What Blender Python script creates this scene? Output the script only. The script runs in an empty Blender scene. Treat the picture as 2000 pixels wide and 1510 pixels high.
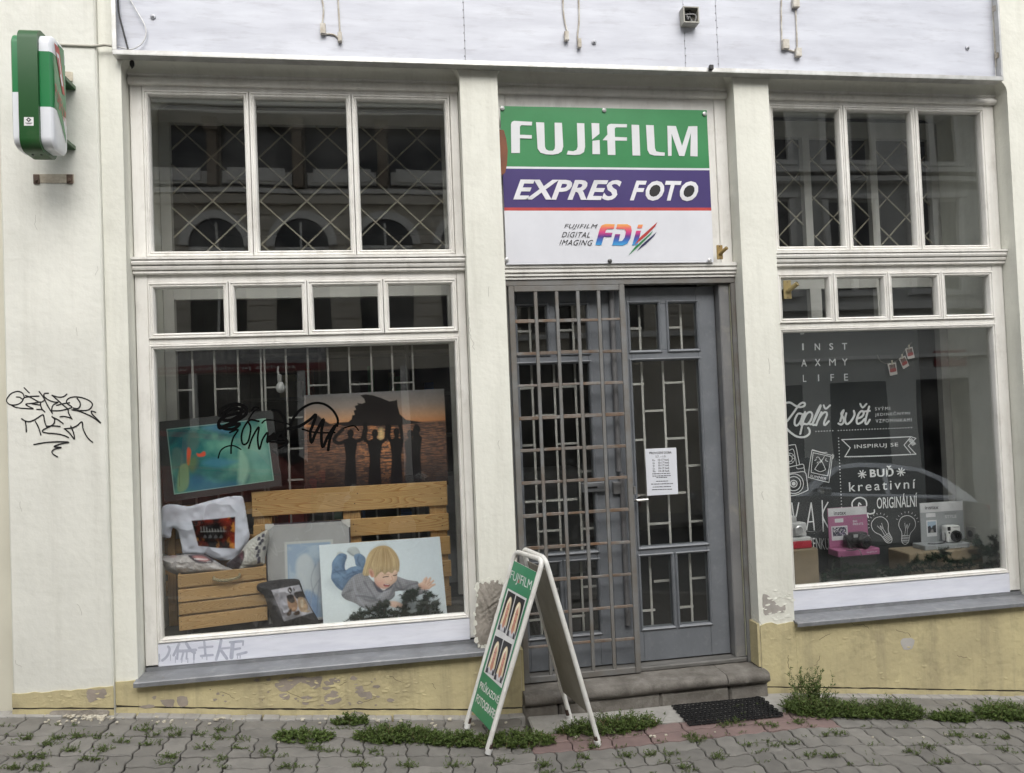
import bpy, bmesh, math, random
import numpy as np
from mathutils import Vector, Matrix
R_ = math.radians
random.seed(7); RNG = np.random.default_rng(7)
S = bpy.context.scene
COL = S.collection

# ------------------------------------------------------------------ camera
FPX, CX, CY, DIST, CAMZ = 1506.0, 1000.0, 755.0, 4.25, 1.70
def cam_axes(yaw, pitch, roll):
    cy, sy = math.cos(yaw), math.sin(yaw)
    fw = np.array([sy*math.cos(pitch), cy*math.cos(pitch), math.sin(pitch)])
    r = np.array([cy, -sy, 0.]); u = np.cross(r, fw)
    c, s = math.cos(roll), math.sin(roll)
    return c*r+s*u, -s*r+c*u, fw
RT, UP, FW = cam_axes(R_(9.04), R_(1.43), R_(-2.318))
CAMP = np.array([0., -DIST, CAMZ])
cam = bpy.data.objects.new('camera', bpy.data.cameras.new('camera')); COL.objects.link(cam)
cam.matrix_world = Matrix([[RT[0], UP[0], -FW[0], CAMP[0]], [RT[1], UP[1], -FW[1], CAMP[1]], [RT[2], UP[2], -FW[2], CAMP[2]], [0, 0, 0, 1]])
cam.data.sensor_width = 36; cam.data.lens = FPX/2000*36; cam.data.clip_start = .05; cam.data.clip_end = 500
S.camera = cam

# ------------------------------------------------------------------ world, sun, exposure (overcast day)
SUN_EL, SUN_AZ = 46, 200      # azimuth measured in the plan, light comes from the street side
w = bpy.data.worlds.new('World'); S.world = w; w.use_nodes = True
nt = w.node_tree; bg = nt.nodes['Background']
sky = nt.nodes.new('ShaderNodeTexSky'); sky.sky_type = 'NISHITA'; sky.sun_disc = False
sky.sun_elevation = R_(SUN_EL); sky.sun_rotation = R_(SUN_AZ-20); sky.dust_density = 4; sky.air_density = 1.5
hs = nt.nodes.new('ShaderNodeHueSaturation'); hs.inputs['Saturation'].default_value = .22
nt.links.new(sky.outputs[0], hs.inputs['Color']); nt.links.new(hs.outputs[0], bg.inputs[0]); bg.inputs[1].default_value = .15
sd = bpy.data.lights.new('sun', 'SUN'); sd.energy = .75; sd.angle = R_(45); sd.color = (1, .97, .93)
so = bpy.data.objects.new('sun', sd); COL.objects.link(so); so.location = (0, -6, 12)
so.rotation_euler = Vector((-.30, .85, -.93)).to_track_quat('-Z', 'Y').to_euler()
S.view_settings.view_transform = 'Standard'; S.view_settings.look = 'None'; S.view_settings.gamma = 1
S.view_settings.exposure = .80
S.cycles.transparent_max_bounces = 24; S.cycles.max_bounces = 10; S.cycles.glossy_bounces = 4; S.cycles.diffuse_bounces = 4

# ------------------------------------------------------------------ picking helpers: a ray of the survey camera met with a real plane
def ray(px, py): return RT*((px-CX)/FPX) - UP*((py-CY)/FPX) + FW
def F(px, py, y=0.):
    d = ray(px, py); t = (DIST+y)/d[1]; return CAMP+d*t
def PY(y): return lambda px, py: F(px, py, y)
def PL(p0, p1, p2, off=0.):
    p0, p1, p2 = map(np.asarray, (p0, p1, p2)); n = np.cross(p1-p0, p2-p0); n = n/np.linalg.norm(n)
    if n@(CAMP-p0) < 0: n = -n
    o = p0+n*off
    def f(px, py):
        d = ray(px, py); return CAMP+d*(((o-CAMP)@n)/(d@n))
    f.n = n; return f
GX = [-12, -1.90, -1.42, -.727, .39, .9, 2.04, 2.83, 3.66, 16]
GZ = [1.30, .307, .258, .174, .059, .03, .019, -.067, -.161, -1.45]
def G(x, y=-.14): return float(np.interp(x, GX, GZ))+.02*max(y+.14, -6.)
def GR(px, py):
    d = ray(px, py); t = 4.
    for i in range(60):
        p = CAMP+d*t; t += (p[2]-G(p[0], p[1]))/(-d[2])
    return CAMP+d*t
def crop(ox, oy, s): return lambda pts: [(ox+a*s, oy+b*s) for a, b in pts]

# ------------------------------------------------------------------ mesh helpers
def srgb(c):
    c = np.asarray(c, float)/255.; return np.where(c <= .04045, c/12.92, ((c+.055)/1.055)**2.4)
def hexc(*c): return tuple(srgb(c))
def catmull(P, n=6, closed=False):
    P = np.asarray(P, float); m = len(P)
    if m < 3: return P
    out = []
    rng = range(m if closed else m-1)
    for i in rng:
        p0 = P[(i-1) % m] if closed or i > 0 else P[i]; p1 = P[i]; p2 = P[(i+1) % m]
        p3 = P[(i+2) % m] if closed or i+2 < m else p2
        for k in range(n):
            t = k/n
            out.append(.5*((2*p1)+(-p0+p2)*t+(2*p0-5*p1+4*p2-p3)*t*t+(-p0+3*p1-3*p2+p3)*t**3))
    if not closed: out.append(P[-1])
    return np.array(out)
HULLF = {}
class B:
    def __init__(s): s.v = []; s.f = []; s.m = []
    def add(s, V, Fc, m=0):
        o = len(s.v); s.v += [tuple(map(float, p)) for p in V]; s.f += [tuple(i+o for i in q) for q in Fc]; s.m += [m]*len(Fc); return s
    def box(s, x0, x1, y0, y1, z0, z1, m=0, T=None):
        V = [(x, y, z) for x in (x0, x1) for y in (y0, y1) for z in (z0, z1)]
        if T: V = [T(*p) for p in V]
        return s.add(V, [(0, 1, 3, 2), (4, 6, 7, 5), (0, 4, 5, 1), (2, 3, 7, 6), (0, 2, 6, 4), (1, 5, 7, 3)], m)
    def cbox(s, x0, x1, y0, y1, z0, z1, b=.003, m=0, T=None, jit=0.):
        c = ((x0+x1)/2, (y0+y1)/2, (z0+z1)/2); h = (abs(x1-x0)/2, abs(y1-y0)/2, abs(z1-z0)/2); b = min(b, .45*min(h))
        V = []
        for sx in (-1, 1):
            for sy in (-1, 1):
                for sz in (-1, 1):
                    sg = (sx, sy, sz); j = [random.uniform(-jit, jit) for _ in range(3)]
                    for a in range(3):
                        V.append(tuple(c[k]+sg[k]*(h[k]-(0 if k == a else b))+j[k] for k in range(3)))
        if 'c' not in HULLF:
            bm = bmesh.new(); U = []
            for sx in (-1, 1):
                for sy in (-1, 1):
                    for sz in (-1, 1):
                        for a in range(3): U.append(bm.verts.new([(sx, sy, sz)[k]*(1 if k == a else .6) for k in range(3)]))
            bm.verts.index_update(); bmesh.ops.convex_hull(bm, input=U); bmesh.ops.dissolve_limit(bm, angle_limit=.01, verts=bm.verts, edges=bm.edges)
            bmesh.ops.recalc_face_normals(bm, faces=bm.faces)
            HULLF['c'] = [tuple(q.index for q in fc.verts) for fc in bm.faces]; bm.free()
        if T: V = [T(*p) for p in V]
        return s.add(V, HULLF['c'], m)
    def prism(s, P, y0, y1, m=0, T=None):      # polygon in x,z extruded in y (T maps (x,y,z))
        n = len(P); V = [(x, y0, z) for x, z in P]+[(x, y1, z) for x, z in P]
        if T: V = [T(*p) for p in V]
        bm = bmesh.new(); vs = [bm.verts.new((x, z, 0)) for x, z in P]; bm.faces.new(vs).normal_update(); bm.verts.index_update()
        r = bmesh.ops.triangulate(bm, faces=bm.faces[:]); tri = [tuple(q.index for q in fc.verts) for fc in bm.faces]; bm.free()
        fc = [t[::-1] for t in tri]+[tuple(i+n for i in t) for t in tri]+[(i, (i+1) % n, (i+1) % n+n, i+n) for i in range(n)]
        return s.add(V, fc, m)
    def flat(s, P3, m=0):                        # planar polygon in space, ear-clipped
        P3 = [np.asarray(p) for p in P3]; n = len(P3)
        nn = np.zeros(3)
        for i in range(n): nn += np.cross(P3[i], P3[(i+1) % n])
        nn /= np.linalg.norm(nn)+1e-12
        a = np.cross(nn, [0, 0, 1.]) if abs(nn[2]) < .9 else np.array([1., 0, 0]); a /= np.linalg.norm(a); b = np.cross(nn, a)
        bm = bmesh.new(); vs = [bm.verts.new((p@a, p@b, 0)) for p in P3]; bm.faces.new(vs).normal_update(); bm.verts.index_update()
        bmesh.ops.triangulate(bm, faces=bm.faces[:]); tri = [tuple(q.index for q in fc.verts) for fc in bm.faces]; bm.free()
        return s.add(P3, tri, m)
    def tube(s, P, r, n=8, m=0, closed=False, cap=True):
        P = [np.asarray(p, float) for p in P]; k = len(P); V = []; up = None
        rr = r if hasattr(r, '__len__') else [r]*k
        for i in range(k):
            t = P[(i+1) % k if closed else min(i+1, k-1)]-P[(i-1) % k if closed else max(i-1, 0)]; t = t/(np.linalg.norm(t)+1e-12)
            if up is None: up = np.array([0, 0, 1.]) if abs(t[2]) < .9 else np.array([1., 0, 0])
            a = np.cross(t, up); a /= np.linalg.norm(a)+1e-12; up = np.cross(a, t)
            for j in range(n):
                q = 2*math.pi*j/n; V.append(P[i]+rr[i]*(math.cos(q)*a+math.sin(q)*up))
        fc = []
        for i in range(k if closed else k-1):
            for j in range(n):
                i2 = (i+1) % k; fc.append((i*n+j, i*n+(j+1) % n, i2*n+(j+1) % n, i2*n+j))
        if cap and not closed: fc += [tuple(range(n))[::-1], tuple((k-1)*n+j for j in range(n))]
        return s.add(V, fc, m)
    def lathe(s, prof, c, ax='z', n=16, m=0):
        V = []; fc = []
        for r, h in prof:
            for j in range(n):
                q = 2*math.pi*j/n; a, b = r*math.cos(q), r*math.sin(q)
                V.append({'z': (c[0]+a, c[1]+b, c[2]+h), 'y': (c[0]+a, c[1]+h, c[2]+b), 'x': (c[0]+h, c[1]+a, c[2]+b)}[ax])
        for i in range(len(prof)-1):
            for j in range(n): fc.append((i*n+j, i*n+(j+1) % n, (i+1)*n+(j+1) % n, (i+1)*n+j))
        fc += [tuple(range(n))[::-1], tuple((len(prof)-1)*n+j for j in range(n))]
        return s.add(V, fc, m)
    def mould(s, x0, x1, z0, z1, prof, m=0):     # mitred frame: profile of (inset, y)
        k = len(prof); V = []
        for o, y in prof: V += [(x0+o, y, z0+o), (x1-o, y, z0+o), (x1-o, y, z1-o), (x0+o, y, z1-o)]
        fc = []
        for i in range(k):
            j = (i+1) % k
            for c in range(4): d = (c+1) % 4; fc.append((i*4+c, i*4+d, j*4+d, j*4+c))
        return s.add(V, fc, m)
    def extr(s, prof, x0, x1, m=0):               # profile of (y,z) drawn along x
        return s.prism2(prof, x0, x1, m)
    def prism2(s, prof, x0, x1, m=0):
        n = len(prof); V = [(x0, y, z) for y, z in prof]+[(x1, y, z) for y, z in prof]
        bm = bmesh.new(); vs = [bm.verts.new((y, z, 0)) for y, z in prof]; bm.faces.new(vs).normal_update(); bm.verts.index_update()
        bmesh.ops.triangulate(bm, faces=bm.faces[:]); tri = [tuple(q.index for q in fc.verts) for fc in bm.faces]; bm.free()
        return s.add(V, [t[::-1] for t in tri]+[tuple(i+n for i in t) for t in tri]+[(i, (i+1) % n, (i+1) % n+n, i+n) for i in range(n)], m)
    def strokes(s, SS, plane, wd, off=0., m=0, n=5, smooth=True):   # painted lines: list of picked point lists, width in picked units
        lay = 0.
        for st in SS:
            ww = wd
            if isinstance(st, tuple) and not hasattr(st[0], '__len__'): ww, st = st
            P = catmull(st, n) if smooth else np.asarray(st, float)
            k = len(P); V = []; fc = []
            T = np.gradient(P, axis=0); T /= np.linalg.norm(T, axis=1)[:, None]+1e-9
            Nn = np.stack([-T[:, 1], T[:, 0]], 1)
            def put(q, l):
                p = plane(*q); return p+plane.n*(off+l) if hasattr(plane, 'n') else p+np.array([0, -(off+l), 0])
            for i in range(k):
                l = lay+i*3e-6; V += [put(P[i]-Nn[i]*ww/2, l), put(P[i]+Nn[i]*ww/2, l)]
            fc = [(2*i, 2*i+1, 2*i+3, 2*i+2) for i in range(k-1)]
            for e, sg in ((0, -1), (k-1, 1)):         # round ends
                o = len(V); a0 = math.atan2(Nn[e][1], Nn[e][0]); l = lay+e*3e-6
                pts = [P[e]+ww/2*np.array([math.cos(a0-sg*math.pi*q/5), math.sin(a0-sg*math.pi*q/5)]) for q in range(1, 5)]
                V += [put(q, l) for q in pts]
                fc.append((2*e+1, *range(o, o+4), 2*e))
            s.add(V, fc, m); lay += k*3e-6+2e-6
        return s
    def xf(s, M, start=0):
        s.v = s.v[:start]+[tuple(M@Vector(p)) for p in s.v[start:]]; return s
    def build(s, name, mats, parent=None, label=None, cat=None, group=None, kind=None, smooth=None, org=None):
        me = bpy.data.meshes.new(name)
        if parent is None:
            if org is None:
                a = np.array(s.v); org = ((a[:, 0].min()+a[:, 0].max())/2, (a[:, 1].min()+a[:, 1].max())/2, a[:, 2].min())
        else: org = ORG[parent.name]
        me.from_pydata([(p[0]-org[0], p[1]-org[1], p[2]-org[2]) for p in s.v], [], s.f)
        if not isinstance(mats, (list, tuple)): mats = [mats]
        for q in mats: me.materials.append(q)
        if len(mats) > 1: me.polygons.foreach_set('material_index', s.m)
        if smooth is not None:
            me.polygons.foreach_set('use_smooth', [True]*len(me.polygons))
            me.set_sharp_from_angle(angle=R_(smooth))
        me.update(); me.validate()
        o = bpy.data.objects.new(name, me); COL.objects.link(o)
        if parent: o.parent = parent
        else: o.location = org
        ORG[o.name] = tuple(org); tag(o, label, cat, group, kind)
        return o
ORG = {}
def tag(o, label=None, cat=None, group=None, kind=None):
    if label: o['label'] = label
    if cat: o['category'] = cat
    if group: o['group'] = group
    if kind: o['kind'] = kind
    return o
def thing(name, loc, label, cat, group=None):
    o = bpy.data.objects.new(name, None); COL.objects.link(o); o.location = loc; o.empty_display_size = .1
    ORG[o.name] = tuple(map(float, loc)); return tag(o, label, cat, group)
def inst(name, mesh, parent, loc, rot=(0, 0, 0), sc=(1, 1, 1)):
    o = bpy.data.objects.new(name, mesh); COL.objects.link(o); o.parent = parent
    g = ORG[parent.name]; o.location = tuple(loc[i]-g[i] for i in range(3)); o.rotation_euler = rot; o.scale = sc
    ORG[o.name] = g; return o
def datamesh(b, name, mats):
    me = bpy.data.meshes.new(name); me.from_pydata(b.v, [], b.f)
    for q in (mats if isinstance(mats, (list, tuple)) else [mats]): me.materials.append(q)
    me.polygons.foreach_set('material_index', b.m); me.update(); return me
TXT = {}
def glyphs(s, shear=0., bold=0., sp=1.):
    if 'M' in s: bold = 0.                    # the offset outline of this glyph crosses itself
    key = (s, shear, bold, sp)
    if key in TXT: return TXT[key]
    cu = bpy.data.curves.new('t', 'FONT'); cu.body = s; cu.shear = shear; cu.offset = bold; cu.space_character = sp; cu.resolution_u = 3
    cu.fill_mode = 'FRONT' if hasattr(cu, 'fill_mode') else cu.fill_mode
    o = bpy.data.objects.new('t', cu); COL.objects.link(o)
    dg = bpy.context.evaluated_depsgraph_get(); me = o.evaluated_get(dg).to_mesh()
    V = np.array([v.co[:2] for v in me.vertices]); Fc = [tuple(p.vertices) for p in me.polygons]
    o.evaluated_get(dg).to_mesh_clear(); bpy.data.objects.remove(o); bpy.data.curves.remove(cu)
    TXT[key] = (V, Fc); return V, Fc
def text(b, s, quad, plane, off=.001, m=0, shear=0., bold=0., sp=1., space='px'):
    """lettering fitted to a quad TL,TR,BR,BL (picked points, or space points when plane is None)"""
    V, Fc = glyphs(s, shear, bold, sp); lo, hi = V.min(0), V.max(0); U = (V-lo)/(hi-lo)
    Q = np.asarray(quad, float); P = []
    for u, v in U:
        q = (Q[3]*(1-u)+Q[2]*u)*(1-v)+(Q[0]*(1-u)+Q[1]*u)*v
        if plane is None: P.append(q)
        else:
            p = plane(*q); P.append(p+(plane.n if hasattr(plane, 'n') else np.array([0, -1., 0]))*off)
    b.add(P, Fc, m)
    return b

# ------------------------------------------------------------------ painted prints: colours held on the vertices of a fine grid
def fbm(H, W, sc, oct=4, seed=0):
    r = np.random.default_rng(seed); out = np.zeros((H, W)); a = 1.; tot = 0
    for o in range(oct):
        h, w_ = max(2, int(sc*2**o*H/max(H, W))+2), max(2, int(sc*2**o*W/max(H, W))+2)
        g = r.random((h, w_)); yy = np.linspace(0, h-1.001, H); xx = np.linspace(0, w_-1.001, W)
        y0 = yy.astype(int); x0 = xx.astype(int); fy = (yy-y0)[:, None]; fx = (xx-x0)[None]
        fy = fy*fy*(3-2*fy); fx = fx*fx*(3-2*fx)
        out += a*((g[y0][:, x0]*(1-fx)+g[y0][:, x0+1]*fx)*(1-fy)+(g[y0+1][:, x0]*(1-fx)+g[y0+1][:, x0+1]*fx)*fy); tot += a; a *= .5
    return out/tot
def homog(src, dst):
    A = []
    for (x, y), (u, v) in zip(src, dst):
        A.append([x, y, 1, 0, 0, 0, -u*x, -u*y, -u]); A.append([0, 0, 0, x, y, 1, -v*x, -v*y, -v])
    return np.linalg.svd(np.array(A, float))[2][-1].reshape(3, 3)
class Art:
    def __init__(s, W, H, bg, quad):        # quad: TL,TR,BR,BL in the units the picture is drawn in
        s.W, s.H = W, H; s.c = np.ones((H, W, 3))*srgb(bg); s.h = homog(quad, [(0, 0), (W-1, 0), (W-1, H-1), (0, H-1)])
        s.Y, s.X = np.mgrid[0:H, 0:W].astype(float)
    def t(s, P):
        P = np.asarray(P, float); q = np.c_[P, np.ones(len(P))]@s.h.T; return q[:, :2]/q[:, 2:]
    def mix(s, a, col, sh=None):
        c = srgb(col) if not isinstance(col, np.ndarray) else col
        if sh is not None: c = c*sh[..., None]
        s.c = s.c*(1-a[..., None])+c*a[..., None]
    def sdist(s, P, closed=True):
        d = np.full((s.H, s.W), 1e9); ins = np.zeros((s.H, s.W), bool); n = len(P)
        for i in range(n if closed else n-1):
            a, b = P[i], P[(i+1) % n]; ab = b-a; L = ab@ab+1e-12
            tt = np.clip(((s.X-a[0])*ab[0]+(s.Y-a[1])*ab[1])/L, 0, 1)
            d = np.minimum(d, (s.X-a[0]-tt*ab[0])**2+(s.Y-a[1]-tt*ab[1])**2)
            if closed:
                cnd = (a[1] > s.Y) != (b[1] > s.Y); ins ^= cnd & (s.X < ab[0]*(s.Y-a[1])/(ab[1] if abs(ab[1]) > 1e-9 else 1e-9)+a[0])
        d = np.sqrt(d); return np.where(ins, -d, d) if closed else d
    def poly(s, P, col, soft=1., sm=True, op=1., sh=None, rd=0., rs=.45):
        P = s.t(catmull(P, 4, True) if sm and len(P) > 3 else P); sd_ = s.sdist(P); a = np.clip(.5-sd_/soft, 0, 1)*op
        if rd:                                  # printed modelling: the pictured form turns away at its edge
            gy, gx = np.gradient(sd_); d = np.clip(1+sd_/rd, 0, 1)**1.6; m_ = 1-rs*d*(.35+.65*np.clip(gx*.45+gy*.9, -1, 1)); sh = m_ if sh is None else sh*m_
        s.mix(a, col, sh); return a
    def line(s, P, w, col, soft=1., op=1., sm=True):
        P = s.t(catmull(P, 4) if sm else P); a = np.clip(.5-(s.sdist(P, False)-w/2)/soft, 0, 1)*op; s.mix(a, col); return a
    def grid(s, b, C, back=None):            # C: 3D corners TL,TR,BR,BL; vertices carry the colours
        C = [np.asarray(c, float) for c in C]; u = s.X.ravel()/(s.W-1); v = s.Y.ravel()/(s.H-1)
        P = (C[0][None]*(1-u)[:, None]+C[1][None]*u[:, None])*(1-v)[:, None]+(C[3][None]*(1-u)[:, None]+C[2][None]*u[:, None])*v[:, None]
        W = s.W; i = (np.arange(s.H-1)[:, None]*W+np.arange(W-1)[None]).ravel()
        return P, np.stack([i, i+W, i+W+1, i+1], 1)
def art_mesh(name, art, C, mat, parent, label=None, gain=1.):
    P, Fq = art.grid(None, C); org = np.array(ORG[parent.name])
    me = bpy.data.meshes.new(name); me.from_pydata((P-org).tolist(), [], Fq.tolist()); me.materials.append(mat)
    ca = me.color_attributes.new('Col', 'FLOAT_COLOR', 'POINT')
    cc = np.ones((len(P), 4), np.float32); cc[:, :3] = np.clip(art.c.reshape(-1, 3)*gain, 0, .92); ca.data.foreach_set('color', cc.ravel())
    me.update(); o = bpy.data.objects.new(name, me); COL.objects.link(o); o.parent = parent; ORG[o.name] = tuple(org)
    if label: o['label'] = label
    return o

# ------------------------------------------------------------------ materials
MATS = {}
def mat(name, col, rough=.6, col2=None, sc=6., var=.12, bump=0., bsc=60., metal=0., spec=.5, rnd=0., stretch=(1, 1, 1), thr=None, rough2=None, dirt=None, dsc=3., damt=.5, coat=0., emit=None, det=6, bdist=.002, streak=None):
    if name in MATS: return MATS[name]
    m = bpy.data.materials.new(name); m.use_nodes = True; n = m.node_tree; N = n.nodes; L = n.links; bs = N['Principled BSDF']
    bs.inputs['Metallic'].default_value = metal; bs.inputs['Specular IOR Level'].default_value = spec; bs.inputs['Roughness'].default_value = rough
    if coat: bs.inputs['Coat Weight'].default_value = coat; bs.inputs['Coat Roughness'].default_value = .12
    tc = N.new('ShaderNodeTexCoord'); mp = N.new('ShaderNodeMapping'); mp.inputs['Scale'].default_value = stretch
    oi = N.new('ShaderNodeObjectInfo'); ad = N.new('ShaderNodeVectorMath'); ad.operation = 'ADD'
    L.new(tc.outputs['Object'], ad.inputs[0])
    if rnd:
        mu = N.new('ShaderNodeMath'); mu.operation = 'MULTIPLY'; mu.inputs[1].default_value = 37.; L.new(oi.outputs['Random'], mu.inputs[0]); L.new(mu.outputs[0], ad.inputs[1])
    L.new(ad.outputs[0], mp.inputs[0])
    nz = N.new('ShaderNodeTexNoise'); nz.inputs['Scale'].default_value = sc; nz.inputs['Detail'].default_value = det; nz.inputs['Roughness'].default_value = .62; L.new(mp.outputs[0], nz.inputs['Vector'])
    rp = N.new('ShaderNodeValToRGB'); rp.color_ramp.elements[0].position = .36 if thr is None else thr-.02; rp.color_ramp.elements[1].position = .64 if thr is None else thr+.02
    c1 = np.array(col[:3]); c2 = np.array(col2[:3]) if col2 is not None else c1*(1-2*var)
    rp.color_ramp.elements[0].color = (*c2, 1); rp.color_ramp.elements[1].color = (*c1, 1); L.new(nz.outputs['Fac'], rp.inputs['Fac'])
    out = rp.outputs[0]
    if dirt is not None:
        n2 = N.new('ShaderNodeTexNoise'); n2.inputs['Scale'].default_value = dsc; n2.inputs['Detail'].default_value = 8; n2.inputs['Roughness'].default_value = .7; L.new(mp.outputs[0], n2.inputs['Vector'])
        r2 = N.new('ShaderNodeMapRange'); r2.inputs[1].default_value = .52; r2.inputs[2].default_value = .75; r2.inputs[4].default_value = damt; L.new(n2.outputs['Fac'], r2.inputs[0])
        mx = N.new('ShaderNodeMixRGB'); L.new(r2.outputs[0], mx.inputs[0]); L.new(out, mx.inputs[1]); mx.inputs[2].default_value = (*dirt[:3], 1); out = mx.outputs[0]
    if streak is not None:                     # rain-washed grime running down the face
        m4 = N.new('ShaderNodeMapping'); m4.inputs['Scale'].default_value = (7, 7, .45); L.new(ad.outputs[0], m4.inputs[0])
        n4 = N.new('ShaderNodeTexNoise'); n4.inputs['Scale'].default_value = 1.7; n4.inputs['Detail'].default_value = 7; n4.inputs['Roughness'].default_value = .68; L.new(m4.outputs[0], n4.inputs['Vector'])
        r4 = N.new('ShaderNodeMapRange'); r4.inputs[1].default_value = .50; r4.inputs[2].default_value = .78; r4.inputs[4].default_value = streak[1]; L.new(n4.outputs['Fac'], r4.inputs[0])
        x4 = N.new('ShaderNodeMixRGB'); L.new(r4.outputs[0], x4.inputs[0]); L.new(out, x4.inputs[1]); x4.inputs[2].default_value = (*streak[0], 1); out = x4.outputs[0]
    if rnd:
        h = N.new('ShaderNodeHueSaturation'); mr = N.new('ShaderNodeMapRange'); mr.inputs[3].default_value = 1-rnd; mr.inputs[4].default_value = 1+rnd
        L.new(oi.outputs['Random'], mr.inputs[0]); L.new(mr.outputs[0], h.inputs['Value']); L.new(out, h.inputs['Color']); out = h.outputs[0]
    L.new(out, bs.inputs['Base Color'])
    if bump:
        n3 = N.new('ShaderNodeTexNoise'); n3.inputs['Scale'].default_value = bsc; n3.inputs['Detail'].default_value = 5; L.new(mp.outputs[0], n3.inputs['Vector'])
        b = N.new('ShaderNodeBump'); b.inputs['Strength'].default_value = bump; b.inputs['Distance'].default_value = bdist
        if thr is not None:
            a2 = N.new('ShaderNodeMath'); a2.operation = 'ADD'; L.new(n3.outputs['Fac'], a2.inputs[0]); L.new(rp.outputs['Color'], a2.inputs[1]); L.new(a2.outputs[0], b.inputs['Height'])
        else: L.new(n3.outputs['Fac'], b.inputs['Height'])
        L.new(b.outputs[0], bs.inputs['Normal'])
    if rough2 is not None:
        mr2 = N.new('ShaderNodeMapRange'); mr2.inputs[3].default_value = rough2; mr2.inputs[4].default_value = rough; L.new(nz.outputs['Fac'], mr2.inputs[0]); L.new(mr2.outputs[0], bs.inputs['Roughness'])
    if emit: bs.inputs['Emission Color'].default_value = (*emit[0], 1); bs.inputs['Emission Strength'].default_value = emit[1]
    MATS[name] = m; return m
def glass_mat(name, ior=1.5, tint=(.985, .995, .99), rough=0., film=0.):
    m = bpy.data.materials.new(name); m.use_nodes = True; n = m.node_tree; N = n.nodes; L = n.links; N.remove(N['Principled BSDF'])
    fr = N.new('ShaderNodeFresnel'); ge = N.new('ShaderNodeNewGeometry'); io = N.new('ShaderNodeMapRange'); io.inputs[3].default_value = ior; io.inputs[4].default_value = 1/ior; L.new(ge.outputs['Backfacing'], io.inputs[0]); L.new(io.outputs[0], fr.inputs['IOR'])   # thin pane: same reflectance on both faces
    tr = N.new('ShaderNodeBsdfTransparent'); tr.inputs[0].default_value = (*tint, 1)
    gl = N.new('ShaderNodeBsdfGlossy'); gl.inputs['Roughness'].default_value = rough
    tc = N.new('ShaderNodeTexCoord'); nz = N.new('ShaderNodeTexNoise'); nz.inputs['Scale'].default_value = 1.6; nz.inputs['Detail'].default_value = 1; L.new(tc.outputs['Object'], nz.inputs['Vector'])
    bp = N.new('ShaderNodeBump'); bp.inputs['Strength'].default_value = .06; bp.inputs['Distance'].default_value = .02; L.new(nz.outputs['Fac'], bp.inputs['Height']); L.new(bp.outputs[0], gl.inputs['Normal'])
    mx = N.new('ShaderNodeMixShader'); L.new(fr.outputs[0], mx.inputs[0]); L.new(tr.outputs[0], mx.inputs[1]); L.new(gl.outputs[0], mx.inputs[2])
    o = mx.outputs[0]
    if film:                                   # thin veil of dust on the pane
        df = N.new('ShaderNodeBsdfDiffuse'); df.inputs[0].default_value = (.6, .6, .57, 1)
        n2 = N.new('ShaderNodeTexNoise'); n2.inputs['Scale'].default_value = 5; n2.inputs['Detail'].default_value = 8; L.new(tc.outputs['Object'], n2.inputs['Vector'])
        mr = N.new('ShaderNodeMapRange'); mr.inputs[1].default_value = .35; mr.inputs[2].default_value = .8; mr.inputs[4].default_value = film; L.new(n2.outputs['Fac'], mr.inputs[0])
        m2 = N.new('ShaderNodeMixShader'); L.new(mr.outputs[0], m2.inputs[0]); L.new(o, m2.inputs[1]); L.new(df.outputs[0], m2.inputs[2]); o = m2.outputs[0]
    L.new(o, N['Material Output'].inputs['Surface']); MATS[name] = m; return m
def art_mat(name, rough=.45, spec=.4):
    m = bpy.data.materials.new(name); m.use_nodes = True; N = m.node_tree.nodes; L = m.node_tree.links
    a = N.new('ShaderNodeAttribute'); a.attribute_name = 'Col'; b = N['Principled BSDF']; L.new(a.outputs['Color'], b.inputs['Base Color'])
    b.inputs['Roughness'].default_value = rough; b.inputs['Specular IOR Level'].default_value = spec; MATS[name] = m; return m
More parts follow.
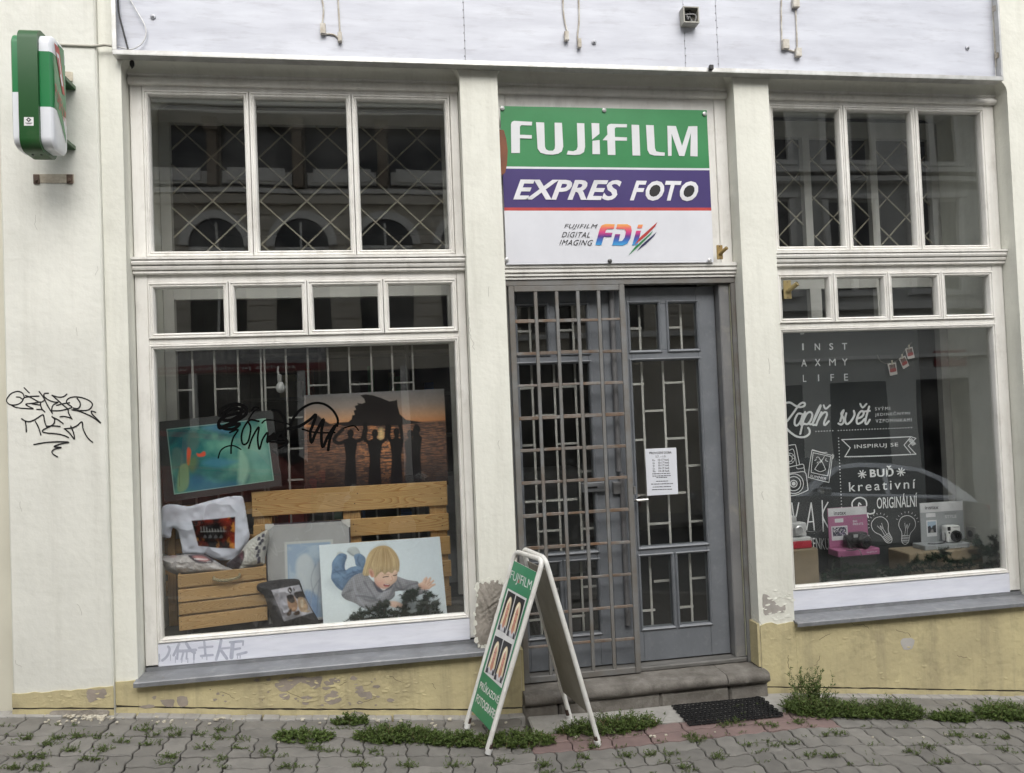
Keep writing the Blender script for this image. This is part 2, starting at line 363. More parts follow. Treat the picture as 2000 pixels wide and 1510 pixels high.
def wood_mat(name, c1, c2, axis, rnd=.1, sc=1.):
    m = bpy.data.materials.new(name); m.use_nodes = True; N = m.node_tree.nodes; L = m.node_tree.links; b = N['Principled BSDF']
    tc = N.new('ShaderNodeTexCoord'); oi = N.new('ShaderNodeObjectInfo'); cmb = N.new('ShaderNodeCombineXYZ')
    for k in range(3):
        mu = N.new('ShaderNodeMath'); mu.operation = 'MULTIPLY'; mu.inputs[1].default_value = (13., 7.3, 5.1)[k]; L.new(oi.outputs['Random'], mu.inputs[0]); L.new(mu.outputs[0], cmb.inputs[k])
    ad = N.new('ShaderNodeVectorMath'); ad.operation = 'ADD'; L.new(tc.outputs['Object'], ad.inputs[0]); L.new(cmb.outputs[0], ad.inputs[1])
    mp = N.new('ShaderNodeMapping'); mp.inputs['Scale'].default_value = {'x': (.9*sc, 6*sc, 10*sc), 'z': (10*sc, 6*sc, .9*sc), 'y': (10*sc, .9*sc, 6*sc)}[axis]; L.new(ad.outputs[0], mp.inputs[0])
    nz = N.new('ShaderNodeTexNoise'); nz.inputs['Scale'].default_value = 1.3; nz.inputs['Detail'].default_value = 1.; L.new(mp.outputs[0], nz.inputs['Vector'])
    mu = N.new('ShaderNodeMath'); mu.operation = 'MULTIPLY'; mu.inputs[1].default_value = 34.; L.new(nz.outputs['Fac'], mu.inputs[0])
    fr = N.new('ShaderNodeMath'); fr.operation = 'FRACT'; L.new(mu.outputs[0], fr.inputs[0])
    rp = N.new('ShaderNodeValToRGB'); e = rp.color_ramp.elements; e[0].position = 0; e[0].color = (*c1, 1); e[1].position = .55; e[1].color = (*(np.array(c1)*.86), 1)
    x = e.new(.93); x.color = (*c2, 1); x = e.new(1.); x.color = (*c1, 1); L.new(fr.outputs[0], rp.inputs[0])
    n2 = N.new('ShaderNodeTexNoise'); n2.inputs['Scale'].default_value = 14; n2.inputs['Detail'].default_value = 6; L.new(mp.outputs[0], n2.inputs['Vector'])
    mr = N.new('ShaderNodeMapRange'); mr.inputs[3].default_value = .86; mr.inputs[4].default_value = 1.12; L.new(n2.outputs['Fac'], mr.inputs[0])
    h = N.new('ShaderNodeHueSaturation'); m2 = N.new('ShaderNodeMapRange'); m2.inputs[3].default_value = 1-rnd; m2.inputs[4].default_value = 1+rnd; L.new(oi.outputs['Random'], m2.inputs[0])
    m3 = N.new('ShaderNodeMath'); m3.operation = 'MULTIPLY'; L.new(mr.outputs[0], m3.inputs[0]); L.new(m2.outputs[0], m3.inputs[1])
    L.new(m3.outputs[0], h.inputs['Value']); L.new(rp.outputs[0], h.inputs['Color']); L.new(h.outputs[0], b.inputs['Base Color']); b.inputs['Roughness'].default_value = .5
    bp = N.new('ShaderNodeBump'); bp.inputs['Strength'].default_value = .15; bp.inputs['Distance'].default_value = .001; L.new(n2.outputs['Fac'], bp.inputs['Height']); L.new(bp.outputs[0], b.inputs['Normal'])
    MATS[name] = m; return m
PLASTER = mat('cream_plaster', (.765, .765, .69), .9, (.68, .68, .61), 1.1, bump=.5, bsc=30, dirt=(.40, .39, .33), dsc=3.2, damt=.26, bdist=.006, streak=((.42, .41, .35), .34))
PIER = mat('pale_plaster', (.755, .755, .69), .9, (.67, .67, .615), 1.6, bump=.5, bsc=26, dirt=(.42, .42, .36), dsc=2.4, damt=.28, bdist=.006, streak=((.44, .43, .37), .36))
YELLOW = mat('yellow_plinth', (.57, .50, .285), .92, (.46, .40, .235), 3.4, bump=.7, bsc=26, dirt=(.23, .195, .125), dsc=4.5, damt=.65, bdist=.008, streak=((.27, .23, .16), .6))
MORTAR = mat('grey_mortar', (.36, .33, .29), .97, (.24, .22, .19), 14, bump=1., bsc=70, bdist=.006)
UNDER = mat('peeled_undercoat', (.37, .32, .27), .95, (.27, .235, .20), 12, bump=.6, bsc=60)
WHITE = mat('old_white_paint', (.80, .79, .755), .48, (.72, .705, .665), 7, bump=.2, bsc=40, dirt=(.30, .275, .24), dsc=9, damt=.38, stretch=(1, 1, .6), streak=((.36, .33, .29), .35))
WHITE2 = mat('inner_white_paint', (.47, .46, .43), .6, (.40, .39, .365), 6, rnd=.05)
PANELW = mat('brushed_white_panel', (.74, .76, .83), .55, (.64, .66, .74), 3, bump=.2, bsc=30, stretch=(1, 1, 6), dirt=(.48, .49, .54), dsc=7, damt=.35)
FASCIA = mat('white_painted_sheet', (.60, .62, .68), .45, (.49, .505, .565), 1.7, bump=.2, bsc=5, stretch=(1, 1, 6), dirt=(.36, .36, .40), dsc=5, damt=.6)
ALU = mat('aluminium_trim', (.62, .62, .61), .35, (.48, .48, .46), 14, metal=.6, dirt=(.2, .18, .15), dsc=12, damt=.4)
ZINC = mat('zinc_sill', (.25, .26, .275), .5, (.19, .195, .205), 7, metal=.3, bump=.25, bsc=14, dirt=(.5, .5, .49), dsc=16, damt=.35)
GREY = mat('grey_door_paint', (.165, .177, .193), .42, (.135, .146, .16), 5, bump=.15, bsc=50, dirt=(.33, .33, .33), dsc=26, damt=.25)
GREY2 = mat('worn_grey_paint', (.20, .20, .20), .5, (.15, .15, .155), 5, bump=.2, bsc=40, dirt=(.40, .38, .30), dsc=7, damt=.4)
BARM = mat('rusty_bar', (.20, .195, .185), .6, (.135, .088, .055), 11, bump=.3, bsc=60, rnd=.16, dirt=(.17, .085, .04), dsc=9, damt=.75)
FRAMEM = mat('grille_frame', (.185, .19, .19), .6, (.145, .135, .12), 6, bump=.3, bsc=60, dirt=(.15, .10, .065), dsc=7, damt=.5)
STONE = mat('step_stone', (.20, .185, .165), .9, (.115, .105, .09), 9, bump=.8, bsc=80, dirt=(.33, .32, .29), dsc=14, damt=.5, rnd=.08, bdist=.004)
PAVE = mat('paver_concrete', (.205, .196, .178), .9, (.15, .143, .13), 10, bump=.5, bsc=160, rnd=.15, dirt=(.115, .105, .09), dsc=5, damt=.6)
PAVER = mat('paver_red', (.215, .15, .138), .9, (.17, .12, .112), 10, bump=.5, bsc=160, rnd=.09, dirt=(.16, .14, .12), dsc=6, damt=.5)
CONC = mat('pale_concrete', (.36, .35, .325), .93, (.28, .27, .25), 9, bump=.6, bsc=60, dirt=(.17, .16, .14), dsc=7, damt=.5)
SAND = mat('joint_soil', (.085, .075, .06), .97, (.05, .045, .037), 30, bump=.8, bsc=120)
ASPH = mat('asphalt', (.20, .198, .19), .9, (.15, .148, .142), 40, bump=.6, bsc=200)
GLASS = glass_mat('window_glass', 1.85, film=.012)
GLASS2 = glass_mat('door_glass', 1.7, film=.01)
BLACK = mat('black_paint', (.008, .008, .009), .45, (.012, .012, .013), 8)
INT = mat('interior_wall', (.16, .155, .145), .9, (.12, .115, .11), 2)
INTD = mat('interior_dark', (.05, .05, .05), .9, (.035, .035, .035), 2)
# ================================================================== the setting: ground
YW, YP = -.115, -.145                  # wall face, corner pier face
def sheet(name, xs, ys, zf, m, parent=None, **k):
    b = B(); nx, ny = len(xs), len(ys)
    V = [(x, y, zf(x, y)) for y in ys for x in xs]; b.add(V, [(j*nx+i, j*nx+i+1, (j+1)*nx+i+1, (j+1)*nx+i) for j in range(ny-1) for i in range(nx-1)])
    return b.build(name, m, parent, kind=None if parent else 'structure', org=None if parent else (0, 0, 0), **k)
xs = sorted(set([-40., -12, 16, 40]+[round(-12+.35*i, 3) for i in range(81)]))
pavement = sheet('pavement', xs, [.2, -.14, -.6, -1.2, -1.8, -2.39], lambda x, y: G(x, y)-.045, SAND)
road = sheet('road', xs, [-2.5, -4, -5.5, -7.2, -8.4], lambda x, y: G(x, y)-.17, ASPH)
far_pave = sheet('opposite_pavement', xs, [-8.5, -9.2, -9.9], lambda x, y: G(x, y)-.04, CONC)
b = B()
for i in range(24):
    x0 = -12+i*1.0; b.cbox(x0+.004, x0+.996, -2.5, -2.39, -.32, 0., .012, T=lambda x, y, z: (x, y, z+G(x, -2.4)))
b.build('kerb', CONC, None, kind='structure', org=(0, 0, 0))
b = B()
for i in range(24):
    x0 = -12+i*1.0; b.cbox(x0+.004, x0+.996, -8.5, -8.4, -.32, -.02, .012, T=lambda x, y, z: (x, y, z+G(x, -8.45)))
b.build('opposite_kerb', CONC, None, kind='structure', org=(0, 0, 0))

# interlocking pavers: one wavy-edged stone lying, one standing, basket weave
def tri(t): t = t % 1.; return 4*abs(t-.5)-1
def warp(x, y, A=.0062): return x+A*tri(y/.1+.25), y+A*tri(x/.1+.25)
def stone(wd, dp):
    per = []
    n1, n2 = int(round(wd/.025)), int(round(dp/.025))
    per += [(i*.025, 0) for i in range(n1)]+[(wd, i*.025) for i in range(n2)]+[(wd-i*.025, dp) for i in range(n1)]+[(0, dp-i*.025) for i in range(n2)]
    def ring(ins, z):
        out = []
        for x, y in per:
            xx = min(max(x, ins), wd-ins); yy = min(max(y, ins), dp-ins); a = warp(x, y); out.append((xx+a[0]-x-wd/2, yy+a[1]-y-dp/2, z))
        return out
    n = len(per); b = B(); r0, r1, r2 = ring(.0022, -.05), ring(.0022, -.004), ring(.0062, 0.)
    b.add(r0+r1+r2, [(i, (i+1) % n, n+(i+1) % n, n+i) for i in range(n)]+[(n+i, n+(i+1) % n, 2*n+(i+1) % n, 2*n+i) for i in range(n)]+[tuple(range(2*n, 3*n))])
    return b
PM = {(k, r): datamesh(stone(.2, .1) if k == 'h' else stone(.1, .2), 'paver', PAVER if r else PAVE) for k in 'hv' for r in (0, 1)}
rest = B(); cnt = 0; YR = -.17
protoh, protov = stone(.2, .1), stone(.1, .2)
for j in range(11):
    for i in range(-14, 22):
        x0, y0 = i*.2+.02, YR-.2*(j+1)
        red = j == 1 and .68 < x0+.1 < 2.24
        hz = True if red or (j == 0 and .5 < x0 < 2.3) else (i+j) % 2 == 0
        for q in range(2):
            cx, cy = (x0+.1, y0+.05+.1*q) if hz else (x0+.05+.1*q, y0+.1)
            if j == 0 and .66 < cx < 2.25 and cy > -.37: continue
            near = j < 5 and -2.1+.1*j < cx < 3.62-.06*j
            z = G(cx, cy)+random.uniform(-.0025, .0025); sl = -math.atan((G(cx+.1)-G(cx-.1))/.2)
            if near and cnt < 298:
                inst('paver', PM['h' if hz else 'v', int(red)], pavement, (cx, cy, z), (random.uniform(-.008, .008), sl+random.uniform(-.008, .008), random.uniform(-.006, .006))); cnt += 1
            elif abs(cx) < 4.4:
                p = protoh if hz else protov; rest.add([(v[0]+cx, v[1]+cy, v[2]+G(cx+v[0], cy)-.001) for v in p.v], p.f)
rest.build('paver_field', PAVE, pavement, kind='stuff')
def slab(x0, x1, y0, y1, dz, m=CONC, jit=.004):
    b = B(); b.cbox(x0, x1, y0, y1, -.06, dz, .008, T=lambda x, y, z: (x, y, z+G(x, y)), jit=jit); return b.build('concrete_slab', m, pavement)
slab(.66, 1.06, -.36, -.165, .003); slab(1.07, 1.47, -.36, -.165, .006); slab(1.48, 1.93, -.36, -.165, .002); slab(1.94, 2.24, -.36, -.12, .005)
for x0, x1 in ((-1.95, -1.3), (-1.29, -.7), (-.69, -.05), (-.04, .65), (2.25, 2.8), (2.81, 3.4), (3.41, 4.2)):
    b = B(); n = 8
    for k in range(n):
        a, c = x0+(x1-x0)*k/n, x0+(x1-x0)*(k+1)/n
        b.cbox(a, c, -.168+random.uniform(-.006, .0), -.10, -.06, .004+random.uniform(0, .006), .004, T=lambda x, y, z: (x, y, z+G(x, y)))
    b.build('edge_strip', CONC, pavement)

# ================================================================== the shop building
shop = thing('shop_building', (1.2, YW, 0), 'cream plastered shop front with yellow plinth, two display windows and a grey double door', 'building')
OL, OD, OR_ = (-1.29, .437), (.645, 2.02), (2.235, 3.80)
ZT = 3.572
def arc_top(x0, x1, r=.075):
    L_ = [(x0, ZT-r)]+[(x0+r-r*math.cos(t), ZT-r+r*math.sin(t)) for t in np.linspace(0, math.pi/2, 7)[1:]]
    R2 = [(x1-r+r*math.sin(t), ZT-r+r*math.cos(t)) for t in np.linspace(0, math.pi/2, 7)]
    return L_+R2
P = [(-1.395, -1.2)]
for o in (OL, OD, OR_): P += [(o[0], -1.2)]+arc_top(*o)+[(o[1], -1.2)]
P += [(9., -1.2), (9., 5.8), (-1.395, 5.8)]
B().prism(P, YW, .55).build('facade_wall', PLASTER, shop)
b = B(); b.cbox(-1.851, -1.396, YP, .5, -.5, 5.8, .008); b.build('corner_pier', PIER, shop)
b = B(); b.box(-9, -1.8515, -.10, .5, -.5, 5.8); b.build('side_wall', mat('side_plaster', (.62, .60, .50), .9, (.55, .53, .44), 2, bump=.3, bsc=20), shop)
for o in (OL, OR_): B().box(o[0]+.001, o[1]-.001, YW+.0005, .549, -.9, .40).build('window_breast', YELLOW, shop)
# flared pilaster heads are part of the wall; yellow plinth skin, split by the groove above the base course
def jag(a, n, amp): return [random.uniform(-amp, amp) for _ in range(n)]
def plinth(x0, x1, y, top, amp=.004, name='plinth', ydeep=None, side=None):
    n = max(3, int((x1-x0)/.03)); X = np.linspace(x0, x1, n); tp = [(x, top(x)+random.uniform(-amp, amp)) for x in X]
    bt = [(x, G(x)+.041+random.uniform(-.002, .002)) for x in X]
    b = B(); b.prism(bt+tp[::-1], y, (YW if ydeep is None else ydeep)+.0, 0); b.build(name, YELLOW, shop)
    X2 = np.linspace(x0, x1, n); tp2 = [(x, G(x)+.031+random.uniform(-.002, .002)) for x in X2]; bt2 = [(x, G(x)-.1) for x in X2]
    b = B(); b.prism(bt2+tp2[::-1], y+.001, (YW if ydeep is None else ydeep), 0); b.build('base_course', YELLOW, shop)
    yd = YW if ydeep is None else ydeep; b = B(); b.prism([(x, G(x)+.024) for x in X2]+[(x, G(x)+.046) for x in X2[::-1]], yd-.0015, yd-.0005); b.build('joint_shade_strip', SAND, shop)  # dirt-dark strip colours in a deep joint's shade; the modelled gap is shallow
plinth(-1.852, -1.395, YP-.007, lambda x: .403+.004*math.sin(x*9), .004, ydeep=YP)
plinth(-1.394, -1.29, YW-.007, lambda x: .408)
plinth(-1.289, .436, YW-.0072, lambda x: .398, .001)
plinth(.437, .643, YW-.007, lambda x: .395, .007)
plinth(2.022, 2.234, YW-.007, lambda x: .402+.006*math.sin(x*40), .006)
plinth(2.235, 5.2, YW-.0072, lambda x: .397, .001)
b = B(); b.box(.6452, .66, YW, .0, -.2, .385); b.build('reveal_plinth', YELLOW, shop)
b = B(); b.box(2.005, 2.0198, YW-.002, .0, .17, .41); b.build('reveal_plinth', YELLOW, shop)
# peeled patches of undercoat (their own ragged shapes)
def patch(poly, plane, m, name='peeled_patch', rag=1.2, off=.0012, lab=None):
    Q = catmull(poly, 9, True); n_ = len(Q); c0 = Q.mean(0); ph = RNG.random(12)*6.28; th = np.linspace(0, 2*math.pi, n_, endpoint=False)
    w_ = sum(np.sin(th*k+ph[i])/k**.6 for i, k in enumerate((5, 7, 11, 15, 19, 27, 33, 41)))
    dv = Q-c0; dv /= np.linalg.norm(dv, axis=1)[:, None]+1e-6; Q = Q+dv*(w_*rag*.75)[:, None]+RNG.normal(0, rag*.12, Q.shape)
    b = B(); b.flat([plane(*q)+np.array([0, -off, 0]) for q in Q]); o = b.build(name, m, shop); return o
q3 = crop(0, 1320, .28)
pl = PY(YW-.0072); plp = PY(YP-.007)
patch(q3([(615, 95), (680, 100), (735, 92), (737, 150), (690, 165), (665, 172), (630, 185), (606, 150)]), plp, UNDER)
patch(q3([(1120, 172), (1170, 165), (1215, 168), (1205, 215), (1150, 210)]), pl, UNDER)
patch(q3([(1236, 150), (1290, 142), (1310, 165), (1305, 208), (1250, 210)]), pl, UNDER)
patch(q3([(970, 215), (1050, 200), (1080, 215), (1020, 228)]), pl, UNDER); patch(q3([(1060, 150), (1090, 140), (1080, 165)]), pl, UNDER)
q4 = crop(520, 1320, .28)
patch(q4([(60, 60), (110, 20), (200, 5), (300, 10), (385, 5), (375, 70), (330, 90), (290, 60), (230, 50), (170, 95), (110, 110)]), pl, UNDER)
patch(q4([(410, 140), (460, 120), (520, 150), (515, 180), (450, 200), (410, 180)]), pl, UNDER); patch(q4([(90, 130), (150, 125), (165, 150), (120, 165)]), pl, UNDER)
for k in range(46):
    x_, y_ = random.gauss(640, 55) if k < 30 else random.uniform(280, 880), random.uniform(1322, 1378); s_ = random.uniform(1.2, 5)
    patch([(x_+s_*1.6*math.cos(t)*random.uniform(.5, 1.2), y_+s_*math.sin(t)*random.uniform(.5, 1.2)) for t in np.linspace(0, 5.4, 7)], pl, UNDER, rag=.5, off=.0014+k*2e-5)
patch(q4([(640, 120), (720, 110), (740, 150), (700, 165), (660, 150)]), pl, UNDER); patch(q4([(240, 150), (300, 140), (290, 170)]), pl, UNDER)
patch(q4([(590, 262), (640, 250), (690, 270), (680, 312), (600, 306)]), PY(YW-.0142), MORTAR)
patch(crop(0, 1320, .28)([(365, 245), (520, 240), (745, 238), (742, 290), (640, 285), (540, 292), (420, 292), (350, 290)]), PY(YP-.0137), MORTAR, off=.001)
patch(crop(1000, 1200, .5)([(1520, 98), (1568, 96), (1562, 132), (1530, 136)]), pl, mat('pale_filler', (.5, .48, .45), .9))
patch(crop(1200, 940, .278)([(1040, 800), (1090, 810), (1160, 880), (1200, 870), (1190, 920), (1130, 925), (1060, 940), (1045, 900)]), PY(YW), mat('bare_render', (.42, .39, .36), .95, (.33, .31, .28), 12, bump=.5, bsc=60), 'bare_patch')
# broken render on the pilaster: rough mortar bed inside a crust of plaster chips
q = crop(890, 1050, .298)([(148, 310), (205, 283), (270, 280), (312, 300), (318, 345), (300, 380), (290, 450), (250, 560), (220, 690), (175, 722), (140, 690), (126, 600), (128, 500), (140, 400)])
Q = catmull(q, 5, True)+RNG.normal(0, .9, (len(q)*5, 2)); cx, cy = Q.mean(0)
b = B(); K = 9; V = []
for k in range(K+1):
    for p in Q:
        r = k/K; pp = (cx+(p[0]-cx)*r, cy+(p[1]-cy)*r); w3 = F(*pp, YW); V.append((w3[0], YW-.0012-(.0055+.004*math.sin(w3[0]*170+w3[2]*60)+.003*math.sin(w3[2]*210-w3[0]*130)+random.uniform(-.0012, .0012))*(1 if k < K else 0)*min(1, 2.5*(1-k/K)), w3[2]))
n = len(Q); b.add(V, [(k*n+i, k*n+(i+1) % n, (k+1)*n+(i+1) % n, (k+1)*n+i) for k in range(K) for i in range(n)]); b.build('broken_render', MORTAR, shop, smooth=50)
b = B()
for i in range(0, n, 3):
    p = F(*Q[i], YW); s = random.uniform(.004, .016); a = random.uniform(0, 6.28)
    pts = [(p[0]+s*math.cos(a+k*1.257)*random.uniform(.6, 1.2), YW-random.uniform(.002, .006), p[2]+1.5*s*math.sin(a+k*1.257)*random.uniform(.6, 1.2)) for k in range(5)]
    b.add(pts+[(x, YW+.002, z) for x, y, z in pts], [(4, 3, 2, 1, 0)]+[(k, (k+1) % 5, (k+1) % 5+5, k+5) for k in range(5)])
b.build('plaster_crust', PLASTER, shop, kind='stuff')
# curling paint flakes on the plinth
b = B()
def flakes(n, x0, x1, zlo, zhi, y, smin=.004, smax=.016):
    for _ in range(n):
        x = random.uniform(x0, x1); z = random.uniform(zlo(x), zhi(x)); s = random.uniform(smin, smax); a = random.uniform(-.4, .4)
        lift = random.uniform(.001, .0035); V = []
        for u, v, h in ((-1, .3, .0005), (-.4, .55, .0005), (.5, .5, .0005), (1.1, .2, .001), (.7, -.5, lift), (-.1, -.8, lift*1.1), (-.8, -.4, lift*.8)):
            u *= s*random.uniform(.8, 1.2)*1.5; v *= s*.8; V.append((x+u*math.cos(a)-v*math.sin(a), y-h, z+u*math.sin(a)+v*math.cos(a)))
        b.add(V, [(6, 5, 4, 3, 2, 1, 0)])
flakes(120, -.75, .15, lambda x: G(x)+.05, lambda x: .38, YW-.0074)
flakes(60, -1.2, .6, lambda x: G(x)+.05, lambda x: .38, YW-.0074, .003, .01)
flakes(46, 2.04, 3.7, lambda x: G(x)+.06, lambda x: .37, YW-.0074, .004, .012)
flakes(25, -1.83, -1.42, lambda x: G(x)+.05, lambda x: .39, YP-.0072, .004, .012)
b.build('paint_flakes', YELLOW, shop, kind='stuff')
b = B(); flakes(38, 2.04, 2.23, lambda x: .40, lambda x: .62-(x-2.04)*.3, YW-.0006, .004, .012); flakes(20, .45, .63, lambda x: .40, lambda x: .5, YW-.0006, .004, .01)
b.build('plaster_flakes', PLASTER, shop, kind='stuff')

# ---------------- windows
SASH = [(0, .03), (0, -.012), (.003, -.017), (.009, -.017), (.012, -.010), (.016, -.010), (.020, -.0155), (.0245, -.012), (.029, .004), (.029, .03)]
BIGM = [(0, .03), (0, -.012), (.003, -.016), (.008, -.016), (.010, -.009), (.013, -.009), (.016, -.0135), (.020, -.011), (.023, .004), (.023, .03)]
CORN = [(.03, 2.457), (-.022, 2.457), (-.028, 2.462), (-.028, 2.472), (-.020, 2.476), (-.036, 2.480), (-.040, 2.490), (-.040, 2.497), (-.030, 2.501), (-.048, 2.505), (-.052, 2.516), (-.050, 2.523), (-.040, 2.527), (-.056, 2.531), (-.056, 2.542), (.03, 2.544)]
ZP0, ZP1 = 2.552, 3.432      # upper sashes
def shop_window(o, s0, s1, tag_):
    x0, x1 = o[0]+.004, o[1]-.003
    b = B()
    b.cbox(x0, s0-.0015, -.006, .06, .44, 3.50, .003); b.cbox(s1+.0015, x1, -.006, .06, .44, 3.50, .003)      # stiles
    b.cbox(s0-.0015, s1+.0015, -.009, .058, 3.434, 3.512, .003)                                               # head
    b.cbox(s0-.0015, s1+.0015, -.003, .055, 2.418, 2.456, .002)
    b.cbox(s0-.0015, s1+.0015, -.003, .055, 2.092, 2.120, .002)
    win = b.build('shop_window', WHITE, shop)
    b = B(); hd = [(.03, 3.455), (-.018, 3.455)]+[(-.018-.020*math.sin(t), 3.475-.020*math.cos(t)) for t in np.linspace(0, math.pi, 9)]+[(-.022, 3.500), (-.030, 3.507), (-.030, 3.512), (.03, 3.512)]
    b.extr(hd, x0, x1); b.build('head_moulding', WHITE, win, smooth=40)
    cove(x0, x1)
    B().extr(CORN, x0-.002, x1+.001).build('cornice', WHITE, win)
    n = 3; wd = (s1-s0)/n
    def sash(a, c, z0, z1, prof, ins, nm='sash'):
        B().mould(a, c, z0, z1, prof).build(nm, WHITE, win)
        B().box(a+ins-.004, c-ins+.004, .016, .0205, z0+ins-.004, z1-ins+.004).build('pane', GLASS, win)
    for i in range(3): sash(s0+i*wd+.0015, s0+(i+1)*wd-.0015, ZP0, ZP1, SASH, .029)
    wd = (s1-s0)/4
    for i in range(4): sash(s0+i*wd+.0015, s0+(i+1)*wd-.0015, 2.122, 2.416, SASH, .029)
    sash(s0+.0005, s1-.0005, .552, 2.090, BIGM, .023, 'display_frame')
    B().cbox(s0-.0015, s1+.0015, -.010, .05, .432, .549, .003).build('bottom_panel', PANELW, win)
    b = B(); b.extr([(.05, .37), (-.012, .37), (-.012, .431), (.05, .431)], x0+.001, x1-.001); b.build('sill_upstand', ZINC, win)
    ov0, ov1 = (.012, .018)
    yf = -.160
    b = B(); b.extr([(-.013, .405), (-.013, .414), (-.06, .4135), (-.12, .4135), (yf, .410), (yf-.003, .406), (yf-.003, .386), (yf+.004, .386), (yf+.004, .399), (-.08, .4015)], x0-ov0, x1+ov1); sl = b.build('sill', ZINC, win)
    return win
def cove(x0, x1):
    cv = [(.04, 3.5715)]+[(-.108+.082*math.sin(t), 3.5705-.055*(1-math.cos(t))) for t in np.linspace(0, math.pi/2, 8)]+[(-.024, 3.5125), (.04, 3.5125)]
    B().extr(cv, x0-.003, x1+.002).build('cove', PLASTER, shop, smooth=40)
winL = shop_window(OL, -1.222, .387, 'l'); winR = shop_window(OR_, 2.285, 3.722, 'r')
# dead leaf, scraps on the sills
# inner box windows: frame, posts, bars
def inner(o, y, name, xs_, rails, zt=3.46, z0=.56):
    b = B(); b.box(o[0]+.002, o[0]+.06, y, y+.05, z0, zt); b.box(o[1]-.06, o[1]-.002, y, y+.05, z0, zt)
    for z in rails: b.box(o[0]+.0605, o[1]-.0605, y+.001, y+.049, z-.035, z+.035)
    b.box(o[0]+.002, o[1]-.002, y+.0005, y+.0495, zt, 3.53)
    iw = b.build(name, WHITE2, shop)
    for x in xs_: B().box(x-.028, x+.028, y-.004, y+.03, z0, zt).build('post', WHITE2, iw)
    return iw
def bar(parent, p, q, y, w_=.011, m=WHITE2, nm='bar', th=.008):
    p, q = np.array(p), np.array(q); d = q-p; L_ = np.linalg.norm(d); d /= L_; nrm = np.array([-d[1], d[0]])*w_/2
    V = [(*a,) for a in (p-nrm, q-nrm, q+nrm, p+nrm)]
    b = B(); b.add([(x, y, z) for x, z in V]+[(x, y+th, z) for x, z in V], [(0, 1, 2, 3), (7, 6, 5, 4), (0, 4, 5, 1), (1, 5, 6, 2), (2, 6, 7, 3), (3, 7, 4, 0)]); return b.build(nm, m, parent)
def lattice(parent, x0, x1, z0, z1, y, dx=.272, dz=.262, ph=(0, 0), m=None):
    m = mat('lattice_brass', (.36, .33, .25), .5)
    sl = dz/dx
    for sg in (1, -1):
        for k in range(-40, 60):
            c = z0+ph[1]+k*dz      # line z = sg*sl*(x-x0-ph0)+c
            pts = []
            f = lambda x: sg*sl*(x-x0-ph[0])+c
            xa, xb = x0, x1
            za, zb = f(xa), f(xb)
            def clipx(z): return x0+ph[0]+(z-c)/(sg*sl)
            lo, hi = min(za, zb), max(za, zb)
            if hi <= z0 or lo >= z1: continue
            t = sorted([max(min(clipx(z0), x1), x0), max(min(clipx(z1), x1), x0)])
            if t[1]-t[0] < .02: continue
            bar(parent, (t[0], f(t[0])), (t[1], f(t[1])), y+(.0095 if sg > 0 else 0), .0085, m, 'lattice_bar', .008)
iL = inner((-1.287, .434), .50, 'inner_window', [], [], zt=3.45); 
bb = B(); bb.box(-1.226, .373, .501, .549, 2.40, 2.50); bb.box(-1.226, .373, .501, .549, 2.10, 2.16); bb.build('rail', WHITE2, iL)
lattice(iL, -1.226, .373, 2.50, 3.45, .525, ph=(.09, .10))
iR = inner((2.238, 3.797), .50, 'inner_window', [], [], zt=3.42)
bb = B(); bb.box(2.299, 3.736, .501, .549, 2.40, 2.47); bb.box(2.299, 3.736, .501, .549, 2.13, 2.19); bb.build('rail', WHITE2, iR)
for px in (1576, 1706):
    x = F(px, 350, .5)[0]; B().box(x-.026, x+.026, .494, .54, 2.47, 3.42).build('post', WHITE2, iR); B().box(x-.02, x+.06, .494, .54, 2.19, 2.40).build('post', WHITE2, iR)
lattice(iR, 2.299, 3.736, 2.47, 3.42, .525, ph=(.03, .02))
# inside of the left display: white bars of the inner window, picked heights
c5 = crop(300, 670, .2186); PB = .54
def barpx(parent, a, b_, w_=.011, y=PB):
    p, q = F(*a, y), F(*b_, y); bar(parent, (p[0], p[2]), (q[0], q[2]), y, w_, WHITE2)
z_lo, z_hi = .60, 2.13
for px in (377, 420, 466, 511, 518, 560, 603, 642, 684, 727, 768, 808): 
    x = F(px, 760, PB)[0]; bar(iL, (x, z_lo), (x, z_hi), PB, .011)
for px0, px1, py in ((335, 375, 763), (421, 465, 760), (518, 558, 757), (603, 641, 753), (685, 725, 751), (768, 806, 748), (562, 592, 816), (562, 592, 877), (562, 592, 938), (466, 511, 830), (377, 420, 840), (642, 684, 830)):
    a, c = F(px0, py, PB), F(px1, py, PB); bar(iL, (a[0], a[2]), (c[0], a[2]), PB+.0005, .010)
# display floors and the dark shop behind
for o in (OL, OR_): B().box(o[0]+.002, o[1]-.002, .052, .548, .401, .535).build('display_floor', mat('dark_board', (.10, .095, .085), .7, (.07, .066, .06), 8), shop)
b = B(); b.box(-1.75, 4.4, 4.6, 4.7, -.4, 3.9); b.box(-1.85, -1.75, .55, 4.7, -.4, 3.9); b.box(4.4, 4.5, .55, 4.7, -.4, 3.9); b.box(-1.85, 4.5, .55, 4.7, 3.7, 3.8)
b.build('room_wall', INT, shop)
B().box(-1.85, 4.5, .0, 4.7, -.1, .1645).build('room_floor', INTD, shop)
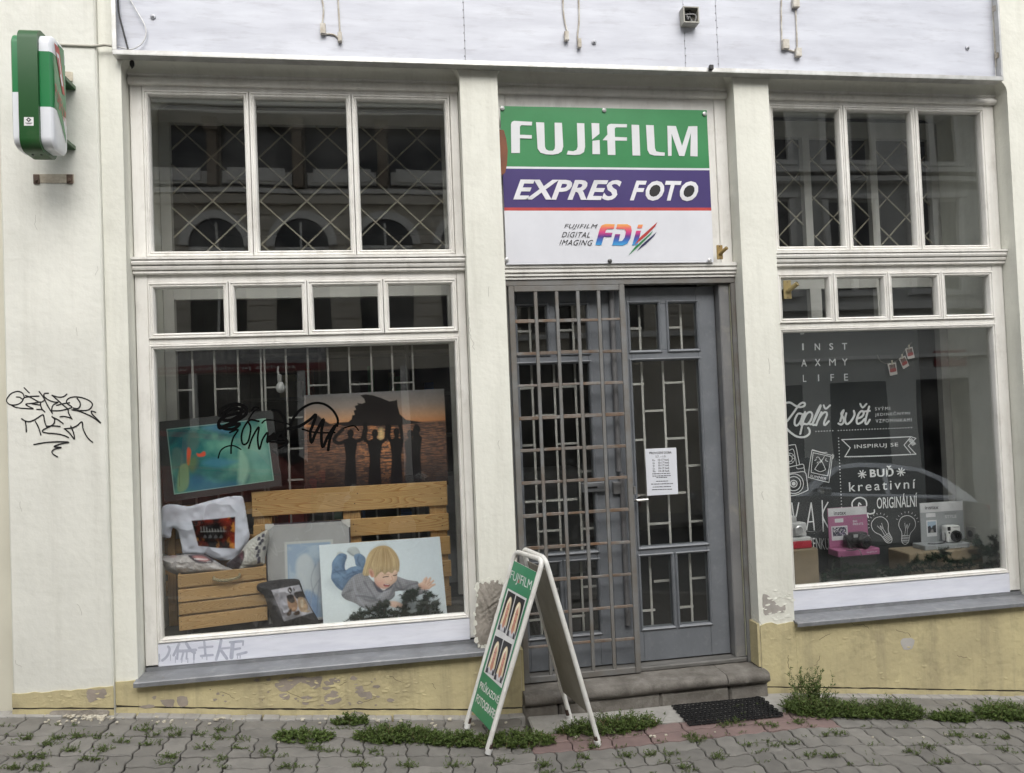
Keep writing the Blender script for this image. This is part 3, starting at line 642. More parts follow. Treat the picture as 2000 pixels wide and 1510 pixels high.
# shelves and counter deep inside
b = B()
for z in (.5, .95, 1.4, 1.85, 2.3): b.box(-1.5, 1.0, 3.9, 4.4, z, z+.03)
for x in (-1.5, -.7, .2, 1.0): b.box(x-.015, x+.015, 3.88, 4.42, .165, 2.5)
b.build('shelf_rack', mat('shelf', (.25, .24, .22), .6), shop)
b = B(); b.box(.3, 1.7, 2.6, 3.1, .165, 1.1); b.build('counter', mat('counter_white', (.3, .3, .3), .5), shop)
for i in range(26):
    x = random.uniform(-1.4, .9); z = random.choice((.53, .98, 1.43, 1.88)); h = random.uniform(.1, .3)
    B().box(x, x+random.uniform(.06, .16), 3.95, 4.2, z, z+h).build('stock_box', mat('stock%d' % (i % 5), [(.3, .28, .25), (.05, .12, .3), (.3, .05, .04), (.12, .25, .14), (.4, .36, .2)][i % 5], .6), shop)

# ---------------- door
b = B(); b.cbox(.647, 2.019, -.012, .03, 2.388, 2.456, .003); b.build('door_head', WHITE, shop)
dh = [(.03, 2.457), (-.03, 2.457), (-.03, 2.466), (-.022, 2.47), (-.04, 2.475), (-.04, 2.484), (-.03, 2.488), (-.048, 2.494), (-.048, 2.508), (-.038, 2.512), (-.054, 2.518), (-.054, 2.536), (.03, 2.540)]
B().extr([(y, z-.055) for y, z in dh], .648, 2.018).build('door_cornice', WHITE, shop)
b = B(); b.cbox(.648, .70, -.006, .05, 2.486, 3.47, .003); b.cbox(1.945, 2.018, -.006, .05, 2.486, 3.47, .003); b.cbox(.70, 1.945, .0, .05, 2.486, 3.47, .003); b.build('fanlight_board', WHITE, shop)
hd = [(.03, 3.455), (-.018, 3.455)]+[(-.018-.020*math.sin(t), 3.475-.020*math.cos(t)) for t in np.linspace(0, math.pi, 9)]+[(-.022, 3.500), (-.030, 3.507), (-.030, 3.512), (.03, 3.512)]
cove(.648, 2.018)
B().extr(hd, .648, 2.018).build('head_moulding', WHITE, shop, smooth=40)
b = B(); b.cbox(.648, 2.018, -.022, .03, 2.366, 2.399, .003); b.cbox(.6485, .668, -.018, .03, .166, 2.3655, .003); b.cbox(1.990, 2.0175, -.02, .03, .166, 2.3655, .003)
dframe = b.build('door_frame', FRAMEM, shop)
b = B(); b.cbox(1.925, 1.9885, .002, .12, .19, 2.365, .006); b.build('door_jamb', GREY2, dframe)
b = B(); b.cbox(1.9887, 1.9899, -.004, .01, .2, 2.36, .0004); b.build('paint_strip', mat('cream_strip', (.55, .55, .40), .7), dframe)
b = B(); b.cbox(.67, 1.99, -.01, .1, .165, .192, .006); b.build('threshold', mat('threshold', (.17, .165, .155), .6, (.10, .098, .09), 14, stretch=(.3, 1, 1)), dframe)
def rectpx(a, c, y): p, q = F(*a, y), F(*c, y); return min(p[0], q[0]), max(p[0], q[0]), min(p[2], q[2]), max(p[2], q[2])
YD = .062
def leaf(x0, x1, tops, mid, bots, name):
    z0, z1 = .20, 2.36; b = B(); y0, y1 = YD, YD+.045
    xm0, xm1 = mid[0], mid[1]
    b.cbox(x0, xm0, y0, y1, z0, z1, .003); b.cbox(xm1, x1, y0, y1, z0, z1, .003)
    zs = [z0, bots[0][2], bots[0][3], mid[2], mid[3], tops[0][2], tops[0][3], z1]
    e = .0004
    b.cbox(xm0+e, xm1-e, y0+.001, y1, zs[0], zs[1], .002); b.cbox(xm0+e, xm1-e, y0+.001, y1, zs[2], zs[3], .002); b.cbox(xm0+e, xm1-e, y0+.001, y1, zs[4], zs[5], .002); b.cbox(xm0+e, xm1-e, y0+.001, y1, zs[6], zs[7], .002)
    for pr in (tops, bots): b.cbox(pr[0][1], pr[1][0], y0+.002, y1, pr[0][2]+e, pr[0][3]-e, .002)
    d = b.build(name, GREY, shop)
    prof = [(-.016, y0+.01), (-.016, y0-.006), (-.011, y0-.009), (-.005, y0-.005), (0, y0+.004), (0, y0+.012)]
    for r in list(tops)+[mid]+list(bots):
        B().mould(*r, prof).build('bead', GREY, d); B().box(r[0]-.004, r[1]+.004, y0+.014, y0+.0185, r[2]-.004, r[3]+.004).build('pane', GLASS2, d)
    return d
T1, T2 = rectpx((1229, 594), (1288, 683), YD), rectpx((1305, 594), (1363, 682), YD)
zt0, zt1 = T1[2], T1[3]
MID = (T1[0], T2[1], .838, 2.022-.045); Mz = rectpx((1233, 702), (1370, 702), YD)[2]; MID = (T1[0], T2[1], F(1310, 1064, YD)[2], Mz)
bz0, bz1 = F(1285, 1224, YD)[2], F(1285, 1086, YD)[2]
xc0, xc1 = F(1318, 1150, YD)[0], F(1327, 1150, YD)[0]
xc0, xc1 = T1[1]+.012, T2[0]-.012
tops = [(T1[0], T1[1], zt0, zt1), (T2[0], T2[1], zt0, zt1)]; bots = [(T1[0], xc0, bz0, bz1), (xc1, T2[1], bz0, bz1)]
door = leaf(1.362, 1.921, tops, MID, bots, 'door_leaf')
dx = -.665
sh = lambda r: (r[0]+dx, r[1]+dx, r[2], r[3])
door2 = leaf(.672, 1.225, [sh(r) for r in tops], sh(MID), [sh(r) for r in bots], 'door_leaf')
# meeting post with round tube
b = B(); b.cbox(1.2255, 1.361, YD-.004, YD+.05, .195, 2.36, .004); b.build('meeting_post', GREY, dframe)
b = B(); b.tube([(1.285, YD-.022, 2.34), (1.285, YD-.022, 1.30)], .016, 10); b.tube([(1.300, YD-.020, 1.29), (1.300, YD-.020, .42)], .016, 10); b.build('bolt_rod', mat('rod', (.22, .22, .225), .4, metal=.4), dframe, smooth=40)
b = B(); b.cbox(1.245, 1.29, YD-.03, YD-.005, 1.17, 1.24, .003); b.build('lock_plate', mat('rod2', (.2, .2, .2), .4, metal=.4), dframe)
b = B(); b.cbox(1.06, 1.215, YD-.03, YD-.002, 1.19, 1.245, .004); b.build('letter_slot', mat('slotm', (.26, .27, .28), .4, metal=.4), door2)
b = B(); b.cbox(1.08, 1.15, YD-.033, YD-.0305, 1.212, 1.222, .001); b.build('slot_opening', BLACK, door2)
b = B(); p = F(1233, 979, -.01); b.tube([(p[0]+.03, YD, p[2]), (p[0]+.03, YD-.05, p[2]), (p[0]+.035, YD-.055, p[2]), (p[0]+.105, YD-.055, p[2])], .0085, 10); b.build('handle', mat('steel', (.75, .75, .74), .2, metal=1), door, smooth=40)
# white security bars behind the door panes
wb = WHITE2
def doorbars(parent, dxx):
    Yb = YD+.09
    def vb(px, pyt, pyb):
        a, c = F(px[0], pyt, Yb), F(px[1], pyb, Yb); x = (a[0]+c[0])/2+dxx; bar(parent, (x, c[2]), (x, a[2]), Yb, .0125, wb, 'security_bar')
    def hb(px0, px1, py):
        a, c = F(px0, py, Yb), F(px1, py, Yb); bar(parent, (a[0]+dxx, a[2]), (c[0]+dxx, a[2]), Yb+.0006, .0125, wb, 'security_bar')
    for t in ((1253, 1273), (1257, 1277)): pass
    vb((1254, 1262), 585, 1075); vb((1296, 1308), 690, 1075); vb((1332, 1346), 585, 1075)
    vb((1268, 1276), 1078, 1240); vb((1345, 1356), 1078, 1240)
    for x0, x1, y in ((1225, 1253, 642), (1302, 1331, 640), (1230, 1258, 751), (1296, 1333, 748), (1260, 1298, 803), (1336, 1378, 801), (1235, 1262, 860), (1302, 1340, 857), (1340, 1380, 910), (1240, 1340, 968), (1268, 1308, 1024), (1348, 1385, 1019), (1278, 1322, 1136), (1352, 1392, 1130), (1250, 1280, 1194), (1325, 1355, 1187)): hb(x0, x1, y)
doorbars(door, 0); doorbars(door2, dx)
# sliding security grille over the left leaf
YG = -.034
b = B(); gx0, gx1, gz0, gz1 = .672, 1.342, .172, 2.364
b.cbox(gx0, gx0+.032, YG, YG+.02, gz0, gz1, .003); b.cbox(gx1-.032, gx1, YG, YG+.02, gz0, gz1, .003); b.cbox(gx0+.0322, gx1-.0322, YG, YG+.02, gz1-.032, gz1, .003); b.cbox(gx0+.0322, gx1-.0322, YG, YG+.02, gz0, gz0+.034, .003)
grille = b.build('security_grille', FRAMEM, shop)
xv = [gx0+.032+(gx1-gx0-.064)*(k/5.) for k in range(1, 5)]; e = [gx0+.032]+xv+[gx1-.032]
for x in xv: B().cbox(x-.0095, x+.0095, YG+.001, YG+.018, gz0+.034, gz1-.032, .002).build('bar', FRAMEM, grille)
for r in range(11):
    z = gz1-.016-(gz1-gz0-.03)*(r+1)/12.
    for k in range(5): B().cbox(e[k]+(.0098 if k else .0002), e[k+1]-(.0098 if k < 4 else .0002), YG+.003, YG+.014, z-.0085+random.uniform(-.003, .003), z+.0085+random.uniform(-.003, .003), .002).build('bar', BARM, grille)
b = B(); b.cbox(1.345, 1.356, YG-.002, YG+.02, 1.17, 1.215, .002); b.build('latch', FRAMEM, grille)
# door step: one long nosing and its riser stones
def step_stone(x0, x1, y0, y1, z0, z1, bv=.012, jit=.004, nose=False):
    b = B()
    if nose:
        n = 14; pr = [(y1, z0), (y0+.03, z0), (y0+.012, z0+.012), (y0, z0+.025), (y0, z1-.022), (y0+.008, z1-.008), (y0+.025, z1), (y1, z1)]
        V = []; k = len(pr)
        for i in range(n+1):
            x = x0+(x1-x0)*i/n
            for (y, z) in pr: V.append((x, y+random.uniform(-.003, .003)*(y < y1-.01), z+random.uniform(-.002, .002)))
        b.add(V, [(i*k+j, i*k+(j+1) % k, (i+1)*k+(j+1) % k, (i+1)*k+j) for i in range(n) for j in range(k)]+[tuple(range(k)), tuple(n*k+j for j in range(k))[::-1]])
        return b.build('tread', STONE, stepo, smooth=50)
    b.cbox(x0, x1, y0, y1, z0, z1, bv, jit=jit); return b.build('riser', STONE, stepo)
b = B(); b.box(.66, 2.0, -.13, .0, -.1, .10); stepo = b.build('doorstep', STONE, shop)
step_stone(.648, 1.78, -.195, .03, .098, .165, nose=True); step_stone(1.784, 2.03, -.197, .03, .096, .164, nose=True)
for x0, x1 in ((.645, .83), (.834, 1.4), (1.404, 1.80), (1.804, 2.035)): step_stone(x0, x1, -.166+random.uniform(-.006, .003), -.10, -.08, .098)
# ================================================================== blank fascia box above the windows
YF0, YF1 = -.180, -.128; xa, xb = F(219, 90, YF0)[0], F(1960, 150, YF0)[0]; zb = (F(222, 106, YF0)[2]+F(1955, 157, YF0)[2])/2
fas = thing('fascia_box', ((xa+xb)/2, YF0, zb), 'long blank white metal fascia box with aluminium trim above the shop windows', 'fascia')
b = B(); b.cbox(xa, xb, YF0, YW-.001, zb, zb+.004, .0005); b.cbox(xa, xb, YF0, YF0+.004, zb+.0042, zb+.024, .0005); b.build('bottom_trim', ALU, fas)
b = B(); b.cbox(xa, xa+.004, YF0+.0045, YF1, zb+.0045, 4.6, .0005); b.cbox(xa, xa+.02, YF0, YF0+.004, zb+.0245, 4.6, .0005); b.build('side_trim', ALU, fas)
b = B(); b.cbox(xb-.004, xb, YF0+.0045, YF1, zb+.0045, 4.6, .0005); b.cbox(xb-.012, xb, YF0, YF0+.004, zb+.0245, 4.6, .0005); b.build('side_trim', ALU, fas)
B().box(xa+.0045, xb-.0045, YF0+.001, YW-.001, 4.6, 4.604).build('top_trim', ALU, fas)
se = [xa+.0045, F(907, 60, YF1)[0], F(1336, 60, YF1)[0], F(1400, 60, YF1)[0], xb-.0045]
for i in range(4):
    b = B(); n = 16; V = []; x0, x1 = se[i]+.0012, se[i+1]-.0012
    for k in range(n+1):
        for j in range(9):
            x = x0+(x1-x0)*k/n; z = zb+.0045+1.06*j/8; V.append((x, YF1+.0012*math.sin(x*5.1+j)+random.uniform(-.0012, .0012)*(0 < k < n), z))
    b.add(V, [(k*9+j, (k+1)*9+j, (k+1)*9+j+1, k*9+j+1) for k in range(n) for j in range(8)]); b.box(x0, x1, YF1+.004, YF1+.008, zb+.005, 4.59); b.build('sheet_panel', FASCIA, fas, smooth=30)
RIV = mat('dull_rivet', (.42, .43, .46), .5, metal=.3); TAPE = mat('old_bracket', (.62, .60, .55), .6, (.38, .33, .26), 20)
rv = B()
for s in se[1:4]:
    for k in range(24): rv.lathe([(.0045, 0), (.003, -.003), (.001, -.0035)], (s+random.uniform(-.004, .004), YF1-.001, zb+.03+k*.042), 'y', 6)
rv.build('rivet_row', RIV, fas, kind='stuff')
def br(pts, m=TAPE):
    for (px, py, w_, h_) in pts:
        p = F(px, py, YF1-.01); b = B(); b.cbox(p[0]-w_/2, p[0]+w_/2, YF1-.028, YF1-.003, p[2]-h_/2, p[2]+h_/2, .002); b.build('bracket_stub', m, fas)
br([(631, 58, .028, .055), (664, 74, .022, .05), (1106, 72, .024, .05), (1131, 86, .02, .05), (1533, 88, .04, .055), (1558, 104, .035, .05), (1553, 8, .04, .05), (1943, 18, .025, .035), (1947, 110, .025, .035)])
b = B()
for st in ([(628, -6), (632, 20), (629, 50)], [(660, -6), (662, 30), (664, 66)], [(634, 66), (652, 68), (662, 76)], [(1099, -6), (1101, 30), (1107, 60)], [(1130, -6), (1131, 40), (1128, 70), (1131, 92)], [(1526, 0), (1526, 40), (1527, 82)], [(1554, 20), (1556, 60), (1557, 98)], [(1534, 96), (1556, 102)], [(1940, 10), (1942, 60), (1945, 130)]):
    b.tube([F(x, y, YF1-.006) for x, y in catmull(st, 5)], .0045, 5)
b.build('cut_bracket_edge', TAPE, fas, smooth=60)
for px, py in ((299, 33), (1160, 83), (1889, 94)):
    p = F(px, py, YF1); b = B(); b.lathe([(.014, 0), (.013, -.004), (.006, -.006), (.005, -.012), (.001, -.013)], (p[0], YF1-.002, p[2]), 'y', 12); b.build('screw_cap', RIV, fas, smooth=40)
p = F(1389, 132, YF0-.01); b = B(); b.cbox(p[0]-.012, p[0]+.012, YF0-.02, YF0-.001, p[2]-.014, p[2]+.014, .003); b.build('black_clip', BLACK, fas)
# open junction box
p = F(1349, 30, YF1-.05); x, z = p[0], p[2]; JB = mat('junction_plastic', (.42, .41, .36), .6, (.30, .29, .25), 12)
b = B(); b.mould(x-.046, x+.046, z-.046, z+.046, [(0, YF1-.002), (0, YF1-.06), (.006, YF1-.06), (.006, YF1-.002)]); b.box(x-.045, x+.045, YF1-.006, YF1-.002, z-.045, z+.045); jb = b.build('junction_box', JB, fas)
b = B()
for k in range(9):
    pts = [(x+random.uniform(-.03, .03), YF1-random.uniform(.012, .05), z+random.uniform(-.034, .034)) for _ in range(4)]; b.tube(catmull(pts, 4), .0035, 5, k % 2)
b.build('loose_wires', [BLACK, mat('grey_wire', (.4, .4, .4), .6)], fas, smooth=60)
# hanging wires in the left corner of the fascia
def wire(name, pts, r, m, label, plane, cat='cable'):
    b = B(); b.tube([plane(x, y) for x, y in catmull(pts, 6)], r, 7); return b.build(name, m, None, label, cat, smooth=60)
wire('cable', [(230, -8), (232, 25), (240, 58), (250, 96)], .0045, BLACK, 'thick black cable end hanging inside the left corner of the fascia box', PY(YF1-.02))
wire('cable', [(250, -8), (266, 20), (282, 48), (285, 68), (276, 86), (258, 96), (240, 94), (226, 90)], .0032, mat('white_wire', (.75, .75, .75), .5), 'thin white wire looping inside the left corner of the fascia box', PY(YF1-.016))
wire('cable', [(112, 87), (125, 88), (150, 89), (185, 90), (205, 88), (219, 90)], .007, mat('plastered_cable', (.50, .48, .42), .8), 'plaster-covered cable crossing the pier from light box to fascia', PY(YP-.003))
p = F(258, 125, YW); B().add([(p[0]+.012*math.cos(t)*random.uniform(.7, 1.2), YW-.0012, p[2]+.025*math.sin(t)*random.uniform(.7, 1.2)) for t in np.linspace(0, 5.9, 10)], [tuple(range(9, -1, -1))]).build('plaster_hole', BLACK, shop)

# ================================================================== projecting light box on the pier
LBY0, LBY1 = -.46, -.265
x0_, x1_ = F(36, 200, LBY0)[0], F(75, 200, LBY0)[0]; xl_, xr_ = F(17, 160, LBY0)[0], F(99, 160, LBY0)[0]
zt_, zb_ = F(55, 50, LBY0)[2], F(60, 318, LBY1)[2]+.0
lb = thing('light_box', ((x0_+x1_)/2, (LBY0+LBY1)/2, zb_), 'projecting green and white photo light box sign on the left pier', 'sign')
def rrect(y0, y1, z0, z1, r, n=6):
    out = []
    for cy, cz, a in ((y1-r, z1-r, 0), (y0+r, z1-r, math.pi/2), (y0+r, z0+r, math.pi), (y1-r, z0+r, 1.5*math.pi)):
        out += [(cy+r*math.cos(a+t), cz+r*math.sin(a+t)) for t in np.linspace(0, math.pi/2, n)]
    return out
def rloft(b, rings, m=0, cap=True):
    n = len(rings[0]); V = [p for r in rings for p in r]; fc = [(i*n+j, i*n+(j+1) % n, (i+1)*n+(j+1) % n, (i+1)*n+j) for i in range(len(rings)-1) for j in range(n)]
    if cap: fc += [tuple(range(n))[::-1], tuple((len(rings)-1)*n+j for j in range(n))]
    b.add(V, fc, m)
LG = mat('light_box_green', (.012, .19, .055), .28, (.010, .165, .05), 3, coat=.3); LGD = mat('light_box_dark_green', (.018, .085, .022), .3, (.015, .075, .02), 4, dirt=(.12, .13, .09), dsc=5, damt=.3); LW = mat('light_box_white', (.74, .76, .80), .3, (.68, .70, .74), 3, coat=.3); LR = mat('faded_red', (.55, .12, .11), .5)
b = B(); rr = rrect(LBY0, LBY1, zb_, zt_, .055); rloft(b, [[(x, y, z) for y, z in rr] for x in (x0_, x1_)]); b.build('frame_band', LGD, lb, smooth=35)
zg0, zg1, zl1 = F(88, 206, LBY0)[2], F(88, 97, LBY0)[2], F(28, 177, LBY0)[2]
def shell(xi, xo, za_, zb2, m, nm, top, bot):     # part of a moulded acrylic face between two heights
    b = B(); y0, y1, z0, z1 = LBY0+.016, LBY1-.01, zb_+.018, zt_-.02; rad = .05
    full = []
    for ins, x in ((0, xi), (0, xi+(xo-xi)*.78), (.006, xi+(xo-xi)*.92), (.02, xo)):
        full.append([(x, y, z) for y, z in rrect(y0+ins, y1-ins, z0+ins, z1-ins, rad-ins*.6, 9)])
    rings = [[(p[0], p[1], min(max(p[2], za_), zb2)) for p in r] for r in full]
    rloft(b, rings); return b.build(nm, m, lb, smooth=35)
e = 1e-3
shell(x1_+.0005, xr_, zg1, 99, LW, 'face_shell', 1, 0); shell(x1_+.0005, xr_, zg0, zg1, LG, 'face_shell', 0, 0); shell(x1_+.0005, xr_, -9, zg0, LW, 'face_shell', 0, 1)
shell(x0_-.0005, xl_, zl1, 99, LG, 'face_shell', 0, 0); shell(x0_-.0005, xl_, -9, zl1, LW, 'face_shell', 0, 0)
fp = lambda y, z: (xr_+.001, y, z); H = zt_-zb_; D_ = LBY1-LBY0
def yz(u, v, o=.001): return (xr_+o, LBY0+.04+u*(D_-.075), zb_+.04+v*(H-.08))     # u from street to wall, v up
b = B(); b.flat([yz(0, .38), yz(0, .74), yz(.95, .16), yz(.95, .02 + .06), yz(.55, .22)]); b.build('green_band', LG, lb)
b = B(); b.flat([yz(.38, 1), yz(.97, 1), yz(.97, .62), yz(.9, .62)]); b.build('green_corner', LG, lb)
b = B(); b.flat([yz(.05, .97, .0016), yz(.5, .97, .0016), yz(.95, .55, .0016), yz(.72, .55, .0016)], 0); b.flat([yz(.2, .9, .0024), yz(.46, .9, .0024), yz(.78, .62, .0024), yz(.66, .62, .0024)], 1); b.flat([yz(.3, .86, .003), yz(.42, .86, .003), yz(.58, .72, .003), yz(.5, .72, .003)], 0); b.build('red_emblem', [LR, LW], lb)
b = B(); text(b, 'FUJIFILM', [yz(.03, .585, .0026), yz(.97, .40, .0026), yz(.97, .20, .0026), yz(.03, .43, .0026)], None, bold=.01); b.build('red_lettering', LR, lb)
sp = lambda px, py: F(px, py, LBY0-.0006); b = B(); c = crop(0, 30, .225)
b.flat([sp(*q) for q in c([(208, 884), (291, 884), (291, 958), (208, 958)])], 0); b.flat([sp(*q)-np.array([0, .0005, 0]) for q in c([(248, 886), (272, 907), (250, 928), (226, 907)])], 1); b.flat([sp(*q)-np.array([0, .001, 0]) for q in c([(249, 898), (259, 907), (250, 916), (239, 907)])], 0)
b.flat([sp(*q)-np.array([0, .0005, 0]) for q in c([(218, 933), (282, 933), (282, 937), (218, 937)])], 1); b.flat([sp(*q)-np.array([0, .0005, 0]) for q in c([(230, 940), (272, 940), (272, 944), (230, 944)])], 1); b.build('sticker', [mat('paper_white', (.78, .78, .78), .6), BLACK], lb)
b = B()
for dy in (.03, .075): b.lathe([(.006, 0), (.005, -.003), (.001, -.0035)], ((x0_+x1_)/2+(-.018 if dy < .05 else .02), LBY0+.075, zb_), 'z', 8)
b.build('frame_screws', BLACK, lb)
for px, py in ((136, 168), (136, 286)):
    p = F(px, py, -.17); b = B(); b.cbox(x1_-.02, p[0]+.02, LBY1-.002, YP-.001, p[2]-.010, p[2]+.010, .002); b.build('wall_bracket', LGD, lb)
IRON = mat('rusty_iron', (.16, .11, .08), .7, (.08, .05, .035), 18, bump=.4, bsc=60); PATCHM = mat('patched_plaster', (.58, .53, .43), .95, (.42, .37, .29), 25, bump=.8, bsc=60)
wr = thing('wall_anchor', F(105, 358, YP), 'old rusty anchor plate set in chipped plaster below the light box', 'anchor plate')
b = B(); 
for (a, c_) in (((65, 339), (145, 339)),):
    p, q = F(66, 340, YP), F(145, 358, YP); b.cbox(p[0], q[0], YP-.003, YP-.0005, q[2], p[2], .001)
b.build('plate', PATCHM, wr)
for px in (72, 137):
    p = F(px, 350, YP); b = B(); b.cbox(p[0]-.014, p[0]+.014, YP-.008, YP-.0032, p[2]-.025, p[2]+.022, .003); b.lathe([(.008, 0), (.008, -.01), (.001, -.011)], (p[0], YP-.0082, p[2]-.008), 'y', 6); b.build('bolt', IRON, wr)
p = F(135, 150, YP); b = B(); b.cbox(p[0]-.018, p[0]+.016, YP-.004, YP-.0005, p[2]-.025, p[2]+.025, .002, jit=.003); b.build('wall_anchor', PATCHM, None, 'small chipped plaster anchor hole beside the light box', 'anchor plate')

# ================================================================== wall graffiti, glass graffiti, sprayed word
b = B(); g = crop(0, 740, .1126)
GR_ = [[(420, 155), (510, 245)], [(285, 315), (340, 320), (390, 350), (420, 325), (400, 260), (340, 222), (270, 225), (190, 260), (130, 330), (118, 390), (160, 440), (240, 455), (330, 435), (385, 390), (405, 345)],
 [(200, 455), (260, 490), (350, 508), (450, 515), (580, 520), (500, 480), (450, 440), (560, 425), (680, 405)], [(420, 325), (540, 305), (675, 300)], [(445, 290), (530, 320), (690, 405), (770, 375)], [(560, 435), (700, 455)], [(700, 400), (710, 470), (735, 530), (780, 575)], [(640, 530), (740, 535)],
 [(680, 220), (760, 330), (830, 470), (910, 600)], [(840, 250), (775, 255), (765, 300), (830, 360), (930, 400), (1010, 408), (930, 450), (900, 520), (905, 590)], [(905, 285), (980, 350), (1080, 440), (1190, 530)], [(905, 285), (1000, 315), (1100, 310), (1160, 265)], [(985, 460), (1100, 430), (1210, 415)],
 [(920, 555), (1050, 550), (1180, 520), (1250, 490), (1180, 440), (1155, 390), (1200, 335), (1310, 312), (1450, 335), (1560, 385), (1605, 450), (1550, 530), (1430, 550), (1250, 535)], [(1340, 340), (1385, 400), (1395, 460), (1350, 515), (1270, 505)], [(1250, 535), (1400, 570), (1600, 660), (1750, 770), (1680, 690), (1600, 610), (1590, 560), (1660, 580)],
 [(1180, 520), (1195, 600), (1250, 695)], [(1045, 658), (1110, 652), (1200, 670), (1240, 690)], [(380, 690), (440, 730), (520, 740), (620, 700), (745, 622), (770, 700), (790, 780), (815, 840)], [(440, 735), (455, 820), (460, 920)], [(615, 735), (670, 840), (712, 970)],
 [(905, 655), (950, 700), (940, 770), (880, 820), (760, 880), (745, 920), (830, 940), (1000, 955), (1120, 985), (1190, 1018)], [(905, 660), (1010, 710), (1100, 778)], [(820, 820), (930, 815), (1045, 825)], [(1120, 865), (1250, 850), (1340, 810), (1425, 745), (1440, 850), (1490, 970), (1550, 1050), (1610, 1100)], [(1120, 865), (1200, 930), (1255, 1000), (1295, 1045), (1280, 940), (1230, 820)],
 [(590, 1140), (750, 1110), (900, 1095), (1050, 1090), (1200, 1098), (1050, 1130), (940, 1175), (1070, 1190), (960, 1215), (905, 1260), (930, 1310), (1000, 1350)]]
b.strokes([g(s) for s in GR_], PY(YP), 2.5, off=.0008, n=5); b.build('graffiti', BLACK, shop, label='looping black marker tag on the left pier')
b = B(); g = crop(300, 670, .2186)
GG = [(4.5, [(590, 650), (610, 595), (680, 555), (760, 548), (825, 580), (825, 635), (750, 690), (650, 735), (590, 760), (585, 705), (640, 655), (740, 630), (800, 610), (740, 585), (650, 610), (620, 680), (690, 690), (780, 640)]), (4.2, [(585, 735), (640, 768), (720, 765), (770, 720), (680, 740), (620, 745)]), (2.4, [(680, 800), (755, 775), (715, 840), (695, 910), (692, 985)]), (1.9, [(578, 1028), (598, 965), (645, 928), (715, 918), (780, 950)]),
 (2.6, [(940, 700), (860, 690), (805, 760), (785, 840), (800, 905), (845, 880), (868, 760), (840, 700)]), (2.6, [(850, 940), (880, 850), (940, 750), (930, 850), (945, 950), (975, 860), (1020, 800), (1015, 890), (1080, 800), (1020, 870), (1120, 830), (1030, 880), (1190, 880)]), (2.8, [(1020, 840), (1150, 800), (1040, 860), (1170, 850)]),
 (3.3, [(1225, 740), (1250, 670), (1320, 590), (1420, 540), (1520, 545), (1600, 600), (1645, 680), (1640, 740)]), (4.0, [(1200, 765), (1300, 745), (1390, 690), (1450, 640), (1420, 740), (1400, 800), (1410, 890), (1450, 800), (1520, 680), (1500, 790), (1510, 930), (1560, 830), (1625, 735), (1580, 840), (1560, 955)]), (2.4, [(1330, 770), (1450, 800), (1620, 800)]),
 (2.2, [(970, 715), (1000, 690), (1060, 690), (1160, 710), (1230, 735)]), (3.2, [(1060, 598), (1120, 610), (1165, 670), (1175, 760), (1160, 830), (1200, 890), (1120, 940)]), (2.0, [(850, 680), (890, 620), (940, 580), (900, 575), (870, 610)]), (1.8, [(1700, 760), (1790, 740), (1830, 780)])]
b.strokes([(w_*1.45, g(s)) for w_, s in GG], PY(.0155), 3, off=.0006, n=6); b.build('glass_graffiti', mat('marker_ink', (.004, .004, .004), .9, spec=.05), winL, label='black marker scribble on the left display pane')
b = B(); g = crop(300, 1230, .1)
SP = [(2.6, [(112, 480), (118, 620)]), (5, [(285, 330), (312, 390), (262, 520), (170, 600)]), (5, [(500, 275), (440, 400), (392, 500)]), (4.2, [(480, 330), (460, 570)]), (6, [(640, 265), (720, 390), (800, 450)]), (6, [(440, 410), (600, 415), (820, 395)]), (4, [(580, 450), (545, 580)]), (3.6, [(650, 440), (642, 570)]), (3.6, [(790, 460), (788, 580)]),
 (4.6, [(990, 235), (1012, 480)]), (4, [(885, 352), (1150, 328)]), (4.6, [(925, 512), (1155, 492)]), (5.5, [(1320, 205), (1280, 390), (1222, 580)]), (4, [(1300, 372), (1480, 350)]), (6, [(1330, 420), (1430, 560)]), (5, [(1495, 245), (1720, 225)]), (8, [(1545, 270), (1520, 540)]), (4.5, [(1560, 385), (1690, 362)]), (5, [(1640, 485), (1815, 440)]), (3.4, [(1752, 220), (1745, 300)]), (2, [(1640, 500), (1640, 560)]), (2, [(1690, 490), (1690, 550)]), (2, [(950, 520), (950, 560)]), (2, [(1040, 515), (1040, 585)]), (1.6, [(330, 490), (330, 600)]), (2, [(560, 580), (548, 640)]), (1.8, [(670, 560), (668, 640)]), (1.8, [(788, 560), (788, 650)]), (1.6, [(430, 520), (425, 640)])]
b.strokes([(w_, g(s)) for w_, s in SP], PY(-.010), 4, off=.0006, n=5); b.build('sprayed_word', mat('grey_spray', (.36, .38, .46), .6, (.45, .47, .55), 30), winL, label='faint grey sprayed word on the white bottom panel')

b = B(); CRK = []
random.seed(21)
def crackline(px, py, n, dx, dy, st=5):
    P_ = [(px, py)]
    for k in range(n): P_.append((P_[-1][0]+dx*st+random.uniform(-3, 3), P_[-1][1]+dy*st+random.uniform(-2.5, 2.5)))
    return P_
for a in ((917, 620, 14, .12, 1), (930, 1110, 8, .3, .8), (1462, 1080, 9, .05, 1), (1500, 700, 5, .1, 1), (955, 560, 4, .2, 1), (975, 860, 3, 0, 1), (1470, 1195, 6, .4, .8), (960, 1180, 5, -.3, 1), (1490, 960, 3, 0, 1)): CRK.append((.55, crackline(*a)))
b.strokes(CRK, PY(YW), .6, off=.0006, n=2); CRK = []
for a in ((70, 420, 5, .1, 1), (150, 640, 4, -.1, 1), (120, 120, 12, .05, 1), (40, 980, 4, .2, 1), (190, 520, 3, 0, 1), (30, 1290, 6, .5, .5), (150, 1180, 4, .3, 1)): CRK.append((.5, crackline(*a)))
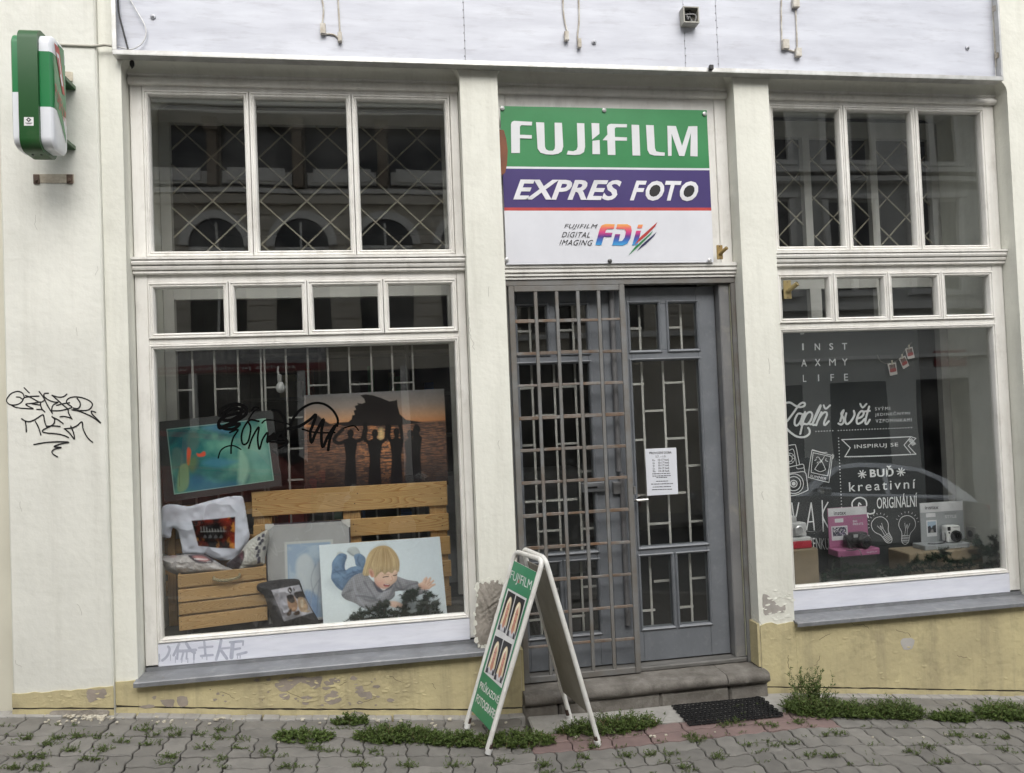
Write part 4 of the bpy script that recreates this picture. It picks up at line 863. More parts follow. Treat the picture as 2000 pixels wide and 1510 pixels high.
b.strokes(CRK, PY(YP), .6, off=.0006, n=2); b.build('hairline_cracks', mat('crack_dark', (.34, .33, .29), .9), shop, kind='stuff')
b = B()
for a in ((640, 1345, 9, .9, -.3), (760, 1320, 7, .8, .4), (560, 1350, 8, .9, .2), (1660, 1215, 9, .8, .3), (1600, 1250, 6, .7, -.4), (1750, 1230, 8, .9, .3), (1590, 1300, 6, .6, -.6), (1870, 1280, 5, .8, .2), (430, 1352, 6, .9, .2), (700, 1375, 7, .9, -.2), (1540, 1280, 7, .2, .9), (840, 1330, 5, .6, .6)): b.strokes([(.8, crackline(*a))], PY(YW-.0074), .8, off=.0005, n=2)
b.build('paint_cracks', mat('crack_brown', (.17, .14, .09), .9), shop, kind='stuff')

# ================================================================== banner over the door
YB = -.066; c4 = crop(950, 170, .2648)
A_, C_ = F(977.3, 207, YB), F(1391.7, 515.6, YB); bx0, bx1 = .662, F(1387, 360, YB)[0]; bz1, bz0 = A_[2], F(1190, 514.6, YB)[2]
zc = [F(1180, y, YB)[2] for y in (327, 331, 405.5, 411.5)]
ban = thing('banner', ((bx0+bx1)/2, YB, bz0), 'vinyl photo shop banner in green, purple and white above the door', 'banner')
BG = mat('banner_green', (.035, .22, .075), .38, (.03, .195, .065), 4, spec=.4); BP = mat('banner_purple', (.055, .037, .155), .38, (.05, .034, .14), 4, spec=.4); BW = mat('banner_white', (.68, .69, .73), .38, (.62, .63, .67), 3, spec=.4, bump=.15, bsc=8); BR_ = mat('banner_red', (.50, .05, .045), .4)
def wav(x, z): return .0008*math.sin(x*9+z*4)+.0007*math.sin(z*17+x*5)-.0006*math.exp(-((x-1.29)/.1)**2)*max(0, (z-bz1+.3)/.3)
b = B(); nx = 28; rows = [(bz0, zc[3], 2), (zc[3], zc[2], 3), (zc[2], zc[1], 1), (zc[1], zc[0], 2), (zc[0], bz1, 0)]
for za, zb3, mi in rows:
    n = max(1, int((zb3-za)/.03)); V = [(bx0+(bx1-bx0)*i/nx, YB+wav(bx0+(bx1-bx0)*i/nx, za+(zb3-za)*j/n), za+(zb3-za)*j/n) for j in range(n+1) for i in range(nx+1)]
    b.add(V, [(j*(nx+1)+i, j*(nx+1)+i+1, (j+1)*(nx+1)+i+1, (j+1)*(nx+1)+i) for j in range(n) for i in range(nx)], mi)
b.box(bx0+.001, bx1-.001, YB+.006, YB+.0075, bz0+.001, bz1-.001, 2); b.build('sheet', [BG, BP, BW, BR_], ban, smooth=40)
LET = [[(181, 275), (187, 258), (203, 250), (337, 257), (335, 284), (258, 281), (247, 292), (247, 352), (335, 355), (335, 381), (247, 378), (247, 487), (184, 487)],
 [(366, 260), (426, 262), (432, 440), (440, 460), (460, 470), (490, 470), (504, 455), (506, 430), (503, 263), (557, 264), (567, 440), (556, 475), (530, 492), (490, 500), (440, 497), (400, 485), (378, 455)],
 [(668, 266), (722, 268), (728, 440), (720, 480), (690, 498), (650, 502), (592, 498), (602, 470), (640, 474), (665, 464), (673, 440)], [(775, 266), (832, 268), (834, 345), (780, 388)], [(782, 397), (835, 391), (838, 496), (782, 495)],
 [(890, 292), (900, 277), (918, 272), (1037, 274), (1036, 298), (958, 297), (947, 305), (948, 368), (1037, 372), (1036, 396), (949, 395), (952, 502), (896, 500), (892, 394), (857, 392), (893, 350)], [(1070, 278), (1126, 280), (1135, 506), (1078, 505)],
 [(1177, 280), (1234, 282), (1243, 450), (1252, 474), (1275, 480), (1316, 484), (1314, 508), (1240, 506), (1205, 495), (1188, 465)], [(1334, 286), (1398, 288), (1443, 435), (1490, 290), (1556, 289), (1558, 512), (1504, 510), (1508, 340), (1460, 510), (1422, 508), (1366, 345), (1366, 508), (1340, 508)]]
pb = PY(YB-.0026); pb2 = PY(YB-.0034); pb3 = PY(YB-.003)
b = B()
for L_ in LET: b.flat([pb(*q) for q in c4(L_)])
b.build('logo_lettering', mat('logo_grey_white', (.66, .67, .69), .4, (.60, .61, .62), 6), ban)
qe = c4([(214, 680), (1566, 690), (1553, 842), (198, 832)])
b = B(); 
for s_, q_ in (('EXPRES', [(214, 680), (999, 687), (978, 836), (198, 831)]), ('F', [(1078, 690), (1183, 692), (1166, 837), (1058, 836)]), ('O', [(1178, 690), (1313, 692), (1309, 840), (1172, 839)]), ('T', [(1318, 692), (1440, 694), (1428, 838), (1312, 838)]), ('O', [(1430, 694), (1564, 695), (1560, 843), (1425, 842)])): text(b, s_, c4(q_), pb, 0, shear=.22, bold=.030, m=0)
ow = B(); qo = c4([(207, 672), (1574, 682), (1561, 850), (189, 840)])
for cx_, cy_, in ((1243, 766), (1494, 771)):
    b.flat([pb3(*q)+np.array([0, .0009, 0]) for q in c4([(cx_+44*math.cos(t)-10*math.sin(t), cy_+46*math.sin(t)) for t in np.linspace(0, 2*math.pi, 18)[:-1]])], 1)
b.build('title_lettering', [mat('title_white', (.74, .74, .77), .4), BLACK], ban)
b = B()
for s_, q in (('FUJIFILM', [(578, 1010), (822, 1012), (812, 1050), (572, 1050)]), ('DIGITAL', [(562, 1068), (770, 1070), (762, 1110), (555, 1108)]), ('IMAGING', [(546, 1126), (788, 1128), (778, 1169), (538, 1167)])): text(b, s_, c4(q), pb, 0, shear=.2, bold=0, sp=1.12)
b.build('small_lettering', BLACK, ban)
fd = bpy.data.materials.new('spectrum_print'); fd.use_nodes = True; N = fd.node_tree.nodes; L = fd.node_tree.links
tc = N.new('ShaderNodeTexCoord'); sx = N.new('ShaderNodeSeparateXYZ'); mr = N.new('ShaderNodeMapRange'); rp = N.new('ShaderNodeValToRGB'); L.new(tc.outputs['Object'], sx.inputs[0]); L.new(sx.outputs[2], mr.inputs[0])
mr.inputs[1].default_value = pb(1180, 479)[2]-bz0; mr.inputs[2].default_value = pb(1180, 437)[2]-bz0; e_ = rp.color_ramp.elements; e_[0].color = (.05, .32, .62, 1); e_[1].color = (.78, .42, .08, 1); e_[1].position = 1
for po, cc in ((.22, (.03, .13, .42)), (.42, (.12, .03, .22)), (.62, (.6, .05, .2)), (.8, (.7, .15, .12))): x_ = e_.new(po); x_.color = (*cc, 1)
L.new(mr.outputs[0], rp.inputs[0]); L.new(rp.outputs[0], N['Principled BSDF'].inputs['Base Color']); N['Principled BSDF'].inputs['Roughness'].default_value = .4
b = B()
for Pn in ([(835, 1050), (850, 1020), (880, 1010), (947, 1012), (940, 1046), (895, 1046), (882, 1056), (876, 1075), (930, 1075), (922, 1105), (866, 1104), (848, 1166), (804, 1165)], [(965, 1012), (1040, 1012), (1066, 1026), (1073, 1060), (1062, 1115), (1040, 1155), (1005, 1170), (928, 1168), (950, 1085), (988, 1085), (975, 1138), (1000, 1136), (1020, 1110), (1030, 1068), (1020, 1048), (957, 1045)], [(1105, 1060), (1140, 1060), (1115, 1165), (1075, 1168)], [(1120, 1015), (1155, 1015), (1147, 1042), (1112, 1042)]):
    b.flat([pb(*q) for q in c4(Pn)], 0)
for Pn, mi in (([(1262, 995), (1245, 1028), (1180, 1095), (1090, 1168), (1130, 1112)], 1), ([(1230, 1060), (1215, 1085), (1130, 1170), (1048, 1242), (1095, 1180)], 2), ([(1256, 1068), (1238, 1098), (1175, 1160), (1108, 1213), (1145, 1165)], 3)): b.flat([pb2(*q) for q in c4(Pn)], mi)
b.build('spectrum_logo', [fd, BR_, BG, mat('banner_navy', (.03, .025, .1), .4)], ban)
b = B(); b.flat([pb(*q) for q in c4([(92, 312), (128, 318), (146, 380), (157, 470), (153, 560), (140, 630), (120, 650), (92, 655)])]); b.build('brown_paint_blot', mat('brown_paint', (.20, .06, .02), .6, (.14, .045, .018), 9), ban)
for i, (px, py) in enumerate(((981, 211.5), (1180, 215.5), (1376, 222.5), (989.5, 507.5), (1191, 510), (1386, 508.5))):
    p = F(px, py, YB-.004); b = B(); b.lathe([(.0125, 0), (.012, -.004), (.007, -.006), (.0065, -.004), (.003, -.005), (.001, -.006)], (p[0], YB-.004, p[2]), 'y', 14); b.build('grommet', mat('grommet%d' % (i == 4), (.10, .10, .10) if i == 4 else (.55, .55, .55), .4, metal=.4), ban, smooth=40)

# brass flag holders
BRASS = mat('tarnished_brass', (.42, .30, .12), .45, (.24, .16, .06), 14, metal=.5); BRASS2 = mat('gold_brass', (.36, .29, .14), .45, (.27, .21, .09), 12, metal=.4)
def flag_holder(px, py, y, m, label, s=1.):
    p = F(px, py, y); t = thing('flag_holder', p, label, 'flag holder'); b = B(); b.cbox(p[0]-.024*s, p[0]+.024*s, y-.008, y, p[2]-.055*s, p[2]+.055*s, .003); b.build('plate', m, t)
    b = B(); d = np.array([.45, -.75, .48]); a = np.array([p[0], y-.006, p[2]-.01]); b.tube([a, a+d*.075*s], .014*s, 10, cap=False); b.tube([a, a+d*.073*s], .011*s, 10); b.build('socket', m, t, smooth=40)
    b = B()
    for z in (-.045, .045): b.lathe([(.004, 0), (.001, -.003)], (p[0], y-.008, p[2]+z*s), 'y', 8)
    b.build('screws', IRON, t); return t
flag_holder(1405, 493, -.058, BRASS, 'dull brass flag holder beside the lower right corner of the banner', .75)
flag_holder(1537, 566, -.02, BRASS2, 'bright brass flag holder on the right window transom')

# ================================================================== opening hours sheet
ph = PY(YD+.0125); pc = crop(1240, 860, .0795)
q = pc([(250, 213), (1015, 178), (1062, 1320), (305, 1362)]); sh_ = thing('opening_hours_sheet', ph(*q[3]), 'white printed opening hours sheet taped inside the right door pane', 'paper sheet')
b = B(); 
C3 = [ph(*a) for a in q]; b.add([*C3, *[c_+np.array([0, .0006, 0]) for c_ in C3]], [(3, 2, 1, 0), (4, 5, 6, 7), (0, 1, 5, 4), (1, 2, 6, 5), (2, 3, 7, 6), (3, 0, 4, 7)]); b.build('sheet', mat('print_paper', (.68, .70, .75), .6, (.63, .65, .70), 5), sh_)
b = B(); pt = PY(YD+.0118); 
for s_, x0, x1, y0, y1, bo in (('PROVOZNÍ DOBA', 355, 900, 272, 345, .02), ('3.7. – 1.9.', 505, 765, 378, 428, .01), ('Po', 430, 492, 472, 514, .01), ('Út', 434, 490, 536, 582, .01), ('St', 440, 486, 606, 648, .01), ('Čt', 440, 492, 672, 722, .01), ('Pá', 442, 504, 742, 788, .01), ('10-17 hod.', 565, 838, 458, 508, .015), ('10-17 hod.', 570, 842, 526, 578, .015), ('10-17 hod.', 574, 842, 594, 644, .015), ('10-17 hod.', 578, 848, 662, 712, .015), ('10-18 hod.', 580, 852, 730, 782, .015)):
    text(b, s_, pc([(x0, y0), (x1, y0-.055*(x1-x0)*.6), (x1+3, y1-.055*(x1-x0)*.6), (x0+3, y1)]), pt, 0, bold=bo)
for x0, x1, y in ((430, 870, 825), (432, 880, 880), (528, 790, 918), (525, 808, 1008), (398, 940, 1078), (440, 905, 1148), (420, 932, 1215)):
    x = x0
    while x < x1-15:
        l = random.uniform(18, 70); l = min(l, x1-x); k = -.03*(x-x0); k2 = -.03*(x+l-x0)
        b.add([pt(*a) for a in pc([(x, y+k-9), (x+l, y+k2-9), (x+l, y+k2+10), (x, y+k+10)])], [(3, 2, 1, 0)]); x += l+random.uniform(8, 16)
b.build('print', mat('print_ink', (.05, .05, .055), .6), sh_)

# ================================================================== A-board on the pavement
NL, FL, NR, FR_ = GR(952.5, 1474), GR(911, 1424), GR(1169, 1457), GR(1113, 1407)
def vpl(a, b_, px, py):
    n = np.cross(b_-a, [0, 0, 1.]); d = ray(px, py); return CAMP+d*(((a-CAMP)@n)/(d@n))
T_N, T_F = vpl(NL, NR, 1060.5, 1094), vpl(FL, FR_, 1007, 1077); K_N, K_F = vpl(NL, NR, 1064.5, 1090), vpl(FL, FR_, 1022, 1072)
ab = thing('a_board', (NL+FL+NR+FR_)/4, 'white tube A-board with green passport photo poster standing on the pavement', 'pavement sign')
TW = mat('white_tube_paint', (.74, .74, .71), .4, (.66, .65, .61), 8, dirt=(.22, .14, .09), dsc=13, damt=.35); RUST = mat('rust_band', (.06, .035, .025), .8)
def corner(foot, a, c, foot2, r=.045, n=6):      # tube path with rounded top corners
    out = [foot]
    for p0, p1, p2 in ((foot, a, c), (a, c, foot2)):
        u = (p0-p1)/np.linalg.norm(p0-p1); v = (p2-p1)/np.linalg.norm(p2-p1)
        A1, A2 = p1+u*r, p1+v*r
        out += [(1-t)**2*A1+2*t*(1-t)*p1+t*t*A2 for t in np.linspace(0, 1, n)]
    return out+[foot2]
up_ = np.array([0, 0, .012])
for foot, a, c, f2 in ((NL, T_N, T_F, FL), (NR, K_N, K_F, FR_)):
    b = B(); b.tube(corner(foot+up_*2, a, c, f2+up_*2), .0125, 10); b.build('tube_frame', TW, ab, smooth=50)
    for ff, tt in ((foot, a), (f2, c)):
        u = (tt-ff)/np.linalg.norm(tt-ff); b = B(); b.tube([ff+u*.004, ff+u*.03], .0155, 10); b.build('foot_cap', mat('white_cap', (.76, .76, .74), .5), ab, smooth=50)
        b = B(); b.tube([ff+u*.031, ff+u*random.uniform(.05, .065)], .0129, 10); b.build('rust_ring', RUST, ab, smooth=50)
fr = PL(NL, T_N, T_F); pc = crop(890, 1050, .298)
def panel(pl_, q, th, name, m, mb):
    Cn = [pl_(*a) for a in q]; b = B(); nn = -pl_.n*th
    b.add([*Cn, *[c_+nn for c_ in Cn]], [(3, 2, 1, 0)], 0); b.add([*Cn, *[c_+nn for c_ in Cn]], [(4, 5, 6, 7), (0, 1, 5, 4), (1, 2, 6, 5), (2, 3, 7, 6), (3, 0, 4, 7)], 1); return b.build(name, [m, mb], ab)
AG = mat('poster_green', (.022, .235, .105), .35, (.02, .21, .095), 4, coat=.2); BACK = mat('panel_back', (.30, .28, .235), .6, (.20, .185, .15), 4, dirt=(.2, .17, .12), dsc=5, damt=.4)
panel(PL(NL, T_N, T_F, .006), pc([(383, 152), (530, 228), (235, 1275), (99, 1130)]), .006, 'poster_panel', AG, TW)
# back panel hangs between the rear tubes
u1 = (K_N-NR); u2 = (K_F-FR_); Bq = [FR_+u2*.93, NR+u1*.93, NR+u1*.17, FR_+u2*.17]
nb = np.cross(Bq[1]-Bq[0], Bq[3]-Bq[0]); nb /= np.linalg.norm(nb); nb = nb*(.006 if nb[0] > 0 else -.006)
b = B(); b.add([*Bq, *[c_+nb for c_ in Bq]], [(3, 2, 1, 0), (4, 5, 6, 7), (0, 1, 5, 4), (1, 2, 6, 5), (2, 3, 7, 6), (3, 0, 4, 7)]); b.build('rear_panel', BACK, ab)
p1, p2, p3 = PL(NL, T_N, T_F, .0066), PL(NL, T_N, T_F, .0072), PL(NL, T_N, T_F, .0078)
PW = mat('poster_white', (.76, .76, .76), .4)
b = B(); b.flat([p1(*a) for a in pc([(342, 332), (466, 400), (301, 988), (184, 880)])]); 
for s_, q in (('FUJIFILM', [(366, 212), (502, 284), (487, 364), (350, 284)]), ('PRŮKAZOVÉ', [(170, 922), (291, 1026), (276, 1093), (154, 985)]), ('FOTOGRAFIE', [(143, 1022), (262, 1134), (248, 1190), (130, 1075)])): text(b, s_, pc(q), p1, 0, bold=.02 if 'M' not in s_ else .008)
b.flat([p2(*a) for a in pc([(405, 292), (418, 268), (414, 300)])], 1); b.build('poster_print', [PW, LR], ab)
ARTM = art_mat('photo_print', .35)
pa = Art(60, 86, (26, 26, 30), [(0, 0), (100, 0), (100, 140), (0, 140)])
pa.poly([(22, 62), (26, 36), (40, 20), (54, 16), (70, 24), (79, 46), (82, 80), (86, 112), (76, 130), (56, 134), (34, 132), (15, 122), (18, 90)], (226, 210, 176), 2.2, rd=10, rs=.35)
pa.poly([(0, 140), (4, 126), (26, 116), (74, 116), (96, 126), (100, 140)], (206, 206, 212), 2, rd=8); pa.poly([(38, 92), (64, 92), (66, 114), (52, 128), (36, 114)], (196, 140, 116), 3)
pa.poly([(32, 60), (36, 40), (52, 33), (67, 41), (71, 60), (65, 88), (52, 100), (39, 88)], (208, 152, 132), 1.6, rd=9, rs=.4)
pa.poly([(30, 74), (30, 46), (42, 28), (56, 24), (50, 36), (40, 46), (37, 66), (36, 96), (28, 112)], (244, 234, 210), 2., rd=5); pa.poly([(54, 24), (68, 32), (74, 56), (76, 96), (70, 116), (68, 80), (66, 52), (58, 40)], (232, 216, 184), 2., rd=5)
for k in range(26): x = random.uniform(-1, 1); pa.line([(52+x*14, 24), (52+x*26, 60), (52+x*30, 118)], .5, random.choice([(250, 244, 224), (180, 156, 116)]), 1., .45) if abs(x) > .55 else None
for x in (44, 60): pa.line([(x-4, 59), (x, 57.5), (x+4, 59)], 1.4, (70, 48, 44), 1.2); pa.line([(x-5, 53), (x+4, 52)], .8, (150, 116, 86), 1.2, .8)
pa.line([(46, 80), (52, 82), (58, 80)], 1.6, (168, 84, 80), 1.2); pa.line([(53, 60), (55, 70), (50, 72)], .8, (184, 128, 108), 1.4); pa.poly([(72, 120), (92, 126), (90, 140), (74, 140)], (46, 44, 52), 2); pa.poly([(0, 128), (20, 120), (26, 140), (0, 140)], (60, 58, 66), 2); pa.c *= (.9+.2*fbm(86, 60, 14, 3, 3))[..., None]
for q in ([(345, 347), (393, 375), (327, 630), (273, 600)], [(398, 379), (455, 411), (386, 672), (331, 640)], [(259, 641), (311, 667), (251, 910), (193, 880)], [(316, 671), (369, 701), (302, 960), (248, 926)]):
    art_mesh('portrait_print', pa, [p2(*a) for a in pc(q)], ARTM, ab)

# ================================================================== rubber mat
ma = thing('rubber_mat', (1.70, -.31, G(1.7, -.31)), 'black open-cell rubber mat lying in front of the doorstep', 'door mat'); RUB = mat('black_rubber', (.010, .010, .011), .75, (.016, .016, .016), 20, spec=.15)
b = B(); n1, n2 = 22, 10; x0, x1, y0, y1 = 1.452, 1.972, -.437, -.19
for j in range(n2):
    for i in range(n1-(j % 2)):
        cx = x0+(x1-x0)*(i+.5+.5*(j % 2))/n1; cy = y0+(y1-y0)*(j+.5)/n2; z = G(cx, cy)+.012+.008*max(0, (cx-1.9)/.07)**2
        b.tube([(cx+.0135*math.cos(t), cy+.0145*math.sin(t), z) for t in np.linspace(0, 2*math.pi, 9)[:-1]], .0036, 4, closed=True)
for j in range(n2+1):
    y = y0+(y1-y0)*j/n2; b.tube([(x, y+.003*math.sin(x*240), G(x, y)+.010) for x in np.linspace(x0, x1, 60)], .0042, 4)
b.build('cell_grid', RUB, ma)

# ================================================================== weeds
LEAF = mat('weed_leaf', (.105, .155, .035), .6, (.055, .088, .02), 60, rnd=.08, spec=.3)
STEM = mat('weed_stem', (.10, .11, .04), .7)
def leaves(b, p, d, L_, w_, roll=0.):
    d = np.asarray(d, float); d /= np.linalg.norm(d); s = np.cross(d, [0, 0, 1.]); s = s/(np.linalg.norm(s)+1e-9); u = np.cross(s, d)
    s2 = s*math.cos(roll)+u*math.sin(roll); p = np.asarray(p)
    b.add([p, p+d*L_*.5+s2*w_*.5+u*w_*.15, p+d*L_-u*L_*.1, p+d*L_*.5-s2*w_*.5+u*w_*.15], [(0, 1, 2), (0, 2, 3)], 0)
def sprig(b, p, d, L_, nl, ll, lw):
    p = np.asarray(p, float); d = np.asarray(d, float)/np.linalg.norm(d); pts = [p]; q = p.copy(); dd = d.copy(); k = 5
    for i in range(k):
        dd = dd+RNG.normal(0, .22, 3)+np.array([0, 0, .03]); dd /= np.linalg.norm(dd); q = q+dd*L_/k
        gz = G(q[0], q[1])+.003
        if q[2] < gz: q[2] = gz; dd[2] = abs(dd[2])
        pts.append(q.copy())
    b.tube(pts, [.0011]*3+[.0008]*3, 3, 1, cap=False)
    P_ = np.array(pts)
    for i in range(nl):
        t = random.uniform(.08, 1)*k*.999; a = int(t); pp = P_[a]+(P_[a+1]-P_[a])*(t-a)
        v = RNG.normal(0, 1, 3); v[2] = abs(v[2])*.7+.15; leaves(b, pp, v, ll*random.uniform(.6, 1.25), lw*random.uniform(.7, 1.2), random.uniform(-.8, .8))
def weed(name, cpx, rx, ry, h, n, label, ll=.017, lw=.0065, tall=None):
    c = GR(*cpx); b = B()
    for i in range(n):
        r = math.sqrt(random.random()); a = random.uniform(0, 2*math.pi); x = c[0]+rx*r*math.cos(a); y = min(c[1]+ry*r*math.sin(a), -.165); e_ = 1-.55*r*r
        d = np.array([math.cos(a)*r*1.1+random.gauss(0, .5), math.sin(a)*r*.9+random.gauss(0, .45)-.15, random.uniform(.25, 1.1)]); sprig(b, (x, y, G(x, y)+.001), d, h*e_*random.uniform(.6, 1.35), 13, ll, lw)
    for i in range(int(n*.9)):                 # grass blades and dry stalks among the leaves
        r = math.sqrt(random.random()); a = random.uniform(0, 2*math.pi); x = c[0]+rx*1.15*r*math.cos(a); y = min(c[1]+ry*1.15*r*math.sin(a), -.165); l = h*random.uniform(.5, 1.25)*(1-.3*r)
        p = np.array([x, y, G(x, y)]); d = np.array([random.gauss(0, .45), random.gauss(0, .4), 1.]); d /= np.linalg.norm(d); sd_ = np.array([d[1], -d[0], 0])+np.array([random.gauss(0, .3), random.gauss(0, .3), 0]); sd_ = sd_/(np.linalg.norm(sd_)+1e-9)*.0014; md = p+d*l*.6; tp_ = p+d*l+np.array([d[0], d[1], -.25])*l*.35
        b.add([p-sd_, p+sd_, md+sd_*.8, md-sd_*.8, tp_], [(0, 1, 2, 3), (3, 2, 4)], 2 if random.random() < .22 else 0)
    if tall:
        t = GR(*tall[0])
        for i in range(tall[2]): 
            x, y = t[0]+random.gauss(0, .035), min(t[1]+random.gauss(0, .02), -.165); sprig(b, (x, y, G(x, y)), (random.gauss(0, .25), random.gauss(0, .25), 1), tall[1]*random.uniform(.6, 1.1), 26, ll, lw)
    return b.build(name, [LEAF, STEM, mat('dry_stalk', (.26, .21, .10), .8)], None, label, 'weed', 'weeds growing along the wall foot')
weed('weed_clump', (595, 1443), .135, .05, .05, 130, 'low weed mat on the pavers, leftmost of the green patches under the left window')
weed('weed_clump', (686, 1413), .08, .03, .05, 80, 'small weed tuft at the cracked base course under the left window')
weed('weed_clump', (775, 1442), .19, .065, .07, 330, 'broad weed patch on the pavers left of the A-board')
weed('weed_clump', (890, 1450), .13, .05, .06, 200, 'weed patch between the broad patch and the A-board foot')
weed('weed_clump', (1005, 1452), .19, .06, .065, 240, 'dense dark weed patch inside the A-board legs')
weed('weed_clump', (1190, 1425), .26, .05, .085, 330, 'long dense weed strip below the doorstep right of the A-board')
weed('weed_clump', (1590, 1390), .15, .07, .10, 380, 'bushy weed with tall upright shoots beside the rubber mat', tall=((1582, 1372), .19, 46))
weed('weed_clump', (1660, 1396), .12, .05, .085, 230, 'spreading weed just right of the tall bushy weed', tall=None)
weed('weed_clump', (1745, 1398), .15, .05, .09, 320, 'long low weed in the middle of the right wall foot')
weed('weed_clump', (1860, 1405), .12, .035, .055, 190, 'flat weed mat on the pavers left of the corner weed')
weed('weed_clump', (1960, 1400), .16, .055, .085, 320, 'leafy weed at the right edge of the pavement')
b = B()
TU = [(115, 1443), (50, 1445), (190, 1442), (150, 1440), (95, 1456), (280, 1428), (345, 1437), (300, 1437), (240, 1450), (290, 1455), (335, 1425), (390, 1437), (435, 1428), (425, 1445), (473, 1445), (470, 1462), (395, 1462), (180, 1485), (330, 1480), (75, 1480), (40, 1478), (20, 1502), (70, 1504), (140, 1468), (200, 1467), (320, 1492), (430, 1485), (610, 1463), (640, 1468), (695, 1472), (735, 1470), (705, 1497), (790, 1498), (800, 1500), (885, 1497), (980, 1490), (1060, 1497), (1140, 1480), (1225, 1478), (1265, 1476), (1060, 1495), (1360, 1448), (1350, 1441), (1415, 1417), (1440, 1412), (1490, 1416), (1510, 1420), (1465, 1456), (1513, 1457), (1545, 1455), (1615, 1436), (1640, 1434), (1310, 1474), (1400, 1479), (1335, 1500), (1870, 1438), (1915, 1442), (1960, 1443), (1780, 1470), (1812, 1462), (1960, 1466), (1850, 1490), (1580, 1477), (1625, 1478), (1920, 1405), (1560, 1412), (1130, 1500), (1160, 1460), (560, 1500), (520, 1470)]
for px, py in TU:
    c = GR(px, py)
    for i in range(random.randint(12, 26)):
        x, y = c[0]+random.gauss(0, .018), c[1]+random.gauss(0, .010); sprig(b, (x, y, G(x, y)-.004), (random.gauss(0, .8), random.gauss(0, .6), random.uniform(.2, .9)), random.uniform(.012, .042), 8, .0095, .0036)
for k in range(220):      # thin moss and seedlings in the joints
    x = random.uniform(-2, 3.6); y = YR-.1*random.randint(1, 8)+random.gauss(0, .006)
    for i in range(random.randint(2, 6)):
        xx, yy = x+random.gauss(0, .02), y+random.gauss(0, .004); sprig(b, (xx, yy, G(xx, yy)-.008), (random.gauss(0, 1), random.gauss(0, .4), random.uniform(.2, .7)), random.uniform(.01, .022), 5, .009, .004)
b.build('joint_weeds', [LEAF, STEM], None, 'small tufts of weed sprouting in the paver joints', 'weeds', kind='stuff')
b = B(); pale = mat('plaster_crumbs', (.55, .52, .44), .9, (.4, .36, .28), 40)
for px, py, n, s in ((170, 1400, 40, 25), (190, 1405, 20, 18), (115, 1412, 8, 25), (700, 1400, 14, 20), (300, 1410, 10, 60), (600, 1402, 10, 60), (900, 1412, 16, 60), (420, 1408, 8, 60), (1350, 1440, 6, 100), (1800, 1440, 6, 100), (1000, 1440, 6, 60), (545, 1445, 3, 6)):
    for k in range(n):
        c = GR(px+random.gauss(0, s), max(py+random.gauss(0, 4), 1398)); r = random.uniform(.003, .009); y = min(c[1], -.165)
        b.cbox(c[0]-r, c[0]+r*random.uniform(.5, 1.5), y-r, y+r*.6, G(c[0], y)+.002, G(c[0], y)+.004+r*.8, .001, jit=r*.3)
b.build('plaster_crumbs', pale, None, 'pale crumbs of fallen plaster scattered along the wall foot', 'debris', kind='stuff')
# ================================================================== left display window
ZF = .536                              # display floor
def HZ(px, py, z):                     # picked point on a level plane
    d = ray(px, py); return CAMP+d*((z-CAMP[2])/d[2])
def lean(q, yt, yb): return [F(*q[0], yt), F(*q[1], yt), F(*q[2], yb), F(*q[3], yb)]
def rest_on_floor(C, zf=ZF+.001):      # drop or lift the lower corners to the floor along the board's own plane
    out = [np.array(c) for c in C]
    for a, b_ in ((0, 3), (1, 2)):
        d = out[b_]-out[a]; t = (zf-out[a][2])/d[2]; out[b_] = out[a]+d*t
    return out
def board(name, C, th, m, t, inset=0.):
    n = np.cross(C[1]-C[0], C[3]-C[0]); n /= np.linalg.norm(n)
    if n[1] < 0: n = -n
    b = B(); K = [c+n*1e-3 for c in C]; b.add([*K, *[c+n*th for c in C]], [(3, 2, 1, 0), (4, 5, 6, 7), (0, 1, 5, 4), (1, 2, 6, 5), (2, 3, 7, 6), (3, 0, 4, 7)]); return b.build(name, m, t)
